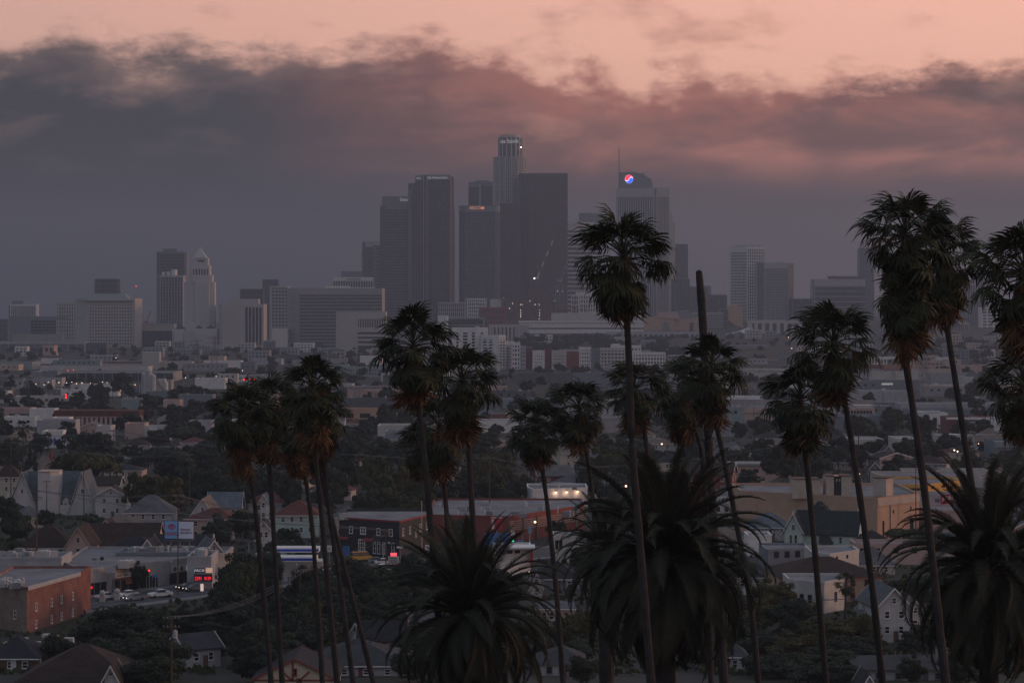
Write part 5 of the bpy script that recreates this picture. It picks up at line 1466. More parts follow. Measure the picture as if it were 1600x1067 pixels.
for a in (
    ('shop', 'yellow storefront with dark red window panels behind the tan building', [(1398, 0), (1447, 0), (1500, 16)], 759, 690, 'yellow', [dict(win=dict(ys=[766], xs=[.55, .7, .85], w=2.2, h=.7, frame='maroon')), dict(win=dict(ys=[765], xs=[.2, .5, .8], w=2.0, h=.8, frame='maroon'))], 12),
    ('warehouse', 'long beige flat building above the yellow storefront', [(1372, 4), (1380, 0), (1518, 0)], 745, 735, 'beige', [None, dict(win=dict(ys=[754], xs=[.15, .4, .6, .82], w=1.4, h=.5))], 16),
    ('warehouse', 'pale low building behind the long beige building', [(1412, 0), (1545, 0)], 737, 790, 'offwhite', [], 12),
    ('shop', 'white-walled shop with a red lettered panel below the yellow storefront', [(1432, 0), (1508, 0)], 774, 655, 'lgrey', [], 9),
    ('warehouse', 'rose stucco warehouse right of the tan building', [(1448, 0), (1575, 0)], 799, 628, 'pinkwall', [dict(win=dict(ys=[826], xs=[.55, .62, .7], w=1.2, h=.5))], 18),
    ('garage', 'low flat white-topped garage below the mint gabled house, left', [(1192, 0), (1200, -6), (1266, -2)], 857, 548, 'bluegrey', [None, dict(win=dict(ys=[868], xs=[.2, .45, .7], w=1.3, h=1.5))], 9),
    ('house', 'low white flat-roofed house below the mint gabled house', [(1268, 2), (1296, -3), (1342, 6)], 866, 540, 'offwhite', [dict(win=dict(ys=[875], xs=[.35], w=1.2, h=1.0, frame='maroon')), dict(win=dict(ys=[874], xs=[.25, .6], w=.8, h=.8, frame='maroon'))], 9),
    ('house', 'white box house with a flat roof above the olive tree', [(1232, 5), (1288, 0), (1320, 6)], 912, 468, 'offwhite', [dict(win=dict(ys=[943, 943], xs=[.38, .6, .9], w=.9, h=1.6, style='double', frame='dgrey')), dict(win=dict(ys=[942], xs=[.55], w=.8, h=1.9, style='double', frame='dgrey'))], 9),
    ('house', 'long flat-roofed rose house right of the mint gabled house', [(1336, 0), (1452, 0)], 851, 556, 'pinkwall', [dict(win=dict(ys=[864], xs=[.1, .3, .55, .8], w=1.2, h=1.2))], 9),
    ('warehouse', 'white house with square windows left of the tan building', [(1112, 0), (1158, 0)], 782, 665, 'white', [dict(win=dict(ys=[799], xs=[.22, .5, .8], w=1.0, h=1.4))], 9),
    ('warehouse', 'grey shed behind the white house with square windows', [(1108, 0), (1180, 0)], 771, 720, 'lgrey', [], 9),
    ('garage', 'pale garage right of the centre date palm', [(1168, 0), (1206, 0)], 838, 575, 'white', [], 9),
    ('hall', 'lamp-lit white wall of a low hall left of the centre date palm', [(824, 8), (832, 0), (918, 6)], 766, 712, 'white', [], 14),
    ('shop', 'long brick shop with a diamond-patterned right wall and flat grey roof', [(668, 6), (795, 0), (912, 34)], 809, 642, 'redbrick', [], 22),
    ('shop', 'white shop with a dark doorway behind the centre date palm, left side', [(864, 0), (905, 0)], 838, 560, 'offwhite', [dict(win=dict(ys=[858], xs=[.15, .3], w=.8, h=2.2, frame='dgrey'))], 9),
    ('kiosk', 'small white takeaway shop with a red corner pillar and glowing wall', [(770, 0), (829, 4)], 858, 566, 'white', [dict(win=dict(ys=[866], xs=[.25, .45, .65], w=1.3, h=.7, frame='dgrey'))], 7),
):
    t = occ(bld(a[0], a[1], a[0], a[2], a[3], a[4], a[5], 'glass', a[6], a[7], parapet=.45))
    nm = a[1]; L = t.location; Y = a[4]
    if 'lettered panel' in nm:
        addbox(t, 'red_panel', mat('sign_red', (.42, .02, .05), .6), 1470, 1492, 772, 789, Y, -.25, .2)
        text(t, 'JOBS', (PX(1481, Y) - L[0], -.3, PZ(778, Y) - L[2]), 1.5, M['white'])
        addbox(t, 'dark_mark', 'dgrey', 1461, 1468, 779, 784, Y, -.12, .1)
    if 'lamp-lit' in nm:
        plant(t, 5, 8)
        for px in (869, 886, 903):
            mb = MB(); x = PX(px, Y) - L[0]; y_ = (px - 832) / 86 * 6; z = PZ(769, Y) - L[2]
            mb.box(-.25, .25, -.55, 0, 0, .22); lamp = put('wall_lamp', mb.mesh('wall_lamp', M['steel']), t, (x, y_ - .02, z))
            mb = MB(); mb.ball((0, -.5, -.15), .22); put('bulb', mb.mesh('bulb', M_warm), lamp)
            pl_ = bpy.data.lights.new('wall_lamp_light', 'POINT'); pl_.energy = 55; pl_.color = (1, .62, .42); pl_.shadow_soft_size = .25
            po = bpy.data.objects.new('wall_lamp_light', pl_); COL.objects.link(po); po.location = (L[0] + x, L[1] + y_ - 1.0, L[2] + z - .5)
    if 'diamond' in nm:
        plant(t, 26, 5)
        A_ = Vector((PX(795, Y) - L[0], 0)); B_ = Vector((PX(912, Y + 34) - L[0], 34)); u = (B_ - A_); Ln = u.length; u /= Ln; n = Vector((u.y, -u.x)); zt = t['zt']
        for k in range(6):
            p = A_ + u * (Ln * k / 6); mb = MB(); mb.obox((p.x, p.y, 0), (u.x * .5, u.y * .5, 0), (n.x * .25, n.y * .25, 0), (0, 0, zt - .5)); put('pier', mb.mesh('pier', M['dgrey']), t)
        db = MB()       # projecting pale brick diamonds
        for k in range(72):
            for j in range(5):
                s0 = Ln * (k + .5 * (j % 2)) / 72; p = A_ + u * s0; z = zt - 1.2 - j * .55
                db.obox((p.x, p.y, z), (u.x * .28, u.y * .28, 0), (n.x * .07, n.y * .07, 0), (0, 0, .3))
        db.build('brick_diamonds', M['beige'], t, kind='stuff')
    if 'takeaway' in nm:
        addbox(t, 'red_pillar', mat('sign_red', (.42, .02, .05), .6), 829, 832.5, 856, 880, Y, 2.5, 4); addbox(t, 'roof_canopy', 'white', 792, 836, 855, 857.5, Y, -1, 7)
        pl_ = bpy.data.lights.new('shop_light', 'POINT'); pl_.energy = 60; pl_.color = (1, .5, .38); pl_.shadow_soft_size = .2
        po = bpy.data.objects.new('shop_light', pl_); COL.objects.link(po); po.location = (PX(825, Y), Y - .6, PZ(872, Y))
        mb = MB(); mb.ball((PX(825, Y) - L[0], .4, PZ(866, Y) - L[2]), .2); mb.build('wall_lamp', M_warm, t)

# red brick block, nearest corner at x=43
Y = 440
t = occ(bld('apartment_block', 'red brick block with a pale brick left wall and white-framed windows', 'apartment block', [(-26, 10), (43, 0), (125, 24)], 921, Y, 'brick', 'glass',
            [None, dict(win=dict(ys=[958, 985], xs=[.15, .44, .63, .85], w=.75, h=1.5, style='double', frame='white'))], 12, parapet=.45))
L = t.location
A_ = Vector((PX(-26, Y + 10) - L[0], 10, 0)); B_ = Vector((PX(43, Y) - L[0], 0, 0)); u = (B_ - A_).normalized(); n = Vector((u.y, -u.x, 0))
mb = MB(); mb.obox(A_, B_ - A_, n * .12, (0, 0, t['zt'] - .2)); mb.build('pale_brick_wall', M['brick_tan'], t)
windows(t, (A_ + n * .13).xy[:], (B_ + n * .13).xy[:], [PZ(969, Y) - L[2]], [.74], .85, 1.55, 'double', 'white')
plant(t, 14, 9)
mb = MB(); C_ = Vector((PX(125, Y + 24) - L[0], 24, 0)); u2 = (C_ - B_).normalized(); n2 = Vector((u2.y, -u2.x, 0)); mb.obox(B_ + n2 * .02 + Vector((0, 0, t['zt'] - .15)), C_ - B_, n2 * .16, (0, 0, .75)); mb.build('coping', M['lgrey'], t)

# shop row along the avenue
def on(px, base_row):
    Yq = 225700 / (base_row - HY); return (PX(px, Yq), Yq)
Y = 497
t = occ(bld('shop_row', 'long grey flat-roofed shop row with dark shopfronts facing the avenue', 'shop row', [(96, 16), (131, 0), (353, 33)], 893, Y, 'concrete', 'glass', [None, None], 14, parapet=.5), -2)
L = t.location; A_ = Vector((PX(131, Y) - L[0], 0, 0)); B_ = Vector((PX(353, Y + 33) - L[0], 33, 0)); u = (B_ - A_); Ln = u.length; u /= Ln; n = Vector((u.y, -u.x, 0))
def front(nm, s0, s1, z0, z1, m, d0=.02, d1=.12):
    mb = MB(); mb.obox(A_ + u * s0 + n * d0 + Vector((0, 0, z0)), u * (s1 - s0), n * (d1 - d0), (0, 0, z1 - z0)); return mb.build(nm, M[m] if isinstance(m, str) else m, t)
for s0, s1, m in ((1, 6.2, 'glass_dark'), (8, 14.5, 'glass_dark'), (16, 21, 'glass_dark'), (24.5, 31, 'glass_dark'), (33, 40, 'glass_dark')):
    front('shopfront', s0, s1, .3, 3.0, m)
    for k in range(4):
        s = s0 + (s1 - s0) * k / 3; front('mullion', s - .06, s + .06, .3, 3.0, 'steel', .12, .18)
front('awning', 8, 14.6, 3.1, 3.3, 'maroon', .02, 1.4); front('poster', 11.5, 14, 1.9, 3.0, 'orange', .18, .24)
for s0, s1, z0, z1, s_, m in ((8.6, 14.0, 3.5, 4.3, 'LIVE EMPLOY', 'white'), (25, 31, 3.2, 4.6, None, 'offwhite')):
    front('sign_board', s0, s1, z0, z1, m, .1, .25)
    if s_:
        p = A_ + u * ((s0 + s1) / 2) + n * .28; text(t, s_, (p.x, p.y, (z0 + z1) / 2), .75, M['dgrey'], math.atan2(u.y, u.x))
    else:
        for k in range(3):
            p = A_ + u * (s0 + 1 + k * 2) + n * .26; mb = MB(); N = 14
            mb.face([p + u * (.55 * math.cos(2 * math.pi * i / N)) + Vector((0, 0, z0 + .7 + .55 * math.sin(2 * math.pi * i / N))) + n * .01 * k for i in range(N)]); mb.build('painted_disc', M['dgrey'], t)
plant(t, 20, 2)
for x0, x1, yt, Yb, lab, wl in ((-20, 96, 874, 530, 'pale grey flat-roofed workshop left of the shop row', 'lgrey'), (182, 300, 866, 528, 'blue-grey flat-roofed store behind the shop row', 'bluegrey'),
                                (292, 330, 872, 548, 'small pale flat shop under the roadside billboard', 'lgrey')):
    t2 = bld('workshop', lab, 'workshop', [(x0, 0), (x1, 0)], yt, Yb, wl, 'glass', [dict(win=dict(ys=[905], xs=[.08, .55, .85], w=2.2, h=1.6, frame='dgrey'))] if 'workshop' in lab else [], 9 if 'store' in lab else 12, parapet=.5)
    plant(t2, 16, int(Yb)); occ(t2)
# long dark roof with a sign panel, chapel with a columned porch
t = H('long black-roofed diner under the billboard with a white lettered front', 238, 330, 838, 856, 560, 'lgrey', 'roof_dark', 'gable', 'x', 9, 0, 0)
occ(t); L = t.location
mb = MB(); mb.box(PX(267, 555) - L[0], PX(300, 555) - L[0], -1.3, -1.1, PZ(868, 555) - L[2], PZ(855, 555) - L[2]); mb.build('sign_panel', M['white'], t)
text(t, 'LIQUOR', (PX(283.5, 555) - L[0], -1.34, PZ(859.5, 555) - L[2]), .85, M['dgrey']); text(t, 'MEATS', (PX(283.5, 555) - L[0], -1.34, PZ(865, 555) - L[2]), .7, M['dgrey'])
t = H('little pink-white chapel front with a gabled porch on columns', 318, 351, 845, 862, 536, 'pinkwall', 'roof_grey', 'gable', 'y', 10, .3, 0)
occ(t); L = t.location
for k, px in enumerate((-2.0, -1.1, 1.1, 2.0)):
    mb = MB(); mb.tube([(px, -1.7, 0), (px, -1.7, 2.9)], .17, 8); mb.build('column', M['white'], t)
mb = MB(); mb.box(-2.4, 2.4, -2.0, 0, 2.9, 3.25); mb.build('porch_beam', M['white'], t)
mb = MB(); mb.prism([(-2.2, -1.9), (2.2, -1.9), (2.2, 0), (-2.2, 0)], 3.25, 4.3, 0, 0, [(-.05, -1.9), (.05, -1.9), (.05, 0), (-.05, 0)]); mb.build('porch_gable', M['white'], t)
# white wall fragment at the lower left
Y = 404
t = thing('garden_wall', 'ragged stepped white parapet wall in front of the brick block', 'wall', (PX(60, Y), Y, gz(PX(60, Y), Y) - .3))
r3 = random.Random(3)
for k in range(9):
    x0 = PX(5 + k * 12, Y) - t.location[0]; mb = MB(); h = r3.uniform(3.2, 5.0); mb.box(x0, x0 + 12 * Y / F - .04, r3.uniform(0, 1.2), 2, 0, h); mb.box(x0 - .05, x0 + 12 * Y / F + .0, -.08, 0, h - .25 + .01 * k, h + .12)
    put('wall_bay', mb.mesh('wall_bay', M['offwhite']), t)
occ(t)

# black corner building
Y = 566
t = occ(bld('corner_building', 'black two-storey corner building with white-framed windows and a red roof edge', 'shop building', [(530, 11), (624, 0), (672, 20)], 817.5, Y, 'black', 'glass',
            [None, None], 14, parapet=.5))
L = t.location; A_ = Vector((PX(530, Y + 11) - L[0], 11, 0)); B_ = Vector((PX(624, Y) - L[0], 0, 0)); C_ = Vector((PX(672, Y + 20) - L[0], 20, 0))
zu = PZ(838.5, Y) - L[2]; zlw = PZ(864, Y) - L[2]
fr = lambda px: (px - 530) / 94
for px in (549, 592, 611):
    windows(t, A_.xy[:], B_.xy[:], [zu], [fr(px)], 1.15, 1.75, 'double')
windows(t, A_.xy[:], B_.xy[:], [zu], [fr(568)], 1.75, 1.75, 'cross'); windows(t, A_.xy[:], B_.xy[:], [zlw - .3], [fr(566)], 2.1, 3.0, 'six')
for px in (586, 592.5, 600, 614.5):
    windows(t, A_.xy[:], B_.xy[:], [zlw - .5], [fr(px)], .85, 2.4, 'double')
    mb = MB(); p = A_ + (B_ - A_) * fr(px); uu = (B_ - A_).normalized(); nn = Vector((uu.y, -uu.x, 0))
    for k in range(7):
        a0, a1 = math.pi * k / 7, math.pi * (k + 1) / 7
        p0 = p + uu * (.42 * math.cos(a0)) + Vector((0, 0, zlw + 1.9 + .42 * math.sin(a0))); p1 = p + uu * (.42 * math.cos(a1)) + Vector((0, 0, zlw + 1.9 + .42 * math.sin(a1)))
        mb.obox(p0, p1 - p0, nn * .13, (0, 0, .1))
    put('window_arch', mb.mesh('window_arch', M['white']), t)
for f in (.11, .33, .66, .88):
    windows(t, B_.xy[:], C_.xy[:], [zu + .1], [f], 1.0, 1.75, 'double')
windows(t, B_.xy[:], C_.xy[:], [zu - 1.0], [.52], .8, 1.5, 'double')
for a_, b_ in ((A_, B_), (B_, C_)):
    uu = (b_ - a_).normalized(); nn = Vector((uu.y, -uu.x, 0)); mb = MB(); mb.obox(a_ + nn * .02 + Vector((0, 0, t['zt'] + .2)), b_ - a_, nn * .15, (0, 0, .42)); mb.build('red_roof_edge', mat('trim_red', (.22, .03, .035), .7), t)
for f0, f1 in ((.02, .17), (.42, .58)):
    uu = (B_ - A_).normalized(); nn = Vector((uu.y, -uu.x, 0)); p = A_ + (B_ - A_) * f0; mb = MB(); mb.obox(p + Vector((0, 0, zu - 1.0)), (B_ - A_) * (f1 - f0), nn * .9 + Vector((0, 0, -.5)), (0, 0, .12)); mb.build('awning', MATS['trim_red'], t)
mb = MB(); uu = (B_ - A_).normalized(); nn = Vector((uu.y, -uu.x, 0)); mb.obox(A_ + (B_ - A_) * .06 + nn * .03, (B_ - A_) * .12, nn * .06, (0, 0, zlw + .8)); mb.build('blue_door', M['blue'], t)
plant(t, 12, 4)

# fuel station canopy with blue stripes
Y = 520
t = thing('fuel_canopy', 'white fuel station canopy with two blue stripes', 'fuel station', (PX(455, Y), Y, 0))
for z, yo in ((4.6, 0), (6.0, 6)):
    mb = MB(); mb.box(-4.4, 5.5, yo, yo + 5, z, z + 1.0); c_ = mb.build('canopy', M['white'], t)
    mb = MB(); mb.box(-4.45, 5.55, yo - .06, yo, z + .25, z + .75); mb.build('blue_stripe', mat('stripe_blue', (.01, .05, .42), .5), c_)
for x in (-3.6, 4.6):
    mb = MB(); mb.box(x - .25, x + .25, 2, 2.5, 0, 4.6); mb.build('post', M['lgrey'], t)
for x in (-1.5, 1.5):
    mb = MB(); mb.box(x - .4, x + .4, 2, 2.6, 0, 1.7); mb.build('pump', M['lgrey'], t)
mb = MB(); mb.box(-5, 6, 11.5, 18, 0, 3.4); mb.build('shop', M['offwhite'], t)
occ(t)
# ------------------------------------------------------------------ broadleaf trees
L_dark = leafmat('leaves_dark', (.012, .020, .013), (.027, .038, .020), .25)
L_olive = leafmat('leaves_olive', (.028, .030, .010), (.066, .060, .018), .3)
L_mid = leafmat('leaves_mid', (.020, .029, .012), (.045, .054, .018), .25)
TR = random.Random(21)


def crown_mesh(seed, nblob, nleaf, ls, shape):
    """unit crown: radius .5, height 0..1; clumps of leaf-sized faces with gaps between the clumps"""
    r = random.Random(seed); V = []; Fc = []
    for b in range(nblob):
        if shape == 'broad':
            th = r.uniform(0, 6.283); rr = .40 * math.sqrt(r.random()); c = (rr * math.cos(th), rr * math.sin(th), .58 + .26 * (1 - (rr / .42) ** 2) * r.uniform(.5, 1)); br = r.uniform(.10, .17)
        elif shape == 'tall':
            z = r.random(); rr = .34 * (1 - z) ** .6 * r.random(); th = r.uniform(0, 6.283); c = (rr * math.cos(th), rr * math.sin(th), .06 + .86 * z); br = r.uniform(.08, .15) * (1.15 - z)
        elif shape == 'loose':
            th = r.uniform(0, 6.283); ph = r.uniform(-.5, 1.4); rr = r.uniform(.18, .40); c = (rr * math.cos(ph) * math.cos(th), rr * math.cos(ph) * math.sin(th), .56 + .40 * math.sin(ph) * r.uniform(.7, 1)); br = r.uniform(.06, .11)
        else:
            th = r.uniform(0, 6.283); ph = math.asin(r.uniform(-1, 1)); rr = r.uniform(.12, .38); c = (rr * math.cos(ph) * math.cos(th), rr * math.cos(ph) * math.sin(th), .53 + 1.0 * rr * math.sin(ph)); br = r.uniform(.09, .16)
        for k in range(nleaf):
            th = r.uniform(0, 6.283); u = r.uniform(-.7, 1); q = math.sqrt(1 - u * u); f = br * r.uniform(.72, 1.06)
            n = Vector((q * math.cos(th), q * math.sin(th), u)); p = Vector(c) + Vector((n.x * f, n.y * f, n.z * f * .8))
            t = n.cross(Vector((r.uniform(-1, 1), r.uniform(-1, 1), r.uniform(-1, 1)))).normalized(); s = (n + Vector((r.uniform(-.8, .8), r.uniform(-.8, .8), r.uniform(-.8, .8)))).cross(t).normalized()
            a = ls * r.uniform(.6, 1.3); i = len(V)
            V += [tuple(p - t * a), tuple(p + s * a * .45), tuple(p + t * a), tuple(p - s * a * .45)]; Fc.append((i, i + 1, i + 2, i + 3))
    return V, Fc


CR = {}


def crown(shape, det, var, m):
    k = (shape, det, var, m.name)
    if k not in CR:
        nb, nl, ls = {'near': (60, 190, .028), 'mid': (46, 100, .046), 'far': (26, 40, .085)}[det]
        if shape == 'loose':
            nb = int(nb * 1.2); nl = int(nl * .7)
        V, Fc = crown_mesh(hash((shape == 'broad', shape == 'tall', shape == 'loose', det == 'mid', var)) % 9973, nb, nl, ls, shape)
        me = bpy.data.meshes.new('crown'); me.from_pydata(V, [], Fc); me.materials.append(m); CR[k] = me
    return CR[k]


TK = {}


def trunk_mesh(shape, var):
    k = (shape, var)
    if k not in TK:
        r = random.Random(var * 7 + 3); mb = MB()
        mb.tube([(0, 0, 0), (.006, .004, .2), (.0, .01, .45), (.01, 0, .7)], [.034, .026, .02, .008], 7)
        for b in range(5 if shape != 'tall' else 0):
            th = b * 1.256 + r.uniform(-.4, .4); z0 = r.uniform(.22, .42); e = (.3 * math.cos(th), .3 * math.sin(th), z0 + r.uniform(.2, .38))
            mb.tube([(0, 0, z0), (e[0] * .5, e[1] * .5, z0 + (e[2] - z0) * .4), e], [.015, .011, .004], 5)
        TK[k] = mb.mesh('trunk', M['bark'])
    return TK[k]


def tree(px, ytop, wpx, Y, shape='round', m=None, label=None, phrase=None, lift=0, zbase=None, stretch=1.0):
    x = PX(px, Y); z0 = gz(x, Y) - .3 if zbase is None else zbase
    h = max(2.5, PZ(ytop, Y) - z0); wd = wpx * Y / F
    det = 'near' if Y < 560 else ('mid' if Y < 1300 else 'far')
    m = m or L_dark; v = TR.randrange(3)
    t = thing('tree', label, 'tree', (x, Y, z0), TR.uniform(0, 6.28))
    put('crown', crown(shape, det, v, m), t, (0, 0, -h * lift), scale=(wd, wd, h * (1 + lift)))
    put('trunk', trunk_mesh(shape, v), t, scale=(max(wd, h * .5) * .7,) * 2 + (h,))
    t['group'] = 'street and garden trees'
    if not label:
        AUTO.append((t, phrase, px, (ytop * 2 + HY + 225700 / Y) / 3, Y))
    return t


NAMES = {'leaves_dark': 'dark', 'leaves_olive': 'olive-green', 'leaves_mid': 'mid-green'}
SH = {'round': 'round-crowned tree', 'broad': 'spreading flat-topped tree', 'tall': 'slim cypress-like tree', 'loose': 'loose-crowned tree'}
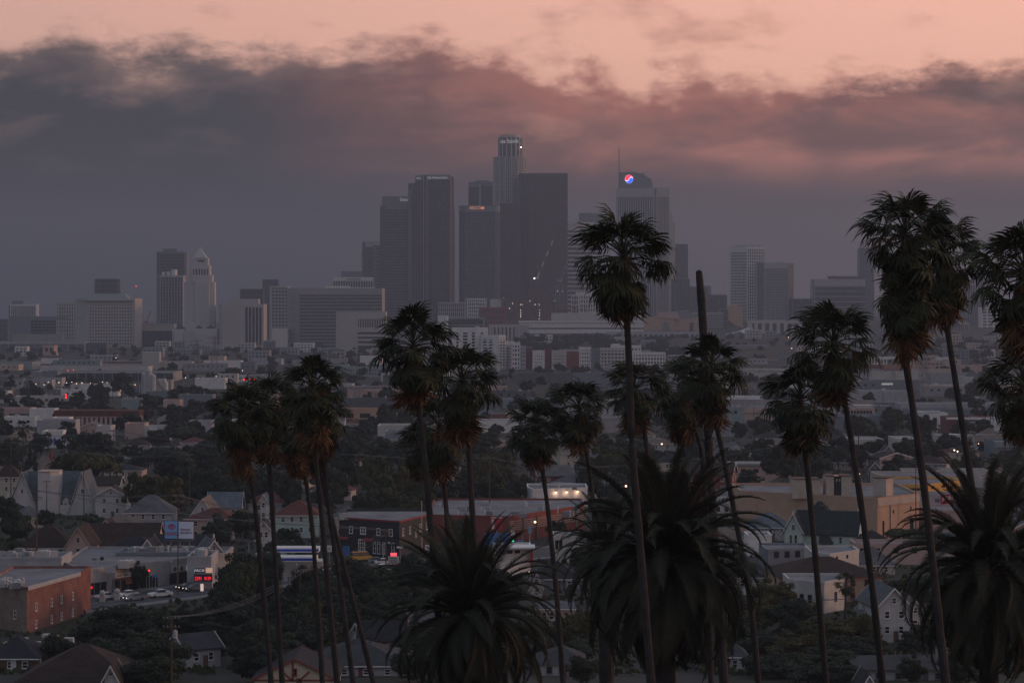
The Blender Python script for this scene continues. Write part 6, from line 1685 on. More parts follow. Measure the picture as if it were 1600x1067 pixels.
# (px, top row, crown width px, distance, shape, leaves)
TREES = [
    (134, 696, 112, 730, 'broad', 'o'), (270, 700, 70, 760, 'round', 'd'), (232, 735, 60, 668, 'round', 'o'), (264, 738, 62, 662, 'round', 'o'), (210, 738, 44, 672, 'loose', 'o'),
    (300, 712, 74, 720, 'round', 'd'), (330, 725, 64, 700, 'round', 'd'), (255, 690, 80, 820, 'broad', 'd'), (310, 690, 80, 840, 'round', 'd'), (345, 745, 50, 690, 'round', 'd'),
    (372, 742, 60, 690, 'round', 'd'), (400, 730, 60, 720, 'round', 'd'), (452, 735, 52, 690, 'round', 'd'), (240, 668, 60, 980, 'round', 'd'), (285, 662, 70, 1000, 'broad', 'd'),
    (160, 674, 50, 960, 'round', 'd'), (130, 690, 40, 900, 'round', 'd'), (112, 668, 34, 990, 'loose', 'd'), (64, 672, 40, 960, 'round', 'd'), (22, 680, 46, 900, 'round', 'd'),
    (24, 706, 28, 800, 'round', 'd'), (54, 704, 30, 790, 'tall', 'd'), (46, 690, 30, 860, 'tall', 'd'), (100, 740, 28, 800, 'round', 'd'),
    (540, 680, 80, 760, 'round', 'd'), (580, 700, 70, 700, 'round', 'm'), (626, 716, 70, 668, 'round', 'o'), (600, 740, 84, 650, 'round', 'm'), (660, 735, 64, 660, 'round', 'm'), (520, 720, 70, 690, 'round', 'd'),
    (560, 672, 60, 880, 'round', 'd'), (510, 690, 60, 800, 'round', 'd'), (640, 770, 60, 640, 'round', 'm'), (570, 765, 60, 640, 'round', 'd'), (700, 745, 60, 680, 'round', 'd'),
    (748, 702, 70, 760, 'round', 'o'), (780, 699, 60, 780, 'round', 'o'), (726, 730, 60, 700, 'round', 'd'), (770, 728, 66, 700, 'round', 'm'), (808, 745, 44, 720, 'round', 'd'), (820, 738, 40, 745, 'round', 'm'),
    (540, 665, 50, 1050, 'loose', 'd'), (575, 660, 46, 1080, 'round', 'd'), (758, 672, 60, 1000, 'round', 'd'), (735, 680, 40, 960, 'round', 'd'),
    (948, 690, 70, 800, 'round', 'm'), (980, 700, 60, 780, 'round', 'd'), (920, 722, 60, 740, 'round', 'd'), (960, 735, 60, 700, 'round', 'd'), (900, 745, 40, 745, 'round', 'd'), (864, 716, 16, 860, 'tall', 'd'), (858, 720, 10, 860, 'tall', 'd'),
    (1000, 680, 50, 940, 'round', 'd'), (1040, 700, 50, 860, 'round', 'd'), (1090, 720, 40, 800, 'round', 'd'), (1170, 733, 56, 790, 'round', 'd'), (1150, 715, 30, 880, 'round', 'd'), (1222, 690, 76, 770, 'loose', 'd'), (1240, 698, 60, 760, 'loose', 'd'),
    (1275, 690, 60, 800, 'round', 'd'), (1310, 682, 60, 850, 'loose', 'd'), (1340, 690, 50, 860, 'round', 'd'), (1255, 670, 50, 980, 'round', 'd'), (1300, 670, 50, 980, 'round', 'd'),
    (1318, 738, 70, 690, 'broad', 'o'), (1358, 752, 44, 680, 'broad', 'o'), (1185, 749, 74, 705, 'broad', 'o'), (1150, 752, 30, 715, 'broad', 'o'), (1398, 708, 60, 820, 'round', 'd'), (1425, 712, 54, 820, 'round', 'd'), (1390, 722, 60, 790, 'round', 'd'),
    (1453, 678, 22, 1010, 'tall', 'd'), (1388, 676, 30, 1020, 'loose', 'd'), (1405, 674, 14, 1010, 'tall', 'd'), (1554, 684, 46, 960, 'round', 'd'), (1536, 688, 30, 980, 'round', 'd'), (1560, 705, 40, 880, 'round', 'm'), (1490, 715, 44, 840, 'round', 'm'), (1520, 712, 40, 850, 'round', 'd'), (1470, 735, 50, 780, 'broad', 'o'), (1585, 708, 44, 900, 'loose', 'd'),
    (1412, 822, 72, 590, 'broad', 'm'), (1208, 850, 26, 575, 'round', 'm'), (1402, 905, 50, 480, 'loose', 'd'), (1440, 900, 60, 470, 'loose', 'd'),
    # along the avenue and foreground masses
    (157, 868, 36, 520, 'round', 'd'), (216, 874, 34, 503, 'round', 'd'), (268, 864, 36, 530, 'round', 'd'), (182, 858, 30, 545, 'round', 'd'), (25, 845, 50, 540, 'loose', 'd'), (354, 903, 36, 470, 'round', 'o'),
    (375, 858, 84, 486, 'round', 'd'), (374, 892, 70, 460, 'round', 'd'), (405, 880, 70, 470, 'round', 'd'), (365, 925, 110, 430, 'round', 'd'), (440, 930, 70, 440, 'round', 'd'),
    (190, 938, 130, 424, 'round', 'd'), (150, 960, 90, 418, 'round', 'd'), (240, 950, 90, 420, 'round', 'd'), (215, 985, 130, 400, 'round', 'd'), (290, 940, 70, 430, 'round', 'd'), (330, 962, 80, 424, 'round', 'd'),
    (500, 880, 80, 470, 'round', 'd'), (550, 866, 84, 500, 'round', 'd'), (575, 885, 80, 470, 'round', 'd'), (520, 915, 100, 440, 'round', 'd'), (600, 905, 70, 455, 'round', 'd'), (480, 930, 70, 430, 'round', 'm'),
    (452, 822, 44, 590, 'round', 'd'), (478, 850, 40, 550, 'loose', 'd'), (430, 835, 30, 575, 'round', 'd'), (720, 812, 60, 560, 'loose', 'd'), (690, 860, 60, 520, 'round', 'd'), (760, 866, 40, 540, 'round', 'd'),
    (1240, 930, 90, 440, 'round', 'o'), (1290, 960, 100, 420, 'round', 'o'), (1340, 955, 80, 424, 'round', 'o'), (1200, 900, 80, 460, 'round', 'o'), (1180, 930, 90, 440, 'round', 'o'), (1320, 990, 100, 405, 'round', 'd'), (1240, 985, 110, 405, 'round', 'o'), (1190, 985, 90, 408, 'round', 'd'), (1300, 1010, 130, 392, 'round', 'd'), (1355, 985, 60, 410, 'round', 'd'),
    (1160, 865, 60, 500, 'round', 'd'), (1185, 1020, 80, 390, 'round', 'd'), (1226, 905, 50, 462, 'round', 'o'), (860, 925, 40, 462, 'round', 'o'), (838, 960, 60, 428, 'round', 'm'), (880, 965, 60, 425, 'round', 'm'), (870, 810, 40, 610, 'round', 'm'), (905, 850, 40, 545, 'round', 'd'),
    (1560, 900, 90, 470, 'round', 'd'), (1500, 930, 90, 450, 'round', 'd'), (1590, 960, 90, 430, 'round', 'd'), (640, 930, 60, 446, 'round', 'd'), (800, 905, 50, 480, 'round', 'd'), 
    (205, 978, 150, 384, 'round', 'd'), (250, 992, 120, 372, 'round', 'd'), (160, 1000, 90, 378, 'round', 'd'), (232, 1020, 130, 356, 'round', 'd'), (330, 1002, 60, 408, 'round', 'd'), (395, 962, 110, 400, 'round', 'd'), (440, 985, 100, 390, 'round', 'd'), (400, 1000, 90, 374, 'round', 'd'),
    (500, 962, 100, 402, 'round', 'd'), (460, 1010, 60, 385, 'round', 'm'), (600, 940, 80, 430, 'round', 'd'), (580, 920, 70, 445, 'round', 'd'), (640, 985, 60, 405, 'round', 'd'), (420, 850, 60, 505, 'round', 'd'), (455, 945, 90, 415, 'round', 'd'), (545, 935, 90, 428, 'round', 'd'),
    (1160, 960, 90, 418, 'round', 'd'), (1215, 1015, 110, 382, 'round', 'd'), (1270, 1030, 120, 372, 'round', 'd'), (1320, 1035, 90, 368, 'round', 'd'), (1345, 1000, 70, 398, 'round', 'd'), (1110, 1000, 90, 395, 'round', 'd'), (1425, 985, 60, 405, 'loose', 'd'), (1460, 960, 80, 420, 'round', 'd'), (900, 1000, 70, 398, 'round', 'd'), (850, 1000, 50, 402, 'round', 'd'), (25, 790, 60, 610, 'round', 'd'), (150, 800, 60, 605, 'round', 'd'), (100, 860, 50, 530, 'round', 'd'),
    (345, 800, 60, 600, 'round', 'd'), (640, 1010, 70, 376, 'round', 'd'), (90, 985, 60, 398, 'round', 'd'), (575, 1000, 50, 392, 'round', 'd'), (1425, 1020, 50, 372, 'round', 'd'), (1500, 1010, 90, 366, 'round', 'd'), (910, 1020, 60, 372, 'round', 'd'), (380, 790, 50, 605, 'round', 'd'), (330, 815, 40, 580, 'loose', 'd'), (10, 770, 50, 640, 'round', 'd'), (70, 795, 40, 630, 'loose', 'd'),
    # far
    (147, 598, 28, 1500, 'round', 'd'), (190, 582, 38, 1500, 'loose', 'd'), (220, 612, 28, 1480, 'round', 'd'), (285, 574, 10, 2000, 'tall', 'd'), (365, 574, 44, 1900, 'loose', 'd'), (275, 612, 30, 1500, 'round', 'd'), (62, 646, 30, 1240, 'round', 'd'), (128, 639, 18, 1300, 'round', 'd'),
    (560, 585, 42, 1900, 'round', 'd'), (620, 588, 40, 1900, 'round', 'd'), (790, 585, 30, 2000, 'round', 'd'), (540, 548, 14, 2900, 'round', 'd'), (940, 574, 18, 2050, 'tall', 'd'), (822, 596, 26, 1800, 'round', 'd'), (845, 600, 26, 1800, 'round', 'd'),
    (1342, 620, 24, 1500, 'round', 'd'), (1368, 622, 24, 1500, 'round', 'd'), (1522, 593, 22, 1900, 'round', 'd'), (1545, 600, 24, 1850, 'round', 'd'), (1585, 620, 24, 1600, 'round', 'd'), (1250, 640, 26, 1350, 'round', 'd'), (1160, 640, 30, 1380, 'round', 'd'), (1470, 545, 40, 2600, 'round', 'd'), (1505, 542, 36, 2600, 'round', 'd'), (1440, 548, 30, 2600, 'round', 'd'), (1540, 548, 30, 2650, 'round', 'd'), (1580, 550, 30, 2650, 'round', 'd'), (1380, 548, 30, 2700, 'round', 'd'),
]
MM = {'d': L_dark, 'o': L_olive, 'm': L_mid}
for px, yt, wp, Yt, shp, c_ in TREES:
    if Yt:
        tree(px, yt, wp, Yt, shp, MM[c_], phrase=NAMES[MM[c_].name] + ' ' + SH[shp])
# filler: the small houses of the valley floor, one thing each
r5 = random.Random(31); n_ = 0; tries = 0
RF = [('roof_brown', 'brown'), ('roof_grey', 'grey'), ('roof_dark', 'dark'), ('roof_red', 'rust-red'), ('roof_tan', 'tan')]
WL = [('siding', 'white'), ('siding_cream', 'cream'), ('beige', 'beige'), ('pinkwall', 'pink'), ('lgrey', 'grey')]
while n_ < 96 and tries < 5000:
    tries += 1
    Yt = 560 * (1280 / 560) ** r5.random(); x = r5.uniform(-.225, .225) * Yt; wd = r5.uniform(9, 14); dp = r5.uniform(8, 11)
    if not free(x - wd / 2 - 1, x + wd / 2 + 1, Yt - 1, Yt + dp + 2) or near_road(x, Yt + 4, 18):
        continue
    hw_ = r5.choice([3.0, 3.2, 5.6]); hr_ = r5.uniform(1.8, 2.8); px = CX + x * F / Yt; hp = wd / 2 * F / Yt
    rf, rn = r5.choice(RF); wl, wn = r5.choice(WL); kd = r5.choice(['gable', 'hip', 'hip']); rdg = r5.choice(['x', 'y']) if kd == 'gable' else 'x'
    h_ = house(None, px - hp, px + hp, HY + (CZ - hw_ - hr_) * F / Yt, HY + (CZ - hw_) * F / Yt, Yt, wl, rf, kd, rdg, dp, r5.uniform(-.35, .35), 2 if Yt > 800 else 3, side=Yt < 800, group='small houses of the valley floor')
    occ(h_); AUTO.append((h_, wn + (' two-storey' if hw_ > 5 else '') + ' house with a ' + rn + (' hip' if kd == 'hip' else ' gable') + ' roof', px, HY + CZ * F / Yt - 12, Yt)); n_ += 1
# wooded slope below the civic block
for k in range(34):
    px = 822 + 235 * (k + .5) / 34; Yt = 3120 + 60 * (k % 5)
    yt = 517 + abs(px - 925) * .10 + TR.uniform(-3, 6) + (7 if px > 960 else 0)
    tree(px, yt, TR.uniform(14, 22), Yt, 'round', L_dark, phrase='dark rounded tree on the wooded slope')
# garden and street trees in the gaps
n_ = 0; r4 = random.Random(9); tries = 0; FILL = []
while n_ < 210 and tries < 9000:
    tries += 1
    Yt = 430 * (1250 / 430) ** r4.random(); k = r4.uniform(-.225, .225); x = k * Yt; wd = r4.uniform(6, 11)
    if not free(x - wd * .42, x + wd * .42, Yt - wd * .42, Yt + wd * .42) or near_road(x, Yt, 14):
        continue
    px = CX + x * F / Yt
    if 100 < px < 345 and Yt < 535:      # the avenue stays open
        continue
    # keep the house fronts in view
    if any(0 < b[2] - Yt < 55 and b[0] < x < b[1] for b in OCC):
        if r4.random() < .6: continue
        wd *= .55
    hh = wd * r4.uniform(.8, 1.15); FILL.append((Yt, px, wd, hh, r4.choice(['round', 'round', 'loose', 'broad']), r4.choice([L_dark, L_dark, L_mid, L_olive]))); n_ += 1
FILL.sort(key=lambda q: q[0])
for Yt, px, wd, hh, shp, m_ in FILL[:24]:
    tree(px, HY + (CZ - hh) * F / Yt, wd * F / Yt, Yt, shp, m_, phrase='small ' + NAMES[m_.name] + ' ' + SH[shp])
# the rest, and the street trees far out on the flats, read as one scattered mass
FAR = [(q[0], PX(q[1], q[0]), q[2], q[3], q[4]) for q in FILL[24:]]
for k in range(64):       # the wooded slope's lower rows
    Yt = r4.choice([2680, 2800, 2930, 3040]); FAR.append((Yt, PX(r4.uniform(815, 1062), Yt), r4.uniform(17, 26), r4.uniform(10, 16), 'round'))
for k in range(40):
    Yt = r4.uniform(2500, 3250); FAR.append((Yt, PX(r4.uniform(1380, 1600), Yt), r4.uniform(12, 20), r4.uniform(9, 14), 'round'))
for k in range(900):
    Yt = r4.uniform(820, 1500); x = r4.uniform(-.30, .30) * Yt; wd = r4.uniform(9, 15)
    if free(x - wd * .3, x + wd * .3, Yt - wd * .3, Yt + wd * .3): FAR.append((Yt, x, wd, wd * r4.uniform(.7, 1.0), 'round'))
    if len(FAR) > 640: break
for k in range(11500):
    Yt = r4.uniform(1150, 3300); x = r4.uniform(-.30, .30) * Yt; wd = r4.uniform(6, 12)
    if free(x - wd * .45, x + wd * .45, Yt - wd * .45, Yt + wd * .45) and not any(0 < b_[2] - Yt < 60 and b_[0] < x < b_[1] for b_ in OCC):
        FAR.append((Yt, x, wd, wd * r4.uniform(.7, 1.0), 'round'))
    if len(FAR) > 1650: break
V, Fc = [], []
for Yt, x, wd, hh, shp in FAR:
    cm_ = crown('round' if shp == 'tall' else shp, 'far' if Yt > 900 else 'mid', r4.randrange(3), L_dark); a = r4.uniform(0, 6.28); c, s = math.cos(a), math.sin(a); z = gz(x, Yt) - .2; i = len(V)
    V += [(x + wd * (v.co.x * c - v.co.y * s), Yt + wd * (v.co.x * s + v.co.y * c), z + hh * v.co.z) for v in cm_.vertices]
    Fc += [tuple(i + k for k in p_.vertices) for p_ in cm_.polygons]
me = bpy.data.meshes.new('distant_trees'); me.from_pydata(V, [], Fc); me.materials.append(L_dark); put('distant_trees', me, kind='stuff')
# low shrubs as ground cover
V, Fc = [], []
for k in range(11500):
    Yt = 385 * (1300 / 385) ** r4.random(); x = r4.uniform(-.30, .30) * Yt
    if near_road(x, Yt, 13) or not free(x, x, Yt, Yt): continue
    for q in range(3):
        s = r4.uniform(.3, .9); a = r4.uniform(0, 3.14); px_, py_ = x + r4.uniform(-1, 1), Yt + r4.uniform(-1, 1); z = gz(px_, py_) + r4.uniform(-.1, .6); i = len(V)
        V += [(px_ - s * math.cos(a), py_ - s * math.sin(a), z), (px_ + s * math.cos(a), py_ + s * math.sin(a), z), (px_ + s * .6 * math.cos(a + .4), py_ + s * .6 * math.sin(a + .4), z + s), (px_ - s * .5 * math.cos(a - .3), py_ - s * .5 * math.sin(a - .3), z + s * .8)]; Fc.append((i, i + 1, i + 2, i + 3))
me = bpy.data.meshes.new('shrubbery'); me.from_pydata(V, [], Fc); me.materials.append(L_mid); put('shrubbery', me, kind='stuff')
# ------------------------------------------------------------------ poles, pylons, lamps, signs, cars
def pole(px, ytop, Y, arms=2, phrase=None, label=None, r=.16, trafo=False, rz=.5):
    x = PX(px, Y); z0 = gz(x, Y) - .2; h = PZ(ytop, Y) - z0
    t = thing('utility_pole', label, 'utility pole', (x, Y, z0), rz, 'wooden utility poles')
    mb = MB(); mb.tube([(0, 0, 0), (0, 0, h)], [r, r * .65], 8); mb.build('pole', M['wood'], t)
    for k in range(arms):
        z = h - .35 - k * 1.3; mb = MB(); mb.box(-1.25, 1.25, -.16 - r, -.04 - r * .5, z - .07, z + .07); a = put('crossarm', mb.mesh('crossarm', M['wood']), t)
        ib = MB()
        for q in (-1.15, -.6, .6, 1.15):
            ib.tube([(q, -.1 - r * .7, z + .07), (q, -.1 - r * .7, z + .28)], .05, 5)
        ib.build('insulator', M['lgrey'], a, kind='stuff')
    if trafo:
        mb = MB(); z = h - 3.3; mb.tube([(.55, -.1, z), (.55, -.1, z + 1.15)], .36, 10); mb.tube([(.55, -.1, z + 1.15), (.55, -.1, z + 1.3)], [.3, .1], 8); mb.build('transformer', M['lgrey'], t)
    if not label:
        AUTO.append((t, phrase or ('wooden utility pole with %s crossarm%s' % (['no', 'one', 'two', 'three'][arms], '' if arms == 1 else 's')), px, ytop + 25, Y))
    return (x, Y, z0 + h)


PT = {}
for px, yt, Yq, ar, tf in ((17, 683, 690, 2, 0), (131, 706, 684, 0, 0), (73, 750, 655, 1, 0), (178, 671, 690, 2, 0), (296, 709, 655, 2, 0), (57, 765, 520, 2, 0), (278, 772, 498, 2, 0), (560, 709, 640, 3, 1), (765, 714, 650, 1, 0), (603, 826, 545, 2, 0),
                           (469, 890, 452, 1, 0), (1233, 935, 448, 2, 0), (942, 728, 700, 1, 0), (1243, 690, 730, 1, 0), (1431, 718, 620, 0, 0), (1288, 788, 592, 1, 0), (1388, 927, 432, 1, 0),
                           (58, 778, 560, 1, 0), (232, 640, 1100, 1, 0), (115, 640, 1120, 1, 0), (100, 634, 1200, 2, 0), (2, 620, 1250, 2, 0), (23, 610, 1350, 2, 0), (43, 612, 1400, 2, 0), (67, 605, 1450, 2, 0), (150, 625, 1220, 1, 0), (255, 594, 1480, 2, 0), (176, 609, 1500, 1, 0),
                           (300, 640, 1060, 1, 0), (772, 640, 1200, 1, 0), (783, 620, 1400, 2, 0), (1183, 690, 860, 0, 0), (1230, 700, 800, 1, 0), (1303, 650, 1060, 0, 0), (1316, 612, 1500, 2, 0), (1332, 606, 1560, 2, 0), (1358, 610, 1500, 2, 0), (1380, 614, 1450, 2, 0), (1406, 612, 1480, 2, 0), (1386, 640, 1150, 2, 0),
                           (1510, 614, 1500, 1, 0), (1564, 620, 1400, 1, 0), (1591, 690, 880, 1, 0), (1533, 705, 820, 1, 0), (1042, 690, 860, 0, 0), (692, 760, 640, 0, 0), (906, 690, 840, 0, 0), (1120, 640, 1150, 1, 0), (1136, 648, 1120, 1, 0), (1178, 636, 1180, 1, 0), (855, 640, 1250, 1, 0), (866, 660, 1080, 1, 0), (212, 612, 1450, 1, 0), (228, 700, 800, 1, 0), (367, 985, 402, 0, 0), (1330, 880, 505, 1, 0)):
    PT[px] = pole(px, yt, Yq, ar, trafo=tf, r=.16 if Yq < 900 else .2)
PT[268] = pole(268, 962, 352, 2, label='near utility pole with a grey transformer and two pale crossarms above the dark trees', trafo=True, rz=0)


def wire(a, b, n=3, label=None):
    """sagging cables between two poles"""
    mb = MB(); A_, B_ = Vector(PT[a]), Vector(PT[b]); d_ = (B_ - A_); s = Vector((-d_.y, d_.x, 0)).normalized()
    for k in range(n):
        o = s * (k - (n - 1) / 2) * .9; sag = d_.length * .02
        mb.tube([A_ + o + d_ * (i / 6) + Vector((0, 0, -.15 - sag * 4 * (i / 6) * (1 - i / 6))) for i in range(7)], .032, 3, cap=False)
    t = mb.build('power_line', M['dgrey'])
    tag(t, None, 'power line', 'overhead power lines')
    AUTO.append((t, 'sagging overhead power line', (a + b) / 2, 800 if PT[a][1] < 700 else 640, PT[a][1]))
for a, b in ((17, 178), (178, 296), (57, 278), (278, 469), (560, 765), (765, 942), (1243, 1288), (1288, 1431), (1233, 1388), (268, 469), (603, 278), (100, 255), (23, 100), (1316, 1406), (131, 296), (17, 131), (178, 560), (57, 603), (603, 469), (942, 1243), (1042, 1303), (1120, 1230), (2, 150), (67, 176), (255, 300), (772, 855), (1332, 1510), (1380, 1564)):
    wire(a, b)


def lamp(px, py, Y, h=None, col='warm', arm=1.4, phrase='street lamp with a lit warm lens', lit=True, label=None):
    x = PX(px, Y); zl = PZ(py, Y); z0 = gz(x, Y) - .1
    t = thing('street_lamp', label, 'street lamp', (x - arm, Y, z0), 0, 'street lamps'); h = zl - z0
    mb = MB(); mb.tube([(0, 0, 0), (0, 0, h - .5), (arm * .4, 0, h + .05), (arm, 0, h + .15)], [.12, .08, .06, .05], 6); mb.build('post', M['lgrey'], t)
    mb = MB(); mb.box(arm - .35, arm + .35, -.18, .18, h + .05, h + .25); hd = mb.build('lamp_head', M['steel'], t)
    mb = MB(); mb.ball((arm, -.1, h - .02), .30 if Y < 900 else .17 * Y / 1000, 0, 8, 5, .8); mb.build('lens', ({'warm': M_warm, 'white': M_whitel, 'red': M_red}[col]) if lit else M['lgrey'], hd)
    if not label:
        AUTO.append((t, phrase, px, py, Y))


for k, px in enumerate((56, 69, 75.5, 92, 104, 112, 119.5, 128, 133, 141.5, 156, 160, 167.5, 191.5, 203.5, 211, 221)):
    lamp(px, 597 + [3, 4, 0, .5, 1, 0, 2, 1, 3, 2, 2, 0, 1, 1.5, 2, 4, 4][k], 1640, col='white' if k % 3 else 'warm', phrase='lit car-park lamp on a thin post')
for px, py, Yq, c_ in ((290, 590, 1700, 'white'), (337.5, 588, 1700, 'white'), (232, 618.5, 1420, 'warm'), (379, 579, 1850, 'white'), (853.5, 583, 1900, 'warm'), (920, 582, 1900, 'white'), (1219, 661, 1150, 'white'), (1232, 527, 2900, 'warm'), (1237, 544, 2600, 'warm'),
                       (1505, 662, 1000, 'white'), (1491, 703, 880, 'warm'), (1496, 705, 880, 'white'), (1529, 693, 900, 'warm'), (590, 639, 1380, 'white'), (1342, 740, 690, 'warm'), (978, 759, 690, 'warm'), (1034, 693.5, 880, 'warm'), (181, 559, 2400, 'warm'), (563, 560, 2600, 'warm'), (602, 666, 1150, 'white'), (622, 663, 1150, 'white'), (836, 815, 600, 'warm')):
    lamp(px, py, Yq, col=c_)
for px, py, Yq in ((152, 879, 505), (398, 845, 560), (457, 845, 560), (463, 882, 505), (839, 884, 505), (268, 878, 515), (608, 848, 560), (963, 702, 850), (903, 702, 860), (1150, 700, 860)):
    lamp(px, py, Yq, lit=False, phrase='unlit grey street lamp with a curved arm')


def lights(label, pts, Y, m, r, cat='signal', name='signal'):
    x = PX(pts[0][0], Y); z0 = gz(x, Y); t = thing(name, label, cat, (x, Y, z0))
    zt = PZ(min(p[1] for p in pts), Y) - z0
    mb = MB(); mb.tube([(0, .2, 0), (0, .2, zt + .4)], .12, 6); mb.build('post', M['steel'], t)
    for px, py in pts:
        mb = MB(); mb.box(PX(px, Y) - x - r * 1.3, PX(px, Y) - x + r * 1.3, 0, .3, PZ(py, Y) - z0 - r * 1.3, PZ(py, Y) - z0 + r * 1.3); mb.build('housing', M['black'], t)
        mb = MB(); mb.ball((PX(px, Y) - x, 0, PZ(py, Y) - z0), r); mb.build('lamp', m, t)


lights('double red railway signal behind the left car park', [(103, 617), (103, 621)], 1350, M_red, .55)
M_green = emis('lamp_green', (.05, 1.0, .55), 3.0)
lights('traffic light showing green beside the second date palm', [(689, 862)], 545, M_green, .28, 'traffic light', 'traffic_light')
lights('traffic light showing green in front of the takeaway shop', [(801.5, 845)], 560, M_green, .26, 'traffic light', 'traffic_light')
lights('traffic light showing red above the red brick block', [(118.5, 908)], 478, M_red, .30, 'traffic light', 'traffic_light')
lights('traffic light showing red in front of the shop row', [(233, 891)], 505, M_red, .2, 'traffic light', 'traffic_light')
lights('round red lamp on a pole at the blue-striped canopy', [(467.5, 914)], 490, emis('lamp_dull_red', (.55, .03, .03), .5), .42, 'signal')
lights('orange lamp on a short post behind the tan building', [(1341, 740)], 684, M_warm, .2, 'signal')
lights('red tail lights queue on the ramp above the car park', [(106, 579), (115, 578), (224, 582), (231, 582), (236, 582)], 1900, M_red, .42, 'signal')
lights('row of three red warning lamps behind the left palm crowns', [(381, 593), (390, 593), (398, 593)], 1500, M_red, .55, 'signal')


def pylon(label, px, ytop, Y, w0, arms=3, tw=.9, armw=7, zb=None, th=.16):
    x = PX(px, Y); z0 = (gz(x, Y) if zb is None else zb) - .2; h = PZ(ytop, Y) - z0
    t = thing('lattice_pylon', label, 'pylon', (x, Y, z0), .4, 'lattice power pylons')
    def wat(z): return w0 + (tw - w0) * min(1, z / (h * .8))
    for sx_ in (-1, 1):
        for sy in (-1, 1):
            mb = MB(); mb.tube([(sx_ * wat(h * k / 4), sy * wat(h * k / 4), h * k / 4) for k in range(5)], th, 4); mb.build('leg', M['steel'], t)
    bb = MB(); n = max(5, int(h / 4))
    for k in range(n):
        za, zb_ = h * k / n, h * (k + 1) / n; a, b = wat(za), wat(zb_)
        for s0, s1 in (((-1, -1), (1, -1)), ((1, -1), (1, 1)), ((1, 1), (-1, 1)), ((-1, 1), (-1, -1))):
            bb.tube([(s0[0] * a, s0[1] * a, za), (s1[0] * b, s1[1] * b, zb_)], th * .6, 3, cap=False); bb.tube([(s1[0] * a, s1[1] * a, za), (s0[0] * b, s0[1] * b, zb_)], th * .6, 3, cap=False)
    bb.build('bracing', M['steel'], t, kind='stuff')
    for k in range(arms):
        z = h * (.96 - k * .13); mb = MB()
        for s in (-1, 1):
            mb.tube([(0, 0, z + .9), (s * armw, 0, z)], th * .8, 4); mb.tube([(0, 0, z - .4), (s * armw, 0, z)], th * .8, 4)
            mb.tube([(s * armw, 0, z), (s * armw, 0, z - 1.4)], th, 4)
        mb.build('crossarm', M['steel'], t)
    return t


pylon('lattice pylon with three arms in front of the city hall wing, left of a pair', 308, 531, 2150, 3.6, th=.22, zb=-1)
pylon('lattice pylon with three arms in front of the blank white box, right of a pair', 335, 525, 2100, 3.4, th=.22, zb=-1)
pylon('tall thin lattice pylon right of the first tall right trunk', 1439, 556, 1420, 2.2, 2, .8, 3.5, th=.13); pylon('tall thin lattice pylon just left of the second tall right trunk', 1447, 552, 1440, 2.2, 2, .8, 3.5, th=.13)
pylon('squat lattice mast in front of the pink warehouse, left one', 558, 606, 1500, 1.6, 1, 1.4, 3.2, th=.17); pylon('squat lattice mast in front of the pink warehouse, right one', 597, 602, 1520, 1.6, 1, 1.4, 3.5, th=.17)
pylon('wide lattice gantry tower behind the centre palms, left one', 622, 596, 1560, 3.2, 1, .5, 3, th=.15); pylon('wide lattice gantry tower behind the centre palms, right one', 640, 600, 1560, 3.2, 1, .5, 3, th=.15)
pylon('lattice pylon at the left beside the car park lamps', 58, 580, 1700, 2.2, 3, .7, 4, th=.16); pylon('lattice pylon left of the red-roofed depot', 42, 588, 1560, 2.0, 2, .7, 4, th=.15); pylon('thin lattice pylon right of the long pale loading shed', 247, 556, 2300, 2.4, 3, .8, 5, th=.2)
pylon('thin lattice pylon behind the right middle palm', 1395, 560, 1800, 2.0, 2, .8, 4, th=.15); pylon('thin lattice pylon left of the chequered apartment block', 1172, 600, 1500, 1.8, 2, .7, 3, th=.14)
pylon('short lattice pylon left of the second right palm trunk', 1330, 575, 1700, 1.8, 2, .7, 3.5, th=.14)

# roadside billboard
Y = 548
x = PX(280, Y); t = thing('billboard', 'roadside billboard, left half blue with a red emblem, right half white with dark words', 'billboard', (x, Y, 0), -.12)
wd, z0, z1 = 22.6 * Y / F, PZ(841, Y), PZ(814, Y)
mb = MB(); mb.box(-wd, -.02, -.3, 0, z0, z1); pn = mb.build('blue_panel', mat('poster_blue', (.20, .40, .68), .6, .06), t)
mb = MB(); mb.box(0, wd, -.3, 0, z0, z1 - .1); mb.build('white_panel', mat('poster_white', (.62, .66, .78), .6, .06), t)
mb = MB(); mb.box(-wd - .15, wd + .15, -.05, .35, z0 - .35, z0 - .01); mb.box(-wd, wd, -1.2, -.02, z0 - .5, z0 - .36); mb.build('catwalk', M['dgrey'], t)
mb = MB(); mb.box(-wd - .2, wd + .2, .02, .3, z0, z1 + .12); mb.build('back_frame', M['brown'], t)
for s in (-2.2, 0, 2.2):
    mb = MB(); mb.tube([(s, .5, 0), (s, .5, z1 - .3)], .2, 8); put('post', mb.mesh('post', M['steel']), t)
M_tred = mat('poster_red', (.42, .01, .03), .6, .05)
text(t, 'TOYOTA', (-wd * .5, -.33, z0 + 1.05), 1.05, M_tred, ext=.02, sx=.78, bold=.03)
text(t, 'Estamos', (.35, -.33, z0 + 2.15), .72, M['dgrey'], ext=.02, align='LEFT'); text(t, 'aquí para ti.', (.25, -.33, z0 + 1.45), .72, M['dgrey'], ext=.02, align='LEFT', sx=.85)
def ellipse_ring(cx_, cz_, a, b, th):
    mb = MB(); N = 28
    for k in range(N):
        t0, t1 = 2 * math.pi * k / N, 2 * math.pi * (k + 1) / N
        f = lambda q, e: (cx_ + (a + e) * math.cos(q), -.34, cz_ + (b + e) * math.sin(q))
        mb.face([f(t0, 0), f(t1, 0), f(t1, -th), f(t0, -th)][::-1])
    return mb
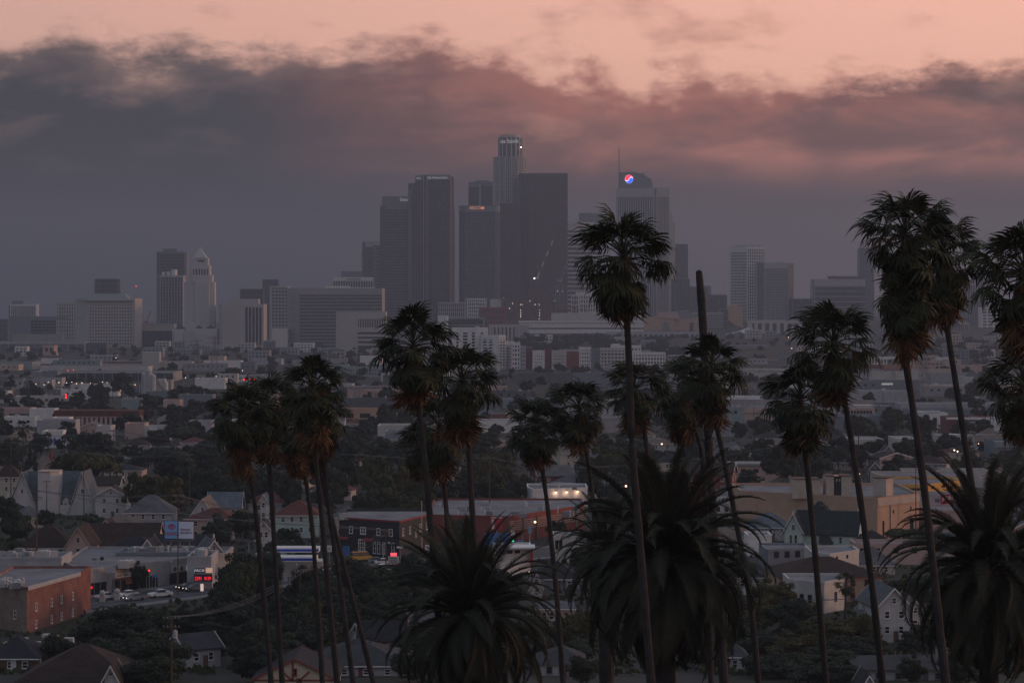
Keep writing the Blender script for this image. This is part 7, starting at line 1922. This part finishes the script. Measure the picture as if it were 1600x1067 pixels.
for a_, b_, cz_ in ((.95, .62, 2.75), (.36, .58, 2.74), (.74, .26, 3.06)):
    ellipse_ring(-wd * .5, z0 + cz_, a_, b_, .16).build('emblem_ring', M_tred, t)
occ(t)

# lit fuel price sign
Y = 507
x = PX(318, Y); t = thing('price_sign', 'lit fuel price sign with red digits on a dark board', 'sign', (x, Y, gz(x, Y)))
k_ = Y / F
def pan(nm, x0, x1, y0, y1, m, dy=0, dd=.3):
    mb = MB(); mb.box((x0 - 318) * k_, (x1 - 318) * k_, dy, dy + dd, PZ(y1, Y), PZ(y0, Y)); return mb.build(nm, m, t)
pan('name_panel', 304.5, 321, 887.5, 894.5, mat('sign_navy', (.012, .025, .06), .4)); pan('logo_panel', 321.3, 331.5, 887, 894.5, emis('sign_amber', (1, .62, .42), .30)); pan('digit_board', 303, 331.5, 897, 908, MATS['sign_navy'])
text(t, 'ARCO', ((311.5 - 318) * k_, -.06, PZ(891, Y)), .80, M_sign); pan('red_dot', 317.3, 319, 889.8, 892, M_lred, -.06, .05)
text(t, '2391', ((310 - 318) * k_, -.06, PZ(903.6, Y)), 1.08, M_lred, sx=.72); text(t, '0139', ((324.5 - 318) * k_, -.06, PZ(903.4, Y)), 1.0, M_lred, sx=.72)
for px in (306, 330):
    mb = MB(); mb.tube([((px - 318) * k_, .35, 0), ((px - 318) * k_, .35, PZ(888, Y))], .14, 8); put('post', mb.mesh('post', M['steel']), t)
x = PX(315.5, 500); t2 = thing('pole_sign', 'small glowing white poster stand below the lit price sign', 'sign', (x, 500, gz(x, 500)))
mb = MB(); mb.box(-.32, .32, 0, .15, .6, 2.1); mb.build('poster', emis('poster_glow', (1, .75, .68), .5), t2); mb = MB(); mb.tube([(0, .2, 0), (0, .2, 2.1)], .05, 6); mb.build('stand', M['steel'], t2)

# red and white pole sign before the black corner building
Y = 553
x = PX(615, Y); t = thing('pole_sign', 'pole sign with a red lit cap, white letter board and red strip display', 'sign', (x, Y, 0))
k_ = Y / F
for nm, x0, x1, y0, y1, m in (('red_cap', 610, 620, 863.5, 868.5, emis('sign_redglow', (1, .12, .16), .85)), ('letter_board', 606.5, 623, 869, 879.5, mat('letter_board', (.5, .5, .46), .5)), ('dark_case', 609, 622, 879.7, 883.8, M['black'])):
    mb = MB(); mb.box((x0 - 615) * k_, (x1 - 615) * k_, 0, .4, PZ(y1, Y), PZ(y0, Y)); mb.build(nm, m, t)
mb = MB(); mb.box((611 - 615) * k_, (620.5 - 615) * k_, -.06, -.01, PZ(882.5, Y), PZ(880.3, Y)); mb.build('strip_display', M_lred, t)
for j in range(3):
    mb = MB(); z = PZ(871.5 + j * 2.6, Y); mb.box((608.5 - 615) * k_, (621 - 615) * k_, -.05, -.01, z - .12, z + .06); mb.build('letter_row', M['dgrey'], t)
mb = MB(); mb.box(-.2, .2, .05, .4, 0, PZ(884, Y)); mb.build('post', M['steel'], t)

def board(label, x0, x1, y0, y1, Y, m, posts=1, cat='sign', txt=None, tm=None, band=None):
    xm = (x0 + x1) / 2; x = PX(xm, Y); z0 = gz(x, Y); t = thing('sign_board', label, cat, (x, Y, z0)); k = Y / F
    mb = MB(); mb.box((x0 - xm) * k, (x1 - xm) * k, 0, .3, PZ(y1, Y) - z0, PZ(y0, Y) - z0); mb.build('panel', m, t)
    for q in range(posts):
        s = 0 if posts == 1 else (-.35 + .7 * q) * (x1 - x0) * k
        mb = MB(); mb.tube([(s, .4, 0), (s, .4, PZ(y0, Y) - z0 - .1)], .11, 6); mb.build('post', M['steel'], t)
    if txt:
        text(t, txt, (0, -.05, PZ((y0 + y1) / 2, Y) - z0), (y1 - y0) * k * .55, tm, ext=.02)
    if band:
        mb = MB(); ya = y1 + .5; mb.box((x0 - xm) * k, (x1 - xm) * k, 0, .3, PZ(y1 + (y1 - y0), Y) - z0, PZ(ya, Y) - z0); mb.build('lower_panel', band, t)
    return t
M_sred = MATS['sign_red']
t = board('red sign board with a slanted white figure-free print beside the brick shop', 767.5, 785, 809, 827, 592, M_sred, 1)
t['label'] = 'large plain red sign board with a white left strip in front of the brick shop'
mb = MB(); kk = 592 / F; mb.box(-8.2 * kk, -4 * kk, -.06, -.01, PZ(826, 592), PZ(811, 592)); mb.build('white_strip', M['white'], t); mb = MB(); mb.box(-9 * kk, 9 * kk, -.1, .35, PZ(809, 592), PZ(808, 592)); mb.build('white_cap', M['white'], t)
board('blue painted hoarding beneath the large red sign board', 757, 795, 832.5, 852, 585, M['blue'], 3, 'hoarding')
board('red panel above a white panel on a post, left of the green traffic light', 664.5, 675.5, 878, 883.5, 540, M_sred, 2, 'sign', None, None, M['white'])
board('blue and green poster panel on the dark wall below the brick shop', 825, 831, 823, 833, 600, mat('poster_teal', (.12, .28, .36), .5), 1)
board('white hanging sign at the left of the dark wall below the brick shop', 798.5, 804.5, 829.5, 837, 590, M['white'], 1)
board('small blue street name board by the green traffic light', 808.5, 818, 844, 847.5, 566, M['blue'], 1)
board('small white lit letter board under the blue street name board', 804.5, 816, 847.8, 852, 563, emis('sign_pale', (1, .8, .72), .25), 1)
board('blue street name board on the grey post of the shop row', 239, 246, 897, 902, 500, M['blue'], 1)
board('white menu board on a post at the right end of the black corner building', 664, 673, 851, 859, 560, M['white'], 1)
board('white banner sign by the pole sign', 620, 630, 852, 856, 558, M['white'], 1)
board('pale lettered shop board above the fuel price sign', 291.5, 306, 884, 890.5, 520, emis('sign_cream', (1, .78, .64), .22), 2, 'sign', 'PIZZA', M['maroon'])
board('green street banner on the lamp post left of the blue-striped canopy', 454, 460, 857, 869, 556, mat('banner_teal', (.10, .26, .24), .6), 1, 'banner')
board('white leaning panel with a dark letter behind the left trunks', 511, 518, 852, 862, 556, M['white'], 1, 'sign', 'd', M['dgrey'])
board('red round-edged lit sign at the left shopfront', 137, 144, 916, 919.5, 490, M_lred, 1)
board('two white newspaper-like panels on the shop corner', 165, 180, 886, 895, 500, M['lgrey'], 2)
board('pale mint pylon panel with small dark lettering beside the chapel', 311, 319, 862, 879, 534, M['mint'], 1, 'sign', 'OPEN', M['dgrey'])
board('orange and white gas brand squares above the left rail yard', 271.5, 279, 643.5, 650, 1350, emis('sign_gas', (1, .45, .2), .3), 1, 'sign', None, None, emis('sign_gas_white', (1, .6, .3), .3))
COL.objects[-1]
for px, py, Yq in ((160, 917, 487), (183, 920, 490)):
    x = PX(px, Yq); t = thing('gatepost', 'stone %s gatepost with a ball on top beside the parked cars' % ('left' if px < 170 else 'right'), 'gatepost', (x, Yq, 0))
    mb = MB(); mb.box(-.55, .55, -.55, .55, 0, 1.1); mb.box(-.65, .65, -.65, .65, 1.1, 1.25); mb.build('pillar', M['offwhite'], t); mb = MB(); mb.ball((0, 0, 1.75), .62, 0, 14, 9); mb.build('ball', M['lgrey'], t, True)
x = PX(659, 575); t = thing('flagpole', 'tall pale pole in front of the right face of the black corner building', 'flagpole', (x, 575, 0)); mb = MB(); mb.tube([(0, 0, 0), (0, 0, PZ(783, 575))], [.14, .07], 8); mb.build('pole', mat('pole_pale', (.5, .36, .32)), t); mb = MB(); mb.ball((0, 0, PZ(783, 575)), .13); mb.build('cap', M['silver'], t)


# ------------------------------------------------------------------ cars
def car(px, py, rz, colour, kind='sedan', label=None, phrase=None, lights_on=True, Yq=None):
    Yc = Yq or 225700 / (py + 2 - HY); x = PX(px, Yc); z0 = gz(x, Yc) + .03
    t = thing('parked_car' if not lights_on else 'car', label, 'car' if kind != 'pickup' else 'pickup truck', (x, Yc, z0), rz, 'cars on the avenue and side streets')
    prof = {'sedan': [(-2.25, .35), (2.2, .35), (2.28, .62), (2.2, .86), (1.1, .98), (-1.55, 1.0), (-2.2, .94), (-2.3, .6)],
            'pickup': [(-2.6, .42), (2.45, .42), (2.5, .75), (2.4, 1.0), (1.1, 1.1), (-2.55, 1.1), (-2.62, .7)],
            'van': [(-2.5, .4), (2.5, .4), (2.55, .8), (2.4, 1.1), (1.9, 1.25), (-2.5, 1.25)]}[kind]
    cab = {'sedan': ([(1.15, .95), (.35, 1.42), (-1.0, 1.44), (-1.8, .98)], .78), 'pickup': ([(1.15, 1.06), (.45, 1.62), (-.75, 1.64), (-1.0, 1.08)], .80), 'van': ([(2.0, 1.2), (1.35, 2.1), (-2.4, 2.15), (-2.5, 1.2)], .88)}[kind]
    mb = MB(); hw = .9
    def ext(mb, pr, w0, w1, m=0):
        zs = [p[1] for p in pr]; zmin, zmax = min(zs), max(zs)
        f = lambda z: w0 + (w1 - w0) * (z - zmin) / (zmax - zmin)
        a = [(px_, -f(z), z) for px_, z in pr]; b = [(px_, f(z), z) for px_, z in pr]
        mb.face(a[::-1] if False else a, m); mb.face(b[::-1], m)
        for k in range(len(a)):
            j = (k + 1) % len(a); mb.face([a[j], a[k], b[k], b[j]], m)
    ext(mb, prof, hw, hw - .04)
    tp = [p for p in cab[0] if p[1] > 1.3]; mb.box(min(p[0] for p in tp), max(p[0] for p in tp), -cab[1] * .86, cab[1] * .86, max(p[1] for p in tp) - .02, max(p[1] for p in tp) + .05)
    mb.build('body', M[colour] if colour in M else colour, t)
    gb = MB(); ext(gb, cab[0], hw - .03, cab[1] * .84); gb.build('windscreen', M['pane'], t)
    for wx in (prof[0][0] + .85, prof[1][0] - .85):
        for s in (-1, 1):
            wb = MB(); N = 12
            wb.tube([(0, -.11, 0), (0, .11, 0)], .33, N); wb.tube([(0, -.12, 0), (0, .12, 0)], .18, 8)
            put('wheel', wb.mesh('wheel', M['black']), t, (wx, s * (hw - .08), .33))
    for s in (-1, 1):
        lb = MB(); lb.ball((prof[2][0] - .02, s * .66, .70), .11 if lights_on else .09, 0, 8, 5); lb.build('headlight', emis('headlight', (1, .86, .74), 1.6) if lights_on else M['silver'], t)
        lb = MB(); lb.box(prof[-1][0] - .02, prof[-1][0] + .06, s * .8 - .1, s * .8 + .1, .66, .8); lb.build('tail_light', emis('tail_light', (1, .05, .02), .9) if lights_on else M['maroon'], t)
    if kind == 'pickup':
        for s in (-.82, .82):
            b2 = MB(); b2.box(-2.5, -1.05, s - .04, s + .04, 1.1, 1.16); b2.build('bed_rail', M['dgrey'], t)
        b2 = MB(); b2.tube([(-1.1, -.7, 1.62), (-2.3, -.75, 1.12)], .04, 6); b2.tube([(-1.1, .7, 1.62), (-2.3, .75, 1.12)], .04, 6); b2.build('roll_bar', M['silver'], t)
    if not label:
        AUTO.append((t, phrase, px, py, Yc))
    return t


car(250, 931, 3.75, 'white', 'pickup', 'white pickup truck driving left along the avenue', lights_on=False)
car(210, 936, 3.85, 'bluegrey', 'sedan', 'dark blue-grey saloon with lit headlights in front of the white car')
car(199, 931, 3.85, 'white', 'sedan', 'white saloon with lit headlights beside the dark saloon')
car(167, 934, .7, 'silver', 'sedan', 'silver hatchback driving away with red tail lights')
car(303, 921, 3.8, 'dgrey', 'sedan', 'dark car with amber headlights below the price sign')
car(292, 919, 3.8, 'black', 'sedan', 'black car behind the dark car below the price sign')
car(565, 874, .3, 'yellow', 'van', 'yellow van parked before the black corner building', lights_on=False)
car(590, 878, .2, 'bluegrey', 'sedan', 'blue-grey car parked right of the yellow van', lights_on=False)
car(601, 880, .2, 'white', 'sedan', 'white car parked left of the pole sign', lights_on=False)
car(640, 874, .1, 'lgrey', 'sedan', 'light grey car parked below the menu board', lights_on=False)
car(648, 880, .1, 'steel', 'van', 'steel-grey van parked right of the pole sign', lights_on=False)
car(608, 894, .1, 'white', 'van', 'white van under the pole sign', lights_on=False)
car(625, 897, .2, 'lgrey', 'sedan', 'pale grey car right of the white van', lights_on=False)
car(414, 868, .2, 'silver', 'sedan', 'silver car parked behind the left palm trunks, left one', lights_on=False)
car(432, 869, .2, 'lgrey', 'sedan', 'pale car parked behind the left palm trunks, right one', lights_on=False)
for k in range(9):
    car(878 + k * 4.0, 721 - k * 1.4, 1.1, ['white', 'silver', 'dgrey', 'lgrey', 'bluegrey'][k % 5], 'sedan', phrase='small parked car in the kerb-side row', lights_on=False)
car(911, 708, 1.1, 'white', 'van', 'white van at the far end of the parked car row', lights_on=False)
for k in range(14):
    car(92 + k * 9.2 + (k % 3), 607 + (k % 2) * 1.5, rnd.uniform(-.3, .3), ['white', 'silver', 'dgrey', 'blue', 'lgrey'][k % 5], 'sedan' if k % 4 else 'van', phrase='small parked car in the lit car park', lights_on=False)
for k in range(12):
    car(1462 + k * 11 + (k % 3), 679 + (k % 2) * 2, rnd.uniform(-.3, .3) + (0 if k % 2 else 1.4), ['white', 'white', 'silver', 'dgrey', 'lgrey'][k % 5], 'van' if k % 3 == 0 else 'sedan', phrase='small parked car before the mural', lights_on=False)
# ------------------------------------------------------------------ palms
P_green = leafmat('fan_leaf_green', (.018, .024, .014), (.042, .046, .020), .6)
P_dead = leafmat('fan_leaf_dead', (.034, .024, .015), (.15, .080, .040), .6)
P_date = leafmat('date_leaf_green', (.020, .024, .018), (.044, .043, .026), .5)
PR = random.Random(77)


def fan_mesh(seed, dead=False, L=.90, pet=1.2, n=22):
    r = random.Random(seed); mb = MB()
    arch = -.10 if not dead else -.2
    P0 = Vector((0, 0, 0)); P1 = Vector((pet * .5, 0, .05)); P2 = Vector((pet, 0, arch))
    mb.tube([P0, P1, P2], [.035, .024, .018], 4, cap=False)
    spread = 2.05 if not dead else 1.35
    dth = 2 * spread / n; sag = .46 if not dead else .75
    for k in range(n):
        th = -spread + dth * (k + .5); Lk = L * (.72 + .28 * math.cos(th * .75)) * r.uniform(.72, 1.10)
        fold = (.16 if not dead else .35) * abs(math.sin(th)) * L
        sg = sag * r.uniform(.6, 1.7)
        def pt(rad, off):
            a = th + off; q = rad / L
            return (P2.x + rad * math.cos(a) * (1 - .12 * q * q), rad * math.sin(a), P2.z - sg * q * q * .8 * L - fold * q)
        r1 = Lk * r.uniform(.50, .60); r2 = Lk * .80
        zj = .022 if k % 2 else -.022
        a, b = pt(r1, -dth * .52), pt(r1, dth * .52); c, d_ = pt(r2, -dth * .36), pt(r2, dth * .36)
        mid = Vector(pt(r1, 0)) + Vector((0, 0, zj * 1.5))
        mb.face([tuple(P2), a, tuple(mid)]); mb.face([tuple(P2), tuple(mid), b])
        tip = Vector(pt(Lk, r.uniform(-.05, .05))); tip.z -= r.uniform(0, .26 if not dead else .35)
        mb.face([a, c, d_, b]); mb.face([c, tuple(tip), d_])
    return mb.mesh('frond' if not dead else 'dead_frond', P_dead if dead else P_green)


FAN = [fan_mesh(s) for s in range(6)] + [fan_mesh(60 + s, n=20, L=1.0) for s in range(2)]
DEAD = [fan_mesh(100 + s, True, .95, .8, 14) for s in range(4)]
# seed cluster: a drooping spray of fine twigs
def seed_mesh(s):
    r = random.Random(s); mb = MB()
    mb.tube([(0, 0, 0), (.7, 0, .12), (1.35, 0, -.35)], [.02, .015, .008], 4, cap=False)
    for k in range(46):
        u = r.uniform(.35, 1); p = Vector((1.35 * u, 0, .12 - .45 * u * u)); e = p + Vector((r.uniform(-.05, .3), r.uniform(-.28, .28), r.uniform(-.5, -.15)))
        mb.tube([p, (p + e) / 2 + Vector((0, 0, .06)), e], [.008, .007, .004], 3, cap=False)
    return mb.mesh('seed_cluster', P_dead)
SEED = [seed_mesh(1), seed_mesh(2)]


def skirt_mesh(seed, length, rad):
    """the petticoat of dead leaves hanging round the trunk below the crown"""
    r = random.Random(seed); mb = MB()
    for k in range(int(110 * max(.5, length))):
        z = -r.random() ** .8 * length; th = r.uniform(0, 6.283); o = rad * (.45 + .55 * r.random()) * (1 - .45 * (-z / max(length, .1)))
        c, s = math.cos(th), math.sin(th); ln = r.uniform(.6, 1.5); w_ = r.uniform(.03, .10)
        p0 = Vector((c * .16, s * .16, z)); p1 = Vector((c * o * .8, s * o * .8, z - ln * .30)); p2 = Vector((c * o * 1.0, s * o * 1.0, z - ln * .75)); p3 = Vector((c * o * .85 + r.uniform(-.12, .12), s * o * .85 + r.uniform(-.12, .12), z - ln * 1.15))
        tn = Vector((-s, c, 0)) * w_
        mb.face([p0 - tn * .4, p1 - tn, p1 + tn, p0 + tn * .4]); mb.face([p1 - tn, p2 - tn * 1.2, p2 + tn * 1.2, p1 + tn]); mb.face([p2 - tn * 1.2, p3, p2 + tn * 1.2])
    return mb


def trunk_path(top, path, Y, r0, r1):
    pts = [Vector((PX(px, Y), Y, PZ(py, Y))) for px, py in [top] + path]
    a, b = pts[-2], pts[-1]; d_ = (b - a)
    zg = gz(b.x, Y)
    if b.z > zg:
        k = (zg - .4 - b.z) / d_.z if d_.z < 0 else 1; e = b + d_ * k; e.z = gz(e.x, Y) - .4; pts.append(e)
    else:
        b.z = zg - .4
    return pts


PALM_GROUP = 'tall fan palms on the near slope'


def fan_palm(label, cx, cy, dpx, path, skirt=1.0, nf=40, nd=14, Y=None, tr=None, bare=False, size=4.5, hang=0):
    Y = Y or size * F / dpx; sc_ = dpx * Y / F / 3.35
    pts = trunk_path((cx, cy), path, Y, 0, 0); base = pts[-1]
    t = thing('fan_palm', label, 'palm tree', tuple(base), 0, PALM_GROUP)
    loc = [p - base for p in pts]
    # resample for a smooth, ringed trunk
    dense_ = []
    for a, b in zip(loc, loc[1:]):
        n = max(2, int((a - b).length / .9)); dense_ += [a + (b - a) * i / n for i in range(n)]
    dense_.append(loc[-1]); N = len(dense_); tr = tr or .19
    for _ in range(2):
        dense_ = [dense_[0]] + [(dense_[i - 1] + dense_[i] * 2 + dense_[i + 1]) / 4 for i in range(1, N - 1)] + [dense_[-1]]
    mb = MB(); mb.tube(dense_, [tr * (.92 + .55 * (i / N) ** 1.6) * (1 + PR.uniform(-.09, .09)) for i in range(N)], 9); mb.build('trunk', mat('palm_trunk', (.034, .030, .028), .95, .4, 1.6), t)
    top = dense_[0]
    off = PR.uniform(0, 6.28)
    nf = int(nf * 1.28)
    for i in range(nf):
        f = (i + .5) / nf; elv = math.radians(84 - 158 * f ** .95 + PR.uniform(-20, 20)); a = off + i * 2.39996 + PR.uniform(-.35, .35)
        put('frond', PR.choice(FAN), t, top + Vector((0, 0, .15 - .75 * f)), (PR.uniform(-.5, .5), -elv, a), sc_ * PR.uniform(.80, 1.14) * (.82 + .18 * min(1, f * 4)))
    for i in range(hang):
        put('frond', PR.choice(FAN), t, top + Vector((0, 0, -.8 - skirt * .55 * PR.random())), (PR.uniform(-.4, .4), -math.radians(PR.uniform(-72, -30)), PR.uniform(0, 6.28)), sc_ * PR.uniform(.8, 1.0))
    for i in range(int(nd * 1.3)):
        a = PR.uniform(0, 6.28); elv = math.radians(PR.uniform(-84, -40))
        put('dead_frond', PR.choice(DEAD), t, top + Vector((0, 0, -.6 - skirt * .8 * PR.random())), (PR.uniform(-.4, .4), -elv, a), sc_ * PR.uniform(.8, 1.05))
    for i in range(3):
        put('seed_cluster', PR.choice(SEED), t, top + Vector((0, 0, -.2)), (0, PR.uniform(-.1, .7), PR.uniform(0, 6.28)), sc_)
    if skirt > .2:
        put('dead_skirt', skirt_mesh(PR.randrange(999), skirt, .50 * sc_).mesh('dead_skirt', P_dead), t, top + Vector((0, 0, -.45)), kind='stuff')
    return t


fan_palm('big full-crowned fan palm in front of the spire tower', 974, 398, 140, [(978, 470), (983, 565), (987, 700), (1000, 850), (1012, 1000)], .7, 48, 14)
fan_palm('fan palm in the centre with the highest crown of its pair', 645, 538, 116, [(652, 610), (664, 720), (680, 900), (692, 1067)], 1.6, 44, 18)
fan_palm('fan palm overlapping the centre pair on its right, with long dead fronds', 722, 590, 108, [(730, 660), (738, 800), (748, 940), (756, 1067)], 2.2, 42, 22)
fan_palm('shaggy low fan palm under the centre pair', 686, 668, 100, [(692, 735), (698, 800), (704, 900), (708, 1067)], 1.4, 40, 20)
fan_palm('small shaggy fan palm left of the low centre crown', 654, 690, 66, [(664, 740), (672, 800), (682, 940), (688, 1067)], 1.4, 34, 16, Y=200)
fan_palm('fan palm with a dense round crown left of the centre date palm', 838, 664, 88, [(846, 720), (858, 810), (870, 930), (880, 1067)], 1.2, 42, 16)
fan_palm('fan palm with a round crown second left of the tall headless trunk', 905, 636, 88, [(915, 695), (922, 740), (930, 820), (934, 900)], 1.2, 42, 16)
fan_palm('fan palm below the big full-crowned one, drooping skirt', 992, 606, 92, [(1006, 660), (1012, 710), (1016, 800), (1020, 900)], 1.5, 40, 18)
fan_palm('fan palm crown just right of the headless trunk with a hanging skirt', 1112, 574, 104, [(1112, 640), (1126, 690), (1150, 812), (1172, 930), (1185, 1067)], 2.0, 42, 18)
fan_palm('shaggy fan palm left of the headless trunk, long ragged skirt', 1068, 606, 90, [(1086, 670), (1097, 700), (1104, 800), (1108, 950)], 2.4, 38, 26)
fan_palm('fan palm with a low right-hand crown beside the second right palm', 1250, 622, 112, [(1257, 690), (1264, 760), (1274, 870), (1285, 1000)], 1.1, 44, 18)
fan_palm('fan palm with a wide shaggy crown in front of the white-banded block', 1302, 534, 118, [(1316, 600), (1340, 750), (1361, 900), (1379, 1067)], 1.3, 44, 20)
fan_palm('left palm of the tallest right pair, very long shaggy skirt', 1414, 362, 136, [(1410, 440), (1410, 540), (1424, 620), (1440, 730), (1452, 830), (1466, 960)], 5.2, 46, 46, hang=34)
fan_palm('right palm of the tallest right pair, leaning on a long thin trunk', 1474, 392, 120, [(1474, 475), (1498, 630), (1522, 780), (1540, 900), (1552, 1067)], 2.2, 46, 24, hang=8)
fan_palm('fan palm cut by the right picture edge, upper crown', 1600, 420, 150, [(1606, 500), (1614, 640), (1622, 800), (1630, 1000)], 1.6, 46, 20)
fan_palm('fan palm cut by the right picture edge, lower crown', 1598, 598, 118, [(1606, 660), (1612, 760), (1620, 900), (1626, 1050)], 1.4, 42, 20)
fan_palm('fan palm at the left end of the left cluster', 376, 644, 94, [(388, 715), (400, 800), (412, 930), (424, 1067)], 2.8, 40, 26)
fan_palm('fan palm second in the left cluster with red lamps behind its top', 418, 628, 90, [(420, 715), (426, 800), (433, 930), (441, 1067)], 3.0, 40, 26)
fan_palm('fan palm third in the left cluster with the highest top', 488, 604, 98, [(492, 700), (502, 800), (514, 930), (527, 1067)], 2.2, 44, 24)
fan_palm('fan palm fourth in the left cluster, thick skirt', 464, 660, 86, [(476, 735), (487, 810), (496, 930), (504, 1067)], 2.4, 38, 26)
fan_palm('fan palm at the right end of the left cluster with a leaning trunk', 504, 642, 84, [(504, 710), (514, 800), (534, 930), (552, 1067)], 2.0, 38, 24)
fan_palm('slim fan palm behind the right end of the left cluster, most leaning trunk', 494, 690, 60, [(499, 730), (516, 800), (550, 930), (584, 1067)], 1.2, 30, 14, Y=200)
# small palms far away
for px, yt, Yq, yb in ((36, 668, 700, 790), (238, 590, 1500, 618), (1342, 657, 900, 730), (1404, 648, 1000, 700), (1590, 700, 620, 800), (676, 548, 2600, 566), (560, 553, 2700, 566), (567, 555, 2700, 566), (575, 552, 2700, 566), (1322, 908, 460, 940), (1362, 800, 640, 820)):
    tt = fan_palm(None, px, yt, 4.0 * F / Yq * (.8 if Yq > 1300 else 1), [(px - .5, yt + (yb - yt) * .5), (px - 1, yb)], .6, 22, 6, Y=Yq, tr=.2)
    AUTO.append((tt, 'small distant fan palm', px, yt, Yq))

# the bare, headless trunk
Y = 188
pts = trunk_path((1092, 424), [(1096, 470), (1101, 560), (1107, 690), (1113, 800), (1124, 960), (1131, 1067)], Y, 0, 0); base = pts[-1]
t = thing('headless_palm', 'bare headless palm trunk rising right of the big full-crowned palm', 'palm trunk', tuple(base), 0)
mb = MB(); lp_ = [p - base for p in pts]; dn = []
for a, b in zip(lp_, lp_[1:]):
    n = max(2, int((a - b).length / .5)); dn += [a + (b - a) * i / n for i in range(n)]
dn.append(lp_[-1])
mb.tube([dn[0] + Vector((0, 0, .12))] + dn, [.06] + [(.25 + .07 * min(1, i / 3)) * (1 + PR.uniform(-.07, .07)) + .08 * i / len(dn) for i in range(len(dn))], 9)
mb.build('trunk', MATS['palm_trunk'], t)


# ------------------------------------------------------------------ Canary date palms
def date_mesh(seed, bend, L=5.6, dead=False):
    r = random.Random(seed); mb = MB(); n = 15; pts = []; p = Vector((0, 0, 0)); a = .0
    for k in range(n + 1):
        pts.append(p.copy()); s = k / n; a = -bend * s ** 1.7; p = p + Vector((math.cos(a), 0, math.sin(a))) * (L / n)
    mb.tube(pts, [.06 * (1 - .85 * k / n) + .008 for k in range(n + 1)], 4, cap=False)
    m = 124
    for k in range(m):
        s = .10 + .90 * (k + .5) / m; f = s * n; i = min(n - 1, int(f)); q = pts[i] + (pts[i + 1] - pts[i]) * (f - i); T = (pts[i + 1] - pts[i]).normalized(); N_ = Vector((-T.z, 0, T.x))
        ln = .62 * (math.sin(math.pi * min(1, .18 + .86 * s)) ** .6) * r.uniform(.85, 1.1) + .05
        for sd_ in (-1, 1):
            d1 = (T * .62 + Vector((0, sd_, 0)) * .72 + N_ * r.uniform(.15, .4)).normalized(); e1 = q + d1 * ln * .55; e2 = e1 + (d1 + Vector((0, 0, -.45 if not dead else -1.2))).normalized() * ln * .5
            w_ = T * .017
            mb.face([q - w_, q + w_, e1 + w_ * .9, e1 - w_ * .9]); mb.face([e1 - w_ * .9, e1 + w_ * .9, e2])
    return mb.mesh('frond' if not dead else 'dead_frond', P_dead if dead else P_date)


DF = [date_mesh(k, b) for k, b in enumerate((.9, 1.35, 1.7, 2.05, 2.4, 2.7))]
DD = [date_mesh(50, .9, 4.6, True), date_mesh(51, 1.4, 4.4, True)]


def date_palm(label, cx, cy, Rpx, Y, nf=105, nd=10, tilt=0):
    x = PX(cx, Y); z = PZ(cy, Y); zg = gz(x, Y) - .4
    t = thing('date_palm', label, 'palm tree', (x, Y, zg), 0, 'thick feathery date palms on the near slope'); s = Rpx * Y / F / 5.0; h = z - zg
    mb = MB(); n = 16; mb.tube([(0, 0, h * k / n) for k in range(n + 1)], [(.52 + .06 * (k % 2)) * (1 + (.35 if k > n - 3 else 0)) for k in range(n + 1)], 12); mb.build('trunk', MATS['palm_trunk'], t)
    mb = MB(); mb.ball((0, 0, h - .3), .85, 0, 12, 7, 1.1); mb.build('crown_boss', M['bark'], t)
    off = PR.uniform(0, 6.28)
    for i in range(nf):
        f = (i + .5) / nf; elv = math.radians(86 - 150 * f ** .95 + PR.uniform(-10, 10)); a = off + i * 2.39996 + PR.uniform(-.15, .15)
        bi = 0 if f < .15 else PR.choice((1, 2, 3) if f < .45 else (2, 3, 4, 5) if f < .7 else (1, 2, 3))
        put('frond', DF[bi], t, (.35 * math.cos(a), .35 * math.sin(a), h + .3 - .7 * f), (PR.uniform(-.5, .5), -elv, a), s * PR.uniform(.88, 1.08))
    for i in range(nd):
        a = PR.uniform(0, 6.28); put('dead_frond', PR.choice(DD), t, (.3 * math.cos(a), .3 * math.sin(a), h - .6), (PR.uniform(-.5, .5), -math.radians(PR.uniform(-85, -45)), a), s * PR.uniform(.85, 1.05))
    return t


date_palm('huge feathery date palm in the centre foreground', 1040, 872, 172, 131, 165, 20)
date_palm('feathery date palm left of the centre one, arching golden-rimmed fronds', 735, 962, 150, 142, 150, 18)
date_palm('feathery date palm at the right edge behind the leaning trunk', 1545, 885, 172, 132, 155, 18)
date_palm('smaller date palm crown tucked left behind the centre date palm', 948, 862, 88, 165, 80, 6)
resolve()
